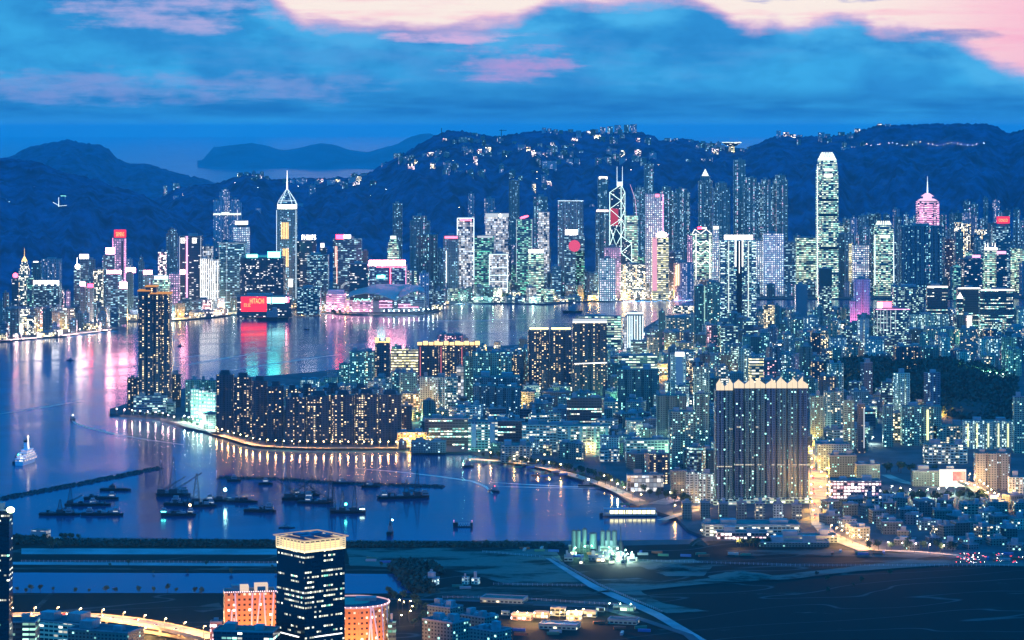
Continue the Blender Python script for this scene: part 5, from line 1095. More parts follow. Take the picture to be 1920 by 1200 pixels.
# left edge tower and lamp
T = tower(-60,17,958,D=2350,m='nt',plan='box',ratio=.5,label='black tower cut by the left photo edge with a glaring roof floodlight',name='office_tower',base=3,lm='the left edge tower')
b=MB(); b.ball((T['w']/2+1.5,-T['d']/2-1,T['h']+1),3.4,10,6,sz=.75); b.build('roof_floodlight',emit('flood_lime',(.75,1,.55),16),T['r'])
# lower left blocks
T = tower(40,180,1172,D=2480,m='ki',plan='box',rot=-24,ratio=.55,label='low white block with ribbon windows under the orange viaduct',name='low_office',base=3,rf=DARK,lm='the low white ribbon block',col=1.3)
T = tower(-20,66,1168,D=2430,m='og',plan='box',ratio=.6,label='green glazed low block beside the left edge tower',name='low_office',base=3,rf=DARK,col=.5)
T = tower(398,520,1187,D=2300,m='ko',plan='box',rot=-8,ratio=.5,label='low teal block with roof lamps before the orange slab',name='low_office',base=3)
T = tower(120,262,1188,D=2400,m='kd',plan='box',rot=-20,ratio=.5,label='flat black roofed shed in the bottom left corner',name='warehouse',base=3,rf=DARK)
T = tower(394,416,1168,D=2440,m='lp',plan='box',ratio=.8,label='small pinkish annex left of the orange floodlit slab',name='low_office',base=3)
T = tower(728,742,1166,D=2420,m='og',plan='box',ratio=1.,label='small green lit pavilion right of the rounded orange block',name='pavilion',base=3,col=.8)
for i,(a_,b_,y,D,rt,lab) in enumerate(((800,868,1142,2520,-38,'blue roofed factory wing behind the two front factory wings'),(790,880,1170,2400,-38,'left front factory wing with rooftop ducts'),(862,934,1160,2430,-38,'right front factory wing with a lit green stair'),(880,960,1186,2300,-38,'front corner factory wing at the bottom edge'))):
    T = tower(a_,b_,y,D=D,m='kd',plan='box',rot=rt,ratio=.7,label=lab,name='factory_wing',base=3,rf=mat('roof_slate',(.06,.075,.10),.9,.2,.3,.1),lm='the factory wings' if i==1 else None)
    rr=random.Random(i)
    for k in range(7): x,y_=rr.uniform(-.36,.36)*T['w'],rr.uniform(-.36,.36)*T['d']; b=MB(); b.box(x-2.5,y_-1.5,T['h'],x+2.5,y_+1.5,T['h']+rr.uniform(1.5,3.5)); b.build('roof_vent',ROOFL,T['r'])
for i,(x0,x1,y,yb,lab) in enumerate(((792,824,1086,1098,'white field office with a flat roof beside the dark thicket'),(802,816,1076,1086,'small white watch hut behind the field office'),(866,880,1082,1096,'left white hut on the airfield road'),(884,900,1084,1096,'right white hut on the airfield road'))):
    T = tower(x0,x1,y,yb=yb,m='kp',plan='box',rot=-20,ratio=.7,label=lab,name='site_hut',base=3,col=1.4,rf=ROOFL,lm='the white field office' if i==0 else None)
# lit depot in the bottom centre
rr=random.Random(3)
for i,(x0,x1,y,yb,m) in enumerate(((958,1000,1154,1164,'lp'),(1000,1030,1150,1160,'lw'),(1032,1062,1142,1156,'ki'),(1062,1092,1150,1164,'lw'),(1094,1120,1148,1158,'ki'),(1118,1134,1140,1148,'oc'),(1150,1192,1140,1148,'oc'),(940,956,1146,1154,'kl'),(1140,1200,1166,1172,'kl'),(1010,1090,1176,1182,'kl'),(900,990,1128,1133,'kl'))):
    T = tower(x0,x1,y,yb=yb,m=m,plan='box',rot=-14,ratio=.5,name='depot_shed',base=3,col=.9,rf=ROOFL if i%2 else ROOF,plant=False,label=['long peach lit shed at the left of the lit depot','cream lit shed second from left in the lit depot','pale gabled shed in the middle of the lit depot','golden lit shed right of the pale gabled shed','teal lit shed at the right of the lit depot','tiny green lit cabin behind the lit depot','green lit canopy where the depot meets the diagonal road','small shed by the factory corner left of the depot','grey roofed parking shed right of the depot','long grey roof in front of the depot','long grey wall building behind the depot'][i],lm='the lit depot' if i==2 else None)
# concrete plant with silos
DSL=dist(1036,3)
for i,(px,w_,y0,n) in enumerate(((1076,9,993,0),(1085,9,993,0),(1096,9,990,0),(1112,15,998,0),(1130,9,994,0),(1141,9,994,0),(1152,10,994,0))):
    k=DSL/F; r=thing('silo',['leftmost','second','third','fourth and broadest','fifth','sixth','rightmost'][i]+' silo of the cement plant on the seawall','silo',(X(px,DSL),DSL,3),0,'cement silos by the bay'); H_=Z(y0,DSL)-3; R_=w_*k*.42
    b=MB(); b.prism(p_round(R_*2,R_*2,12),H_*.35,H_*.94); b.prism(p_round(R_*2,R_*2,12),H_*.2,H_*.35,top=p_round(R_*2,R_*2,12)); b.build('tank',mat('silo_teal',(.10,.15,.16),.6),r)
    for s in (-1,1): b=MB(); b.box(s*R_-.4,-R_*.5,0,s*R_+.4,-R_*.5+.8,H_*.94); b.build('leg',DARK,r)
    b=MB(); b.box(-R_,-1,H_*.94,R_,1,H_*.99); b.tube((0,0,H_*.99),(0,0,H_*1.07),.3); b.build('top_deck',DARK,r)
T = tower(1066,1104,1024,yb=1036,m='kd',plan='box',ratio=.3,label='dark base building under the left silos',name='plant_building',base=3,col=.6); T = tower(1124,1160,1026,yb=1037,m='oc',plan='box',ratio=.3,label='greenish lit base building under the right silos',name='plant_building',base=3,col=.6,lm='the cement plant')
r=thing('antenna_mast','thin mast with a flared base right of the silos','mast',(X(1164,DSL),DSL,3)); b=MB(); b.tube((0,0,0),(0,0,12),4.5,2,8); b.tube((0,0,12),(0,0,Z(985,DSL)-3),.7,.3); b.build('mast',DARK,r)
rr=random.Random(8)
for i in range(26):
    x,y=rr.uniform(1062,1190),rr.uniform(1040,1059); T = filler('yard',x,dist(y,3),rr.uniform(5,11),None,rr.choice(['lw','oc','ki','kl']),'box',rr.choice([0,20,-20]),[.9]*3,'site_cabin','cabin',.6,rr.uniform(2.5,5),group='cabins and machines of the bright yard')
LM.append((1125,1048,'the bright yard'))
# slipway hut on the left shore
T = tower(57,92,996,yb=1012,m='gd',plan='box',rot=-18,ratio=.6,label='pale windowless slipway hall on the left shore of the bay',name='boat_hall',base=3,rf=ROOFL,col=1.,plant=False,lm='the slipway hall'); b=MB(); b.box(-T['w']/2-.4,-T['d']/2-.4,.5,T['w']/2+.4,-T['d']/2,T['h']-.5); b.build('front_wall',mat('hall_teal',(.16,.24,.26)),T['r'])
sheet('path',[(92,1007),(118,1006),(106,1022),(92,1022)],3.5,PAVE)

def fence(L, lab, step=5., hh=2.2):
    P = gp(L, 3.); x0, y0 = P[0]; r = thing('fence', lab, 'fence', (x0, y0, 3)); b = MB(); q = MB()
    for (ax, ay), (bx, by) in zip(P, P[1:]):
        l = math.hypot(bx-ax, by-ay); n = int(l/step)
        for i in range(n): x, y = lerp(ax, bx, i/n)-x0, lerp(ay, by, i/n)-y0; b.box(x-.14, y-.14, 0, x+.14, y+.14, hh+.5)
        q.tube((ax-x0, ay-y0, hh), (bx-x0, by-y0, hh), .09, n=3); q.tube((ax-x0, ay-y0, hh*.5), (bx-x0, by-y0, hh*.5), .09, n=3)
    tag(b.build('post_row', STEEL, r), kind='stuff'); q.build('rail', STEEL, r)
fence([(650,1019),(1060,1022)], 'long post and rail fence on the sea wall left of the cement plant'); fence([(905,1036),(1020,1046)], 'short fence slanting to the diagonal track'); fence([(925,1097),(1100,1100)], 'fence between the two pale airfield fields')
fence([(1180,1052),(1500,1062),(1900,1062)], 'long fence across the right airfield in front of the old quarter'); fence([(830,1122),(935,1122),(1160,1136)], 'fence behind the factory wings and the lit depot'); fence([(1035,1048),(1123,1098),(1243,1150)], 'fence beside the diagonal track'); fence([(40,1054),(520,1057)], 'fence along the left runway road')
rr = random.Random(31); CC_ = [mat('box_blue',(.05,.12,.3),.6), mat('box_rust',(.25,.08,.04),.7), mat('box_grey',(.25,.27,.28),.6), mat('box_green',(.05,.16,.10),.6)]
cm = []
for c in CC_: b = MB(); b.box(-6,-1.25,0,6,1.25,2.6); [b.box(-5.7+i*1.3,-1.4,.2,-5.2+i*1.3,-1.25,2.4) for i in range(9)]; cm.append(b.mesh('box', c))
CONT = []
for (cx,cy,sx,sy,n) in ((1090,1042,26,7,12),(1220,1040,26,4,8),(1000,1032,40,3,8),(1340,1042,60,4,10),(1600,1038,80,3,10),(860,1104,30,4,7),(1100,1172,60,8,18),(1000,1186,60,6,14),(1180,1186,40,8,10),(1880,1046,30,6,10),(700,1052,30,5,4),(1050,890,60,5,16),(1000,874,40,4,10),(1180,950,14,4,6)):
    for i in range(n):
        px, py = cx+rr.uniform(-sx,sx), cy+rr.uniform(-sy,sy); x, D = pt(px, py, 3)
        if not free(x-6, D-6, x+6, D+6, .5): continue
        FOOT.append((x-6,D-3,x+6,D+3)); o = bpy.data.objects.new('container', cm[len(CONT) % 4]); COL.objects.link(o); o.location = (x, D, 3.05); o.rotation_euler.z = rr.choice([0,.15,-.2,1.4]); tag(o, 'x', 'container', 'containers and skips about the airfield'); CONT.append((o, px, py, len(CONT) % 4))
# ================================================================== breakwaters, vessels
ROCK = mat('breakwater_rock', (.035, .038, .042), .9, .2, .6, .25)
def breakwater(L, w, lab, seed):
    P = gp(L); b = MB(); rr = random.Random(seed); n = 0
    r = thing('breakwater', lab, 'breakwater', (P[0][0], P[0][1], 0)); ox, oy = P[0]
    for (ax, ay), (bx, by) in zip(P, P[1:]):
        Ln = math.hypot(bx-ax, by-ay); dx, dy = (bx-ax)/Ln, (by-ay)/Ln; nx_, ny_ = -dy, dx; k = int(Ln/7)
        for i in range(k):
            c = (ax+dx*(i+.5)*7-ox, ay+dy*(i+.5)*7-oy)
            b.prism([(c[0]+dx*u*4+nx_*v*w/2, c[1]+dy*u*4+ny_*v*w/2) for u, v in ((-1,-1),(1,-1),(1,1),(-1,1))], -1, 1.2, top=[(c[0]+dx*u*3.9+nx_*v*w*.22, c[1]+dy*u*3.9+ny_*v*w*.22) for u, v in ((-1,-1),(1,-1),(1,1),(-1,1))]) if i % 1 == 0 else None
            for q in range(7):
                v = rr.uniform(-.5, .5); s = rr.uniform(1.2, 2.6); z = (.5-abs(v))*4.2; x, y = c[0]+dx*rr.uniform(-3.5, 3.5)+nx_*v*w, c[1]+dy*rr.uniform(-3.5, 3.5)+ny_*v*w
                b.ball((x, y, z), s, 5, 3, sz=rr.uniform(.5, .9))
    b.build('rubble_mound', ROCK, r); ex, ey = P[-1][0]-ox, P[-1][1]-oy
    b = MB(); b.tube((ex, ey, 0), (ex, ey, 9), .6, .4, 6); b.ball((ex, ey, 9.6), 1.); b.build('beacon', STEEL, r); return r
breakwater([(-60,943),(0,936),(100,917),(200,898),(302,877)], 24, 'long rubble breakwater reaching in from the left photo edge', 1)
breakwater([(832,913),(720,910),(620,905),(520,899),(406,896)], 24, 'detached rubble breakwater behind the moored derrick lighters', 2)
HUL = mat('hull_black', (.008, .009, .014), .6); DECK = mat('deck_dark', (.02, .022, .03), .8, .2, .5, .3); HOUSE = mat('deckhouse_grey', (.16, .19, .22), .7, .3, .3, .5); HW = mat('hull_white', (.6, .62, .64), .5)
def hull(L, B, H_, m=None, bow=.18, sheer=.25, stern=.92):
    b = MB(); P = [(-L/2, -B/2*stern), (L/2-L*bow, -B/2), (L/2-L*bow*.35, -B*.32), (L/2, 0), (L/2-L*bow*.35, B*.32), (L/2-L*bow, B/2), (-L/2, B/2*stern)]
    b.prism([(x*.95, y*.85) for x, y in P], -.6, H_, top=P); b.prism([(x*.99, y*.99) for x, y in P[:2]]+[(P[1][0], P[5][1]*.99), (P[6][0]*.99, P[6][1]*.99)], H_, H_+.4)
    return b
def lattice(b, p0, p1, w0, w1, n=6, r=.28):
    p0, p1 = Vector(p0), Vector(p1); ax = (p1-p0).normalized(); s = Vector((1, 0, 0)) if abs(ax.x) < .8 else Vector((0, 0, 1)); t = ax.cross(s).normalized(); s = t.cross(ax)
    C = lambda i, k: p0.lerp(p1, i/n)+(s*(1 if k in (0, 3) else -1)+t*(1 if k < 2 else -1))*lerp(w0, w1, i/n)/2
    for k in range(4):
        b.tube(C(0, k), C(n, k), r, n=3)
        for i in range(n): b.tube(C(i, k), C(i+1, (k+1) % 4), r*.7, n=3)
def barge(px, py, L, rot, lab, masts=(), house=(-.35,), boom=True, cargo=True, lamp=None, name='derrick_barge', cat='barge', seed=0, group='derrick lighters moored in the typhoon basin', sc_=1.):
    D = dist(py); r = thing(name, lab, cat, (X(px, D), D, 0), R(rot), group); rr = random.Random(seed); B = L*.24; H_ = 2.6*sc_
    b = hull(L, B, H_); b.build('hull', HUL, r); b = MB(); b.box(-L*.48, -B*.42, H_+.4, L*.36, B*.42, H_+.8); b.build('deck', DECK, r)
    if cargo:
        for i in range(9): x = rr.uniform(-.3, .33)*L; y = rr.uniform(-.3, .3)*B; s = rr.uniform(1.2, 3.2)*sc_; b = MB(); b.box(x-s, y-s*.7, H_+.8, x+s, y+s*.7, H_+.8+rr.uniform(1, 3.4)*sc_); b.build('cargo', rr.choice([DECK, DARK, HOUSE, CONC]), r)
    for hx in house:
        x = hx*L; b = MB(); b.box(x-4*sc_, -B*.36, H_+.8, x+4*sc_, B*.36, H_+4.4*sc_); b.box(x-2.5*sc_, -B*.26, H_+4.4*sc_, x+2.5*sc_, B*.26, H_+7*sc_); o = b.build('deckhouse', HOUSE, r)
        b = MB(); b.box(x-3*sc_, -B*.36-.15, H_+2.4*sc_, x+3*sc_, -B*.36, H_+3.4*sc_); b.build('window_band', E_DIM if rr.random() < .6 else DARK, o)
    for mx, hh in masts:
        x = mx*L; b = MB(); lattice(b, (x, 0, H_+.8), (x+hh*.02, 0, H_+hh), 7*sc_, 1.2, 7, .3); b.box(x-4*sc_, -B*.3, H_+.8, x+4*sc_, B*.3, H_+4.5*sc_); b.build('derrick_mast', DARK, r)
        if boom: b = MB(); s = 1 if mx < .1 else -1; lattice(b, (x+2*s, 0, H_+4), (x+s*hh*.8, 0, H_+hh*.55), 2., .8, 6, .22); b.tube((x, 0, H_+hh), (x+s*hh*.8, 0, H_+hh*.55), .15, n=3); b.build('boom', DARK, r)
    if lamp:
        lx_, ly_, lz_, m = lamp; b = MB(); b.tube((lx_*L, ly_, H_), (lx_*L, ly_, H_+lz_), .3); b.build('lamp_post', DARK, r); b = MB(); b.ball((lx_*L, ly_-1, H_+lz_), 1.7, 8, 5); b.build('deck_lamp', m, r)
    return r
EL = emit('deck_lamp_teal', (.45, 1, .9), 60); EL2 = emit('deck_lamp_amber', (1, .62, .35), 9)
barge(112,966,52,3,'front left black lighter of the leftmost moored cluster',masts=((.0,17),),house=(.22,),seed=1)
barge(192,966,54,-2,'front right black lighter of the leftmost moored cluster with a white cabin',house=(-.3,.32),boom=False,seed=2)
barge(165,948,60,6,'second row lighter behind the leftmost moored cluster',masts=((-.38,20),),house=(.1,),seed=3)
barge(190,936,46,3,'rear lighter of the leftmost moored cluster',house=(.3,),seed=4)
barge(217,920,42,-3,'empty black lighter lying alone near the long breakwater',house=(),cargo=False,masts=((-.1,7),),boom=False,name='barge',seed=5)
barge(325,930,46,8,'tall twin masted crane lighter in the second moored cluster',masts=((-.35,40),(-.02,48)),house=(.3,),seed=6,sc_=1.3)
barge(345,948,52,-4,'dark crane lighter in the middle of the second cluster',masts=((.30,38),),house=(-.2,),seed=7,sc_=1.3)
barge(335,967,44,0,'front lighter with bright white windows and amber deck lamps',house=(-.42,.34),seed=8,boom=False,lamp=(.33,-2,11,EL2))
s_=[c for c in bpy.data.objects if c.name.startswith('window_band')][-2]; s_.data.materials[0]=E_C
barge(378,950,40,10,'lighter with a long tilted boom right of the second cluster',masts=((-.4,14),),house=(.3,),seed=9)
barge(425,940,62,6,'low lighter carrying a blazing teal lamp',masts=((-.15,24),),house=(-.35,),seed=10,boom=False,lamp=(-.03,-2,13,EL))
barge(455,942,40,-5,'slim black lighter trailing right of the blazing teal lamp',house=(),seed=11)
barge(488,960,42,-4,'lone loaded lighter between the two crane clusters',house=(.28,),seed=12,sc_=1.2)
barge(557,938,40,3,'lighter with two tall leaning lattice cranes in the third cluster',masts=((-.3,44),(.15,42)),house=(.38,),seed=13,sc_=1.2)
barge(592,944,48,-8,'wide lighter loaded with pale scrap in the third cluster',masts=((.4,46),),house=(-.2,),seed=14)
barge(575,930,36,6,'rear lighter of the third cluster close to the breakwater',masts=((.2,24),),house=(-.35,),seed=15)
barge(652,962,46,0,'front crane lighter with a lit white deckhouse at its right end',masts=((-.4,30),(-.15,26),(.18,32)),boom=False,house=(.4,),seed=16,lamp=(-.05,-2,9,E_C))
s_=[c for c in bpy.data.objects if c.name.startswith('window_band')][-1]; s_.data.materials[0]=emit('cabin_mint',(.6,1,.85),9)
barge(757,934,70,12,'long dark crane lighter at the right end of the moored fleet',masts=((.05,22),(.25,34)),house=(-.38,.4),seed=17,sc_=1.1)
barge(640,908,26,0,'pale sampan raft beside the breakwater, left one',house=(0,),seed=18,name='sampan_raft',cat='raft'); barge(695,914,26,8,'small workboat moored off the breakwater, right of the rafts',house=(-.1,),masts=((-.2,8),),boom=False,seed=19,name='workboat',cat='boat')
barge(439,903,20,4,'white roofed workboat tied at the left end of the breakwater',house=(0,),cargo=False,seed=20,name='workboat',cat='boat'); barge(498,909,20,4,'dark workboat tied midway along the left breakwater half',house=(0,),cargo=False,seed=21,name='workboat',cat='boat')
# tug, platform, buoys, small craft
def craft(px, py, L, rot, lab, name, cat, lampm=None, hm=None, k=1.):
    D = dist(py); r = thing(name, lab, cat, (X(px, D), D, 0), R(rot)); hull(L, L*.34, L*.09*k, bow=.35).build('hull', hm or HUL, r)
    b = MB(); b.box(-L*.2, -L*.11, L*.09*k, L*.15, L*.11, L*.25*k); b.box(-L*.02, -L*.08, L*.25*k, L*.12, L*.08, L*.34*k); b.build('deckhouse', HOUSE, r)
    b = MB(); b.tube((-L*.05, 0, L*.3*k), (-L*.05, 0, L*.62*k), L*.02, L*.01); b.tube((-L*.15, 0, L*.25*k), (-L*.15, 0, L*.4*k), L*.035, L*.035, 6); b.build('mast', DARK, r)
    if lampm: b = MB(); b.ball((L*.1, -L*.1, L*.40*k), max(.8, L*.04)); b.build('lamp', lampm, r)
    return r
craft(732,1003,20,82,'black tugboat with a teal lamp alone in the lower bay','tugboat','tugboat',EL,k=2.2); craft(538,990,20,0,'tiny dark buoy boat with a thin mast above the near tower','buoy_boat','boat',k=.5)
craft(1073,587,52,0,'small ferry crossing the centre of the far harbour','ferry','ferry',E_W2,k=1.3); craft(512,601,80,2,'dark ferry in front of the red billboard reflection','ferry','ferry',None,k=1.2); craft(31,868,20,80,'tender boat alongside the white cruise ship','tender_boat','boat',E_C,k=1.5)
craft(338,649,14,0,'speck of a boat right of the black tower on the far harbour','small_boat','boat'); craft(575,618,14,0,'speck of a boat below the convention centre','small_boat','boat'); craft(132,676,16,0,'speck of a boat on the pink water left of the black tower','small_boat','boat'); craft(878,876,18,20,'small lit boat off the industrial quay','small_boat','boat',EL2,k=1.5); craft(135,787,18,120,'small lit boat leading a curved wake off the point','small_boat','boat',E_LAMPW); craft(1100,912,24,0,'lit launch heading for the right quay','launch','boat',E_LAMP)
craft(928,922,20,-50,'launch turning in the bay at the end of a curved light trail','launch','boat',E_RP)
D=dist(988); r=thing('mooring_platform','dark floating platform with bracing in the middle of the lower bay','platform',(X(868,D),D,0)); b=MB(); w=24; b.box(-w/2,-4,0,w/2,4,1.2); b.box(-w/2,-4,1.2,-w/4,4,5.5); b.box(w/2-3,-4,1.2,w/2,4,5.5); b.build('pontoon',HUL,r); b=MB(); b.box(-w/4,-4,5,w/2-3,-3.4,5.7)
for i in range(5): x=-w/4+i*3; b.tube((x,-3.8,1.2),(x+1.5,-3.8,5),.25,n=3); b.tube((x+3,-3.8,1.2),(x+1.5,-3.8,5),.25,n=3)
b.build('truss',STEEL,r); 
for x in (-w/2+1,w/2-1): b=MB(); b.tube((x,0,5.5),(x,0,8),.15); b.ball((x,0,8),.4); b.build('marker_light',E_PK,r)
# white cruise ship seen from astern
D=dist(873); r=thing('cruise_ship','white lit cruise ship seen from astern at the far left','cruise ship',(X(43,D),D+30,0),R(80)); L,B=64.,15.
b=MB(); P=[(-L/2,-B*.42),(-L*.3,-B/2),(L*.25,-B/2),(L*.42,-B*.25),(L/2,0),(L*.42,B*.25),(L*.25,B/2),(-L*.3,B/2),(-L/2,B*.42)]; b.prism([(x*.97,y*.9) for x,y in P],-.5,6,top=P); b.build('hull',mat('ship_white',(.62,.75,.8),.4),r)
SW=facade('shipwall',(.8,.7,.72),3,2.6,.55,.5,.85,0,.1,(1,.6,.45),(1,.85,.6),.5,2.6)
for i,(x0,x1,k,z) in enumerate(((-.44,.36,.97,6),(-.34,.32,.9,9.6),(-.25,.28,.8,13.2),(-.14,.24,.62,16.8))): b=MB(); b.box(x0*L,-B/2*k,z,x1*L,B/2*k,z+2.6); b.build('deck',SW,r); b=MB(); b.box(x0*L-1.5,-B/2*k-.6,z+2.6,x1*L+1,B/2*k+.6,z+3.2,bottom=True); b.build('deck_edge',MATS['ship_white'],r)
b=MB(); b.tube((-L*.04,0,18.6),(-L*.07,0,31),3.2,2.6,8); b.build('funnel',mat('funnel_white',(.75,.75,.75)),r); b=MB(); b.tube((-L*.07,0,31),(-L*.08,0,33.5),2.7,2.6,8); b.build('funnel_cap',HUL,r)
b=MB(); b.tube((L*.12,0,19),(L*.10,0,40),1.3,.4,6); b.ball((L*.10,0,37),1.6); b.build('mast',emit('mast_cream',(1,.85,.7),2.6),r); b=MB()
for i in range(9): b.ball((-L*.42+i*3.4,0,8+i*.9),.9,5,3)
b.build('string_light',E_W,r)
# thin pale ribbons painted on the water for boats' light trails
TRAIL=mat('light_trail',(.8,.62,.5),.8,.2)
def trail(L,w,name='trail'):
    P=[]; b=MB()
    for (a,c),(d,e) in zip(L,L[1:]):
        for i in range(6): P.append(pt(lerp(a,d,i/6),lerp(c,e,i/6)))
    P.append(pt(*L[-1])); n=len(P)
    for i in range(n-1):
        (x0,y0),(x1,y1)=P[i],P[i+1]; l=math.hypot(x1-x0,y1-y0); nx_,ny_=-(y1-y0)/l,(x1-x0)/l; wa,wb=w*math.sin(math.pi*min(1,(i+.4)/n*1.0))+.3,w*math.sin(math.pi*min(1,(i+1.4)/n))+.3
        b.face([(x0-nx_*wa,y0-ny_*wa,.12),(x1-nx_*wb,y1-ny_*wb,.12),(x1+nx_*wb,y1+ny_*wb,.12),(x0+nx_*wa,y0+ny_*wa,.12)])
    tag(b.build(name,TRAIL),kind='structure')
trail([(134,787),(142,794),(165,802),(220,815),(280,825),(345,834)],2.0); trail([(665,878),(740,884),(820,893),(885,902),(910,912),(924,926)],2.8); trail([(915,904),(980,908),(1060,912),(1128,914)],2.6); trail([(930,912),(1010,914),(1126,916)],2.4)
trail([(700,598),(800,602),(900,601),(990,597)],5); trail([(330,688),(420,672),(500,660)],3); trail([(430,695),(540,678),(640,664)],3); trail([(0,776),(80,764),(160,750)],2.5); trail([(320,672),(360,668),(400,665)],3)
# ferry pier with lit canopy on the right quay
D=dist(968); r=thing('ferry_pier','long ferry pier with a bright yellow lit canopy, right side of the bay','pier',(X(1180,D),D,0)); k=D/F; LM.append((1180,962,'the yellow lit pier'))
b=MB(); b.box(-50*k,-5,1.,52*k,14,3.); b.build('deck',CONC,r); b=MB(); b.box(-48*k,-4,8.,50*k,12,9.2,bottom=True); b.build('roof',ROOFL,r)
for i in range(12): b=MB(); x=(-46+i*8.6)*k; b.box(x-.5,-3.6,3,x+.5,-2.8,8); b.build('post',CONC,r)
b=MB(); b.box(-36*k,0,3.2,-8*k,8,7.6); b.build('lit_hall',emit('pier_yellow',(1,.95,.5),3.),r); b=MB(); b.box(-5*k,0,3.2,49*k,8,6.4); b.build('lit_hall',MATS['pier_yellow'],r); b=MB(); b.box(-56*k,-3,.5,-49*k,4,4); b.build('mooring_dolphin',HUL,r)
# ================================================================== roads, lamps, vehicles, trees
def road(L, w, z, m=None, name='road', zl=None):
    """ribbon through survey points; w in metres"""
    P = [pt(a, b, zl if zl is not None else z) for a, b in L]; b = MB()
    for i in range(len(P)-1):
        (x0, y0), (x1, y1) = P[i], P[i+1]
        def nn(i):
            a, c = P[max(0, i-1)], P[min(len(P)-1, i+1)]; l = math.hypot(c[0]-a[0], c[1]-a[1]); return -(c[1]-a[1])/l*w/2, (c[0]-a[0])/l*w/2
        n0, n1 = nn(i), nn(i+1)
        q = [(x0-n0[0], y0-n0[1], z), (x1-n1[0], y1-n1[1], z), (x1+n1[0], y1+n1[1], z), (x0+n0[0], y0+n0[1], z)]; b.face(q)
    return b, P
def smooth(L, k=6):
    out = []
    for i in range(len(L)-1):
        p0, p1, p2, p3 = L[max(0, i-1)], L[i], L[i+1], L[min(len(L)-1, i+2)]
        for j in range(k):
            t = j/k; out.append(tuple(.5*((2*b)+(-a+c)*t+(2*a-5*b+4*c-d)*t*t+(-a+3*b-3*c+d)*t**3) for a, b, c, d in zip(p0, p1, p2, p3)))
    return out+[L[-1]]
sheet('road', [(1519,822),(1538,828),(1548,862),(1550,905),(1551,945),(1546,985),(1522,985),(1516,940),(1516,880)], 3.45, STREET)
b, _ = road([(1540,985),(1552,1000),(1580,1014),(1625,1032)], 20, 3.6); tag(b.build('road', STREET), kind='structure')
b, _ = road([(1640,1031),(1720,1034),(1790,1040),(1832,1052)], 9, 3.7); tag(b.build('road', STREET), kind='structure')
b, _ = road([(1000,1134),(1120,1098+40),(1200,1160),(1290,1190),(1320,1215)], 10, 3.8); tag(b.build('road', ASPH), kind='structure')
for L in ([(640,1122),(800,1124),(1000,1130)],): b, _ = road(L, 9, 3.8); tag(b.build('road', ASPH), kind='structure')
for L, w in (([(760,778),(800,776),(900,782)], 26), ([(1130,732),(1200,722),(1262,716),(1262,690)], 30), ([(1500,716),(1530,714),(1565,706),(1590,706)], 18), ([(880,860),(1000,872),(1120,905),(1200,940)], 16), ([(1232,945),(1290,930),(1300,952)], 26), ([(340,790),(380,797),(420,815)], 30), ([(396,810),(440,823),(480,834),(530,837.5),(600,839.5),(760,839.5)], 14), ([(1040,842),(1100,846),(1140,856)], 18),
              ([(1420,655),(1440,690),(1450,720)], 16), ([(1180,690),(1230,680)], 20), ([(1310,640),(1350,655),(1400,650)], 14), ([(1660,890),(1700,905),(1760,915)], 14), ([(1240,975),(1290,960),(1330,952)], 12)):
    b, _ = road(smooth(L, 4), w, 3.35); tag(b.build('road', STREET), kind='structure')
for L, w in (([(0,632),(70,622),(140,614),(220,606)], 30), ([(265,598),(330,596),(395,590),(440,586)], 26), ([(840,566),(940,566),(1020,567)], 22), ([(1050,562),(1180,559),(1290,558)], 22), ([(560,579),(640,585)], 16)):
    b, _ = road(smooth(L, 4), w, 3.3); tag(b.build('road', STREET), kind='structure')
def viaduct(L, w, z, lab, name='flyover', piers=5):
    Ls = smooth(L, 6); b, P = road(Ls, w, z, zl=z); x0, y0 = P[0]; r = thing(name, lab, 'flyover', (x0, y0, 3)); b.v = [(x-x0, y-y0, zz-3) for x, y, zz in b.v]
    v0 = list(b.v)
    for i in range(0, len(v0), 4):
        q = v0[i:i+4]; dn = lambda p: (p[0], p[1], p[2]-1.8); up = lambda p: (p[0], p[1], p[2]+1.1)
        b.face([dn(q[3]), dn(q[2]), dn(q[1]), dn(q[0])]); b.face([dn(q[0]), dn(q[1]), up(q[1]), up(q[0])]); b.face([up(q[3]), up(q[2]), dn(q[2]), dn(q[3])])
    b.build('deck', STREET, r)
    for i in range(piers):
        x, y = P[int((i+.5)/piers*(len(P)-1))]; b = MB(); b.box(x-x0-1.2, y-y0-1.2, 0, x-x0+1.2, y-y0+1.2, z-4.9); b.build('pier', CONC, r)
    return P
VF = viaduct([(-30,1156),(100,1153),(200,1158),(300,1172),(400,1196)], 20, 14, 'wide orange lit viaduct sweeping across the bottom left corner', piers=7)
VF2 = viaduct([(180,1182),(260,1180),(330,1190),(400,1206)], 12, 7, 'lower lit ramp curving beneath the bottom left viaduct', piers=3)
VF3 = viaduct([(1806,902),(1826,912),(1846,928),(1868,950)], 16, 12, 'curved orange lit flyover beside the blazing gable wall', piers=4)
VF4 = viaduct([(1512,818),(1530,826),(1550,834)], 12, 13, 'short pink lit flyover crossing the glowing road', piers=2)
LM += [(1535,900,'the glowing road'), (200,1165,'the bottom left viaduct'), (1840,930,'the curved flyover')]
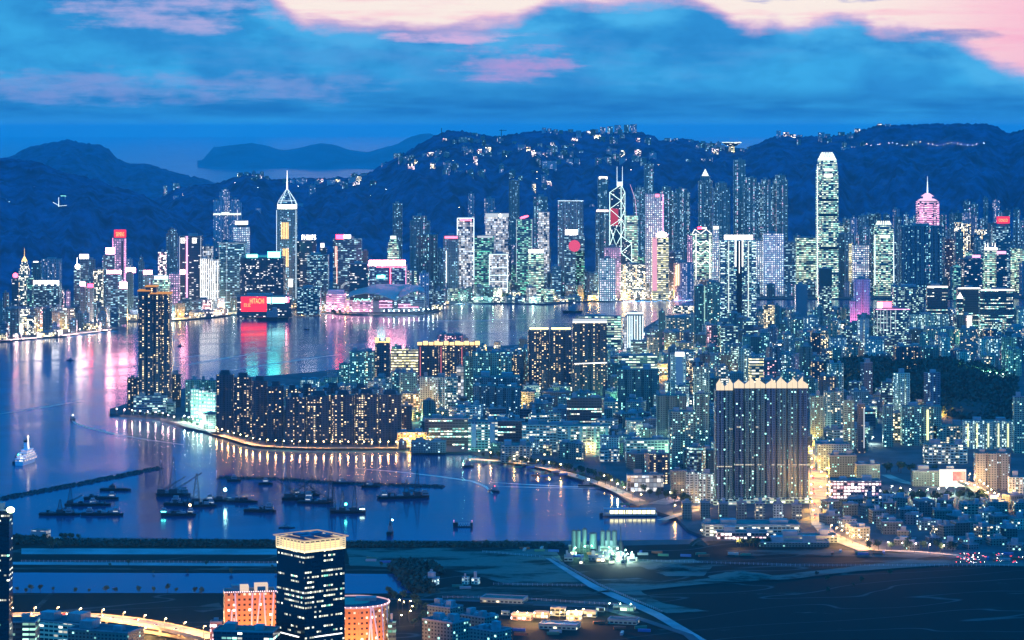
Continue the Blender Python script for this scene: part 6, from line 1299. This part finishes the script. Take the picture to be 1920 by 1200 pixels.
# --- street lamps: pole, head and a real light
PROTO = {}
def lamp_proto():
    b = MB(); b.tube((0,0,0), (0,0,10), .22, .15, 4); b.tube((0,0,10), (1.6,0,10.4), .14, .12, 4); return b.mesh('lamp_pole', DARK)
LP_ = lamp_proto(); HEADS = {}
for k, m in (('w', E_LAMP), ('c', E_LAMPW), ('g', E_LAMPG), ('p', emit('lamp_rose', (1, .7, .66), 30)), ('y', emit('lamp_gold', (1, .78, .36), 34))):
    b = MB(); b.ball((1.6, 0, 10.1), .62, 6, 4); m.cycles.emission_sampling = 'NONE'; HEADS[k] = b.mesh('lamp_head', m)
LCOL = dict(w=(1, .50, .17), c=(.75, 1, .85), g=(.35, 1, .62), p=(1, .62, .55), y=(1, .52, .10)); nl = [0]
LIGHTD = {}
def lamp(px, py, k='w', P=9000., z=3., ph=None, far=False, real=True, rz=0., spot=False):
    x, D = pt(px, py, z)
    if D > 5600:                       # past the nearest three hundred: one object for the rest
        FARB.tube((x, D, z), (x, D, z+10), .3, .2, 3); FARB.ball((x, D, z+10.4), 1.05, 6, 4, mi=1+'wcgpy'.index(k))
        if real:
            P = P*2.6; key = (k, P, spot)
            if key not in LIGHTD:
                l = bpy.data.lights.new('bulb', 'SPOT' if spot else 'POINT'); l.energy = P; l.color = LCOL[k]; l.shadow_soft_size = .8; LIGHTD[key] = l
                if spot: l.spot_size = R(160); l.spot_blend = .25
            FARL.append((LIGHTD[key], (x, D-.6, z+9.), spot))
        return
    nl[0] += 1
    r = thing('street_lamp', 'x', 'street lamp', (x, D, z), rz, 'street lamps'); FILL_L.append((r, px, py, k))
    o = bpy.data.objects.new('pole', LP_); COL.objects.link(o); o.parent = r
    s = 1.7 if D > 5500 else (1.15 if D > 3300 else .9)
    o = bpy.data.objects.new('lamp_head', HEADS[k]); COL.objects.link(o); o.parent = r; o.scale = (s, s, s); o.location = (1.6*(1-s), 0, 10.1*(1-s))
    if real:
        P = P*(3.2 if D < 5600 else 2.6); key = (k, P, spot)
        if key not in LIGHTD:
            l = bpy.data.lights.new('bulb', 'SPOT' if spot else 'POINT'); l.energy = P; l.color = LCOL[k]; l.shadow_soft_size = .8; LIGHTD[key] = l
            if spot: l.spot_size = R(165); l.spot_blend = .25
        o = bpy.data.objects.new('bulb', LIGHTD[key]); COL.objects.link(o); o.parent = r; o.location = (1.6, -.4, 9.2)
        if spot: o.rotation_euler = (R(-62), 0, 0)
FILL_L = []; FARB = MB(); FARL = []
def lamps(L, n, k='w', P=9000., z=3., jit=0., real=1., spot=False):
    S_ = [0]
    for (a, b), (c, d) in zip(L, L[1:]): S_.append(S_[-1]+math.hypot(c-a, (d-b)*3))
    rr = random.Random(int(L[0][0]))
    for i in range(n):
        s = S_[-1]*(i+.5)/n
        for j in range(len(L)-1):
            if s <= S_[j+1]: t = (s-S_[j])/(S_[j+1]-S_[j]); lamp(lerp(L[j][0], L[j+1][0], t)+rr.uniform(-jit, jit), lerp(L[j][1], L[j+1][1], t)+rr.uniform(-jit, jit)*.3, k if len(k) == 1 else rr.choice(k), P, z, real=rr.random() < real, spot=spot); break
lamps([(210,777),(240,780),(300,785),(330,795)], 9, 'p', 16000, spot=True)
lamps([(340,790),(365,798),(396,808)], 7, 'c', 26000); lamps([(366,786),(400,792)], 4, 'g', 16000)
lamps([(398,812),(435,823.5),(480,835.5),(530,839),(600,840.5),(764,840.5)], 26, 'wyw', 26000, jit=.6, spot=True)
lamps([(758,790),(775,782),(800,779)], 4, 'y', 26000); lamps([(748,838),(795,840)], 4, 'y', 40000)
lamps([(884,857),(940,864),(1000,875),(1060,886)], 8, 'yyw', 40000, jit=1, spot=True); lamps([(860,852),(884,856)], 2, 'g', 9000); lamps([(1046,842),(1140,856)], 4, 'wg', 18000)
lamps([(1226,712),(1262,702),(1262,684),(1238,668)], 7, 'y', 90000, jit=4); lamps([(1150,700),(1220,684)], 4, 'g', 40000, jit=3)
lamps([(1126,902),(1160,925),(1210,945)], 6, 'wyc', 9000, jit=2); lamps([(1240,940),(1300,930),(1306,955),(1250,965)], 7, 'ywp', 12000, jit=2)
lamps([(1519,832),(1520,870),(1519,910),(1519,950),(1524,980)], 9, 'y', 52000); lamps([(1541,834),(1547,870),(1549,910),(1549,950),(1546,980)], 9, 'y', 52000)
lamps([(1552,998),(1590,1017),(1630,1030)], 7, 'w', 26000); lamps([(1650,1032),(1780,1040)], 5, 'p', 5000)
lamps([(1812,900),(1832,912),(1852,928),(1872,948)], 8, 'w', 46000, z=12); lamps([(1840,935),(1900,948)], 3, 'w', 9000)
lamps([(1565,945),(1650,948)], 4, 'p', 12000); lamps([(1660,925),(1720,935),(1760,930),(1800,925)], 8, 'gyc', 18000, jit=4)
lamps([(1812,700),(1850,706),(1885,712)], 6, 'g', 30000); lamps([(1500,716),(1560,708)], 3, 'p', 20000); lamps([(1585,728),(1600,722)], 2, 'y', 20000)
lamps([(1070,1046),(1100,1040),(1130,1042),(1165,1048),(1188,1054)], 8, 'ggc', 7000, jit=3); lamps([(1140,1055),(1180,1056)], 4, 'c', 12000, jit=2)
lamps([(1375,1025),(1386,1029)], 1, 'w', 8000); lamps([(1556,1021),(1562,1023)], 1, 'w', 9000); lamps([(1300,1008),(1350,1016)], 2, 'w', 3000)
lamps([(960,1166),(1010,1170),(1060,1166),(1100,1160)], 9, 'wyw', 13000, jit=2); lamps([(1130,1150),(1190,1152)], 3, 'g', 1500)
lamps([(0,1160),(100,1158),(200,1163),(300,1178),(400,1198)], 10, 'w', 32000, z=14); lamps([(160,1190),(260,1196),(380,1204)], 7, 'w', 22000)
lamps([(738,1140),(752,1150),(764,1142),(776,1160),(744,1176)], 6, 'y', 1800, jit=3)
lamps([(420,1222),(500,1226)], 3, 'w', 40000); lamps([(650,1224),(700,1220),(730,1216)], 3, 'w', 26000)
# island waterfront
lamps([(6,628),(80,618),(150,611),(215,604)], 14, 'cpyp', 130000, jit=4, real=.7); lamps([(262,599),(330,597),(395,591),(445,586)], 14, 'ycpc', 150000, jit=2, real=.8)
lamps([(452,584),(500,583),(540,582)], 5, 'pw', 70000); lamps([(560,581),(640,587),(700,590)], 12, 'pw', 50000, jit=1, real=.5); lamps([(715,590),(760,590),(803,587),(824,583)], 12, 'c', 12000, real=.5)
lamps([(838,569),(900,567),(960,567),(1010,567)], 9, 'gcc', 60000, jit=2, real=.6); lamps([(1030,565),(1090,563),(1200,561),(1296,560)], 16, 'ywyc', 150000, jit=2, real=.7)
lamps([(1130,545),(1180,547),(1230,545),(1290,547)], 8, 'yw', 160000, jit=3, real=.7)
lamps([(1165,562.5),(1230,562),(1296,561)], 8, 'p', 420000, spot=True); lamps([(20,636),(130,628),(215,617)], 10, 'p', 300000, jit=1, spot=True); lamps([(270,600),(330,599)], 4, 'y', 200000, spot=True)  # pink water-facing spots added for the reflections on the harbour
# scattered street corners of the peninsula
rr = random.Random(77); n_ = 0
while n_ < 84:
    x, y = rr.uniform(640, 1915), rr.uniform(606, 945)
    if not in_poly(x, y, KOWPX) or nogo(x, y): continue
    X0, D = pt(x, y, 3)
    if not free(X0-2, D-2, X0+2, D+2, 1.5): continue
    lamp(x, y, rr.choice('wyycggcp'), rr.choice([34000, 60000]) if D > 4600 else rr.choice([12000, 20000]), real=rr.random() < .8); n_ += 1
# mountain road lamps, tiny dots
for i in range(46):
    px = (1625+i*9.5+rr.uniform(-4,4) if i < 24 else rng.uniform(320, 1400)); py = (276+2.5*math.sin(i) if i < 24 else rng.uniform(290, 400))
    D = hill_hit(px, py)
    if D is None or not free(X(px,D)-4, D-4, X(px,D)+4, D+4, 1): continue
    z = ground_z(px, D); FARB.tube((X(px, D), D, z), (X(px, D), D, z+10), .3, .2, 3); FARB.ball((X(px, D), D, z+10.4), .55, 6, 4, mi=rr.choice((1, 2, 4)))
fo = tag(FARB.build('distant_street_lamps', [DARK]+[HEADS[q].materials[0] for q in 'wcgpy']), kind='stuff')
for l, p, q in FARL: o = bpy.data.objects.new('bulb', l); COL.objects.link(o); o.parent = fo; o.location = p; o.rotation_euler = (R(-62) if q else 0, 0, 0)
print('lamps', nl[0])
# --- floodlights aimed at particular walls
def flood(T, px, k, P, dz=4., dy=22., size=70, aim=.6):
    l = bpy.data.lights.new('floodlight', 'SPOT'); l.energy = P; l.color = k; l.spot_size = R(size); l.spot_blend = .6; l.shadow_soft_size = 1.
    o = bpy.data.objects.new('floodlight', l); COL.objects.link(o); o.parent = T['r']; x = lx(T, px); o.location = (x, -T['d']/2-dy, dz)
    v = Vector((0, dy, T['h']*aim-dz)); o.rotation_euler = v.to_track_quat('-Z', 'Y').to_euler()
for px in (430,455,480,505): flood(AO, px, (1,.36,.10), 190000, 1, 20, 110, .5)
for px in (640,670,700,722): flood(T_RND, px, (1,.40,.12), 190000, 1, 16, 110, .5) if 'T_RND' in globals() else None
[flood(PINKT, px, (1,.34,.58), 260000, 3, 9, 150, q) for px, q in ((1610,.3),(1624,.3),(1617,.8))]
# --- cars
def car_mesh(c):
    b = MB(); b.prism([(-2.2,-.9),(2.2,-.9),(2.2,.9),(-2.2,.9)], .3, .95, mi=0); b.prism([(-1.2,-.8),(1.1,-.8),(1.1,.8),(-1.2,.8)], .95, 1.5, top=[(-.9,-.65),(.7,-.65),(.7,.65),(-.9,.65)], mi=1)
    return b.mesh('car_body', [c, MATS['dark_glass']])
CM = [car_mesh(mat('car_%s' % n, c, .35, .5)) for n, c in (('white',(.6,.6,.6)),('red',(.4,.03,.03)),('silver',(.35,.37,.4)),('dark',(.03,.03,.04)))]
hb = MB(); hb.ball((2.25,-.6,.7),.28,5,3); HB_ = hb.mesh('headlight', emit('headlight', (1,.95,.8), 40, False)); tb_ = MB(); tb_.ball((-2.25,.6,.8),.24,5,3); TB_ = tb_.mesh('tail_light', emit('tail_light', (1,.05,.03), 14, False))
CARS = []
def car(px, py, z, rz, i):
    x, D = pt(px, py, z); r = thing('car', 'x', 'car', (x, D, z), rz, 'cars on the roads'); o = bpy.data.objects.new('body', CM[i % 4]); COL.objects.link(o); o.parent = r
    for dy in (0, 1.2):
        o = bpy.data.objects.new('headlight', HB_); COL.objects.link(o); o.parent = r; o.location.y = dy
        o = bpy.data.objects.new('tail_light', TB_); COL.objects.link(o); o.parent = r; o.location.y = -dy
    CARS.append((r, px, py, i))
rr = random.Random(4)
for i in range(26): t = rr.random(); py = lerp(840,984,t); px = (1526 if i % 2 else 1539)+rr.uniform(-2,2); car(px, py, 3.5, R(90 if i % 2 else -90), i)
for i in range(16):
    t = rr.random()*.9; q = int(t*(len(VF)-2)); (x0,y0),(x1,y1) = VF[q],VF[q+1]; a = math.atan2(y1-y0,x1-x0); off = 4 if i % 2 else -4; x,y = x0-math.sin(a)*off, y0+math.cos(a)*off
    car(960+x*F/y, YH+F*(CH-14)/y, 14.05, a+(0 if i % 2 else math.pi), i)
for i in range(8):
    q = int(rr.random()*(len(VF3)-2)); (x0,y0),(x1,y1) = VF3[q],VF3[q+1]; a = math.atan2(y1-y0,x1-x0); off = 3 if i % 2 else -3; x,y = x0-math.sin(a)*off, y0+math.cos(a)*off
    car(960+x*F/y, YH+F*(CH-12)/y, 12.05, a, i)
for i in range(30): px, py = 1850+rr.uniform(-60,66), 1046+rr.uniform(-8,10); car(px, py, 3.3, R(rr.choice([0,90,20])), i)
# --- trees
LEAF = [mat('leaf_%d' % i, c, .85, .15, .35, .3) for i, c in enumerate(((.035,.07,.04),(.05,.09,.045),(.025,.05,.035)))]
BARK = mat('bark', (.05,.04,.035))
def crown_mesh(seed, n=150, h=9., r=4.):
    rr = random.Random(seed); b = MB(); L = [(rr.uniform(-.5,.5)*r, rr.uniform(-.5,.5)*r, h*rr.uniform(.5,.85), r*rr.uniform(.4,.65)) for _ in range(6)]
    for i in range(n):
        cx, cy, cz, q = rr.choice(L); v = Vector((rr.gauss(0,1), rr.gauss(0,1), rr.gauss(0,1))).normalized()*q*rr.uniform(.55,1.05); p = Vector((cx,cy,cz))+v*1.; s = rr.uniform(.5,1.05)
        a = Vector((rr.gauss(0,1), rr.gauss(0,1), rr.gauss(0,1))).normalized(); c = a.orthogonal().normalized(); d = a.cross(c)
        b.face([p-c*s-d*s*.6, p+c*s-d*s*.5, p+c*s*.8+d*s*.6, p-c*s*.7+d*s*.5])
    return b.mesh('crown', LEAF[seed % 3])
def trunk_mesh(seed, h=9.):
    rr = random.Random(seed); b = MB(); b.tube((0,0,0),(.2,0,h*.5),.35,.22,5)
    for i in range(3): b.tube((.2,0,h*.45),(rr.uniform(-2,2),rr.uniform(-2,2),h*.75),.18,.06,4)
    return b.mesh('trunk', BARK)
CR = [crown_mesh(s) for s in range(5)]; TR = [trunk_mesh(s) for s in range(5)]; TREES = []
def tree(px, py, s=1., z=3.):
    x, D = pt(px, py, z); i = len(TREES) % 5; r = thing('tree', 'x', 'tree', (x, D, z), random.Random(len(TREES)).uniform(0,6), 'trees')
    for nm, me in (('trunk', TR[i]), ('crown', CR[i])): o = bpy.data.objects.new(nm, me); COL.objects.link(o); o.parent = r
    r.scale = (s,)*3; TREES.append((r, px, py))
rt = random.Random(9)
def trees(L, n, j=2., s=(.8,1.3)):
    for i in range(n):
        t = (i+.5)/n*(len(L)-1); k = min(int(t), len(L)-2); t -= k; tree(lerp(L[k][0],L[k+1][0],t)+rt.uniform(-j,j), lerp(L[k][1],L[k+1][1],t)+rt.uniform(-j,j)*.3, rt.uniform(*s))
trees([(410,813),(480,831),(600,836.5),(740,836.5)], 22, 2, (.6,1.)); trees([(240,777),(320,788),(390,805)], 12, 3); trees([(770,780),(790,790)], 3, 3, (1.4,1.8)); trees([(900,858),(1000,870),(1100,893)], 14, 3)
trees([(1120,905),(1240,935),(1300,948)], 16, 8, (1.1,1.6)); trees([(1660,938),(1740,944),(1830,938),(1860,955)], 24, 7, (1.2,1.8)); trees([(730,1118),(790,1135),(780,1180)], 16, 12, (.8,1.2))
trees([(620,588),(640,590)], 3, 3, (1.2,1.6)); trees([(845,560),(905,562),(960,563)], 18, 6, (1.6,2.4)); trees([(1000,562),(1140,560)], 10, 5, (1.6,2.2))
trees([(90,1030),(110,1030)], 3, 4, (1.,1.4)); trees([(0,1112),(60,1111),(240,1112),(400,1113)], 18, 10, (.5,.9)); trees([(170,1068),(760,1069)], 12, 30, (.4,.7)); trees([(1380,1024),(1440,1026)], 7, 8, (1.,1.3)); trees([(1620,1030),(1700,1032),(1800,1036)], 10, 10, (1.,1.5)); trees([(1650,1085),(1500,1100)], 6, 60, (.5,.8))
trees([(20,1010),(90,1012)], 8, 6, (.6,.9)); trees([(112,1012),(150,1014)], 5, 3, (.7,1.)); trees([(700,1030),(1040,1022)], 10, 14, (.4,.7))
trees([(1640,884),(1760,892)], 10, 10, (1.2,1.8)); trees([(1440,700),(1520,705)], 6, 12, (1.5,2.)); trees([(950,868),(1080,884),(1150,905)], 16, 5, (.9,1.3)); trees([(1580,735),(1700,750)], 8, 14, (1.4,2.)); trees([(1840,870),(1900,890)], 6, 10, (1.2,1.7))
print('trees', len(TREES))
# --- thick woods as one mass
def wood(name, poly, z0, n, s0, s1, seed, hmound=0., lab=None):
    rr = random.Random(seed); b = MB(); xs = [p[0] for p in poly]; ys = [p[1] for p in poly]; k = 0; cx_, cy_ = sum(xs)/len(xs), sum(ys)/len(ys)
    while k < n:
        x, y = rr.uniform(min(xs), max(xs)), rr.uniform(min(ys), max(ys))
        if not in_poly(x, y, poly): continue
        k += 1; e = max(0., 1-math.hypot((x-cx_)/(max(xs)-min(xs))*2, (y-cy_)/(max(ys)-min(ys))*2)); wx, wy = pt(x, y, z0); base = z0+hmound*min(1, e*1.6)*(1+.4*fbm(x*.03, y*.06, seed))
        for q in range(7):
            v = Vector((rr.gauss(0,1), rr.gauss(0,1), abs(rr.gauss(0,1))*.9)).normalized(); s = rr.uniform(s0, s1); p = Vector((wx, wy, base))+Vector((v.x*s*2, v.y*s*2, v.z*s*2.2)); a = Vector((rr.gauss(0,1), rr.gauss(0,1), rr.gauss(0,1)+.8)).normalized(); c = a.orthogonal().normalized(); d = a.cross(c)
            b.face([p-c*s-d*s*.6, p+c*s-d*s*.5, p+c*s*.8+d*s*.6, p-c*s*.7+d*s*.5])
    return tag(b.build(name, LEAF[2]), lab, None, None, 'stuff')
PARK = NOGO[0]
b = MB(); n = len(PARK); C_ = (sum(p[0] for p in PARK)/n, sum(p[1] for p in PARK)/n); MW = mat('park_ground', (.012,.02,.016), .95)
for i in range(n):
    a, c = PARK[i], PARK[(i+1) % n]; m1, m2 = [(lerp(q[0],C_[0],.45), lerp(q[1],C_[1],.45)) for q in (a, c)]
    A, B_, M1, M2, CC = [(*pt(*q, zz), zz) for q, zz in ((a,3.2),(c,3.2),(m1,14.),(m2,14.),(C_,20.))]; b.face([B_, A, M1, M2]); b.face([M2, M1, CC])
tag(b.build('hill', MW), kind='structure')
wood('woodland', PARK, 3, 2600, 2.2, 4.2, 1, 22.); wood('shrubbery', [(728,1062),(760,1056),(800,1060),(835,1072),(800,1090),(815,1112),(775,1112),(760,1098),(742,1078)], 3, 420, 1.6, 3.0, 2, 3.)
wood('embankment_scrub', [(104,1014),(520,1016),(516,1026),(104,1025)], 3, 900, .8, 1.7, 3); wood('embankment_scrub', [(644,1018),(1060,1021),(1060,1027),(644,1027)], 3, 900, .8, 1.7, 4); wood('embankment_scrub', [(20,1010),(92,1008),(92,1020),(20,1021)], 3, 260, 1., 2., 5)
# floodlit school on the park rim and stadium
T = tower(1582,1636,688,yb=698,m='ki',plan='rib',ratio=.4,label='long pale school wing on the near rim of the dark park',name='school',lm=None); T = tower(1596,1672,678,yb=686,m='ki',plan='rib',ratio=.3,label='second pale school wing behind the first on the park rim',name='school')
r = thing('stadium_stand', 'white floodlit stadium stand at the right of the dark park', 'stadium', (X(1850,dist(712,3)), dist(712,3), 3)); k = dist(712,3)/F; b = MB(); b.prism([(-32*k,-6),(36*k,-6),(36*k,14),(-32*k,14)], 0, 3, top=[(-32*k,-6),(36*k,-6),(36*k,14),(-32*k,14)]); b.build('terrace', CONC, r)
for i in range(12): b = MB(); b.box((-31+i*5.7)*k, 8, 3, (-28+i*5.7)*k, 12, 9); b.build('bay', emit('stadium_mint', (.6,1,.85), 1.6), r)
# billboards and small things on the pier sides
r = thing('sports_court', 'green lit sports court among trees right of the pink school', 'sports court', (*pt(1690,932,3), 3)); b = MB(); b.box(-26,-10,.2,22,12,.5); b.build('surface', mat('court_green', (.05,.30,.24)), r); b = MB(); b.box(10,-8,.51,20,8,4.5); b.build('canopy', ROOFL, r)
for (a_, b_) in ((1640,1678),): 
    r = thing('golf_net', 'tall steel framed net cage beside the pink banded school', 'net cage', (*pt(1659,954,3), 3)); k = dist(954,3)/F
    for i in range(6): b = MB(); x = (-19+i*7.6)*k; b.box(x-.5,-.5,0,x+.5,.5,19); b.build('post', STEEL, r)
    b = MB(); b.box(-19*k,-.4,18,19*k,.4,19); b.box(-19*k,-.4,9,19*k,.4,9.6); b.build('rail', STEEL, r)
# --- labels for lamps, cars and trees
def rank(L, noun, colw=None):
    bk = {}
    for q in L:
        px, py = q[1], q[2]; best = min(LM, key=lambda l: (l[0]-px)**2+((l[1]-py)*1.6)**2); dx, dy = px-best[0], py-best[1]
        rel = ('left of' if dx < 0 else 'right of') if abs(dx) > abs(dy) else ('above' if dy < 0 else 'below'); nn = noun if colw is None else colw(q)+' '+noun
        bk.setdefault((nn, rel, best[2]), []).append((dx*dx+dy*dy, q[0]))
    for (nn, rel, ph), M in bk.items():
        M.sort(key=lambda a: a[0])
        for i, (_, o) in enumerate(M): o['label'] = '%s, %s %s %s' % (nn, ORD[i] if i < 20 else 'farthest', rel, ph)
ORD = ['nearest', 'second', 'third', 'fourth', 'fifth', 'sixth', 'seventh', 'eighth', 'ninth', 'tenth', 'eleventh', 'twelfth', 'thirteenth', 'fourteenth', 'fifteenth', 'sixteenth', 'seventeenth', 'eighteenth', 'nineteenth', 'twentieth']
LCN = dict(w='orange', c='white', g='green', p='rosy', y='golden')
rank(FILL_L, 'street lamp', lambda q: LCN[q[3]]); rank(CARS, 'car', lambda q: ['white','red','silver','dark'][q[3] % 4]); rank(TREES, 'dark leafy tree'); rank(CONT, 'container', lambda q: ['blue','rusty','grey','green'][q[3]])
# ================================================================== say which filler is which
ORD = ['nearest', 'second', 'third', 'fourth', 'fifth', 'sixth', 'seventh', 'eighth', 'ninth', 'tenth', 'eleventh', 'twelfth', 'thirteenth', 'fourteenth', 'fifteenth', 'sixteenth', 'seventeenth', 'eighteenth', 'nineteenth', 'twentieth']
TONE = dict(rb='blue', rd='dark blue', rp='pale pinkish', ob='teal', og='green lit', od='dark', ow='cream lit', oc='green banded', op='pink lit', wd='white dotted', pd='pink gridded', gd='grey gridded', lw='bright warm lit', lp='rosy lit',
            kr='dark', ke='dark', kq='dim grey', kt='teal grey', kd='dark teal', kb='dark blue', kp='pale', ki='pale industrial', kl='pale blue', ko='dark glass', kc='cyan lit', ky='yellow lit', kk='rosy lit')
buck = {}
for T, zone, m, plan, px, py in FILL:
    best = min(LM, key=lambda l: (l[0]-px)**2+((l[1]-py)*1.3)**2)
    dx, dy = px-best[0], py-best[1]
    rel = ('left of' if dx < 0 else 'right of') if abs(dx) > abs(dy)*1.0 else ('above' if dy < 0 else 'below')
    buck.setdefault((best[2], rel), []).append((dx*dx+dy*dy, T, m, zone))
seen = set()
for (ph, rel), L in buck.items():
    L.sort(key=lambda q: q[0])
    for i, (_, T, m, zone) in enumerate(L):
        h = T['h']; kind = 'house' if h < 14 and zone == 'hill' else ('low block' if h < 28 else ('mid-rise block' if h < 70 else 'tower'))
        T['r']['label'] = '%s %s, %s %s %s' % (TONE[m], kind, ORD[i] if i < 20 else 'farthest', rel, ph)
        k_ = T['r']['label']
        if k_ in seen: T['r']['label'] = k_.replace(', ', ' with %s roof, ' % ('pale' if i % 2 else 'dark'))
        seen.add(k_)
build_haze()
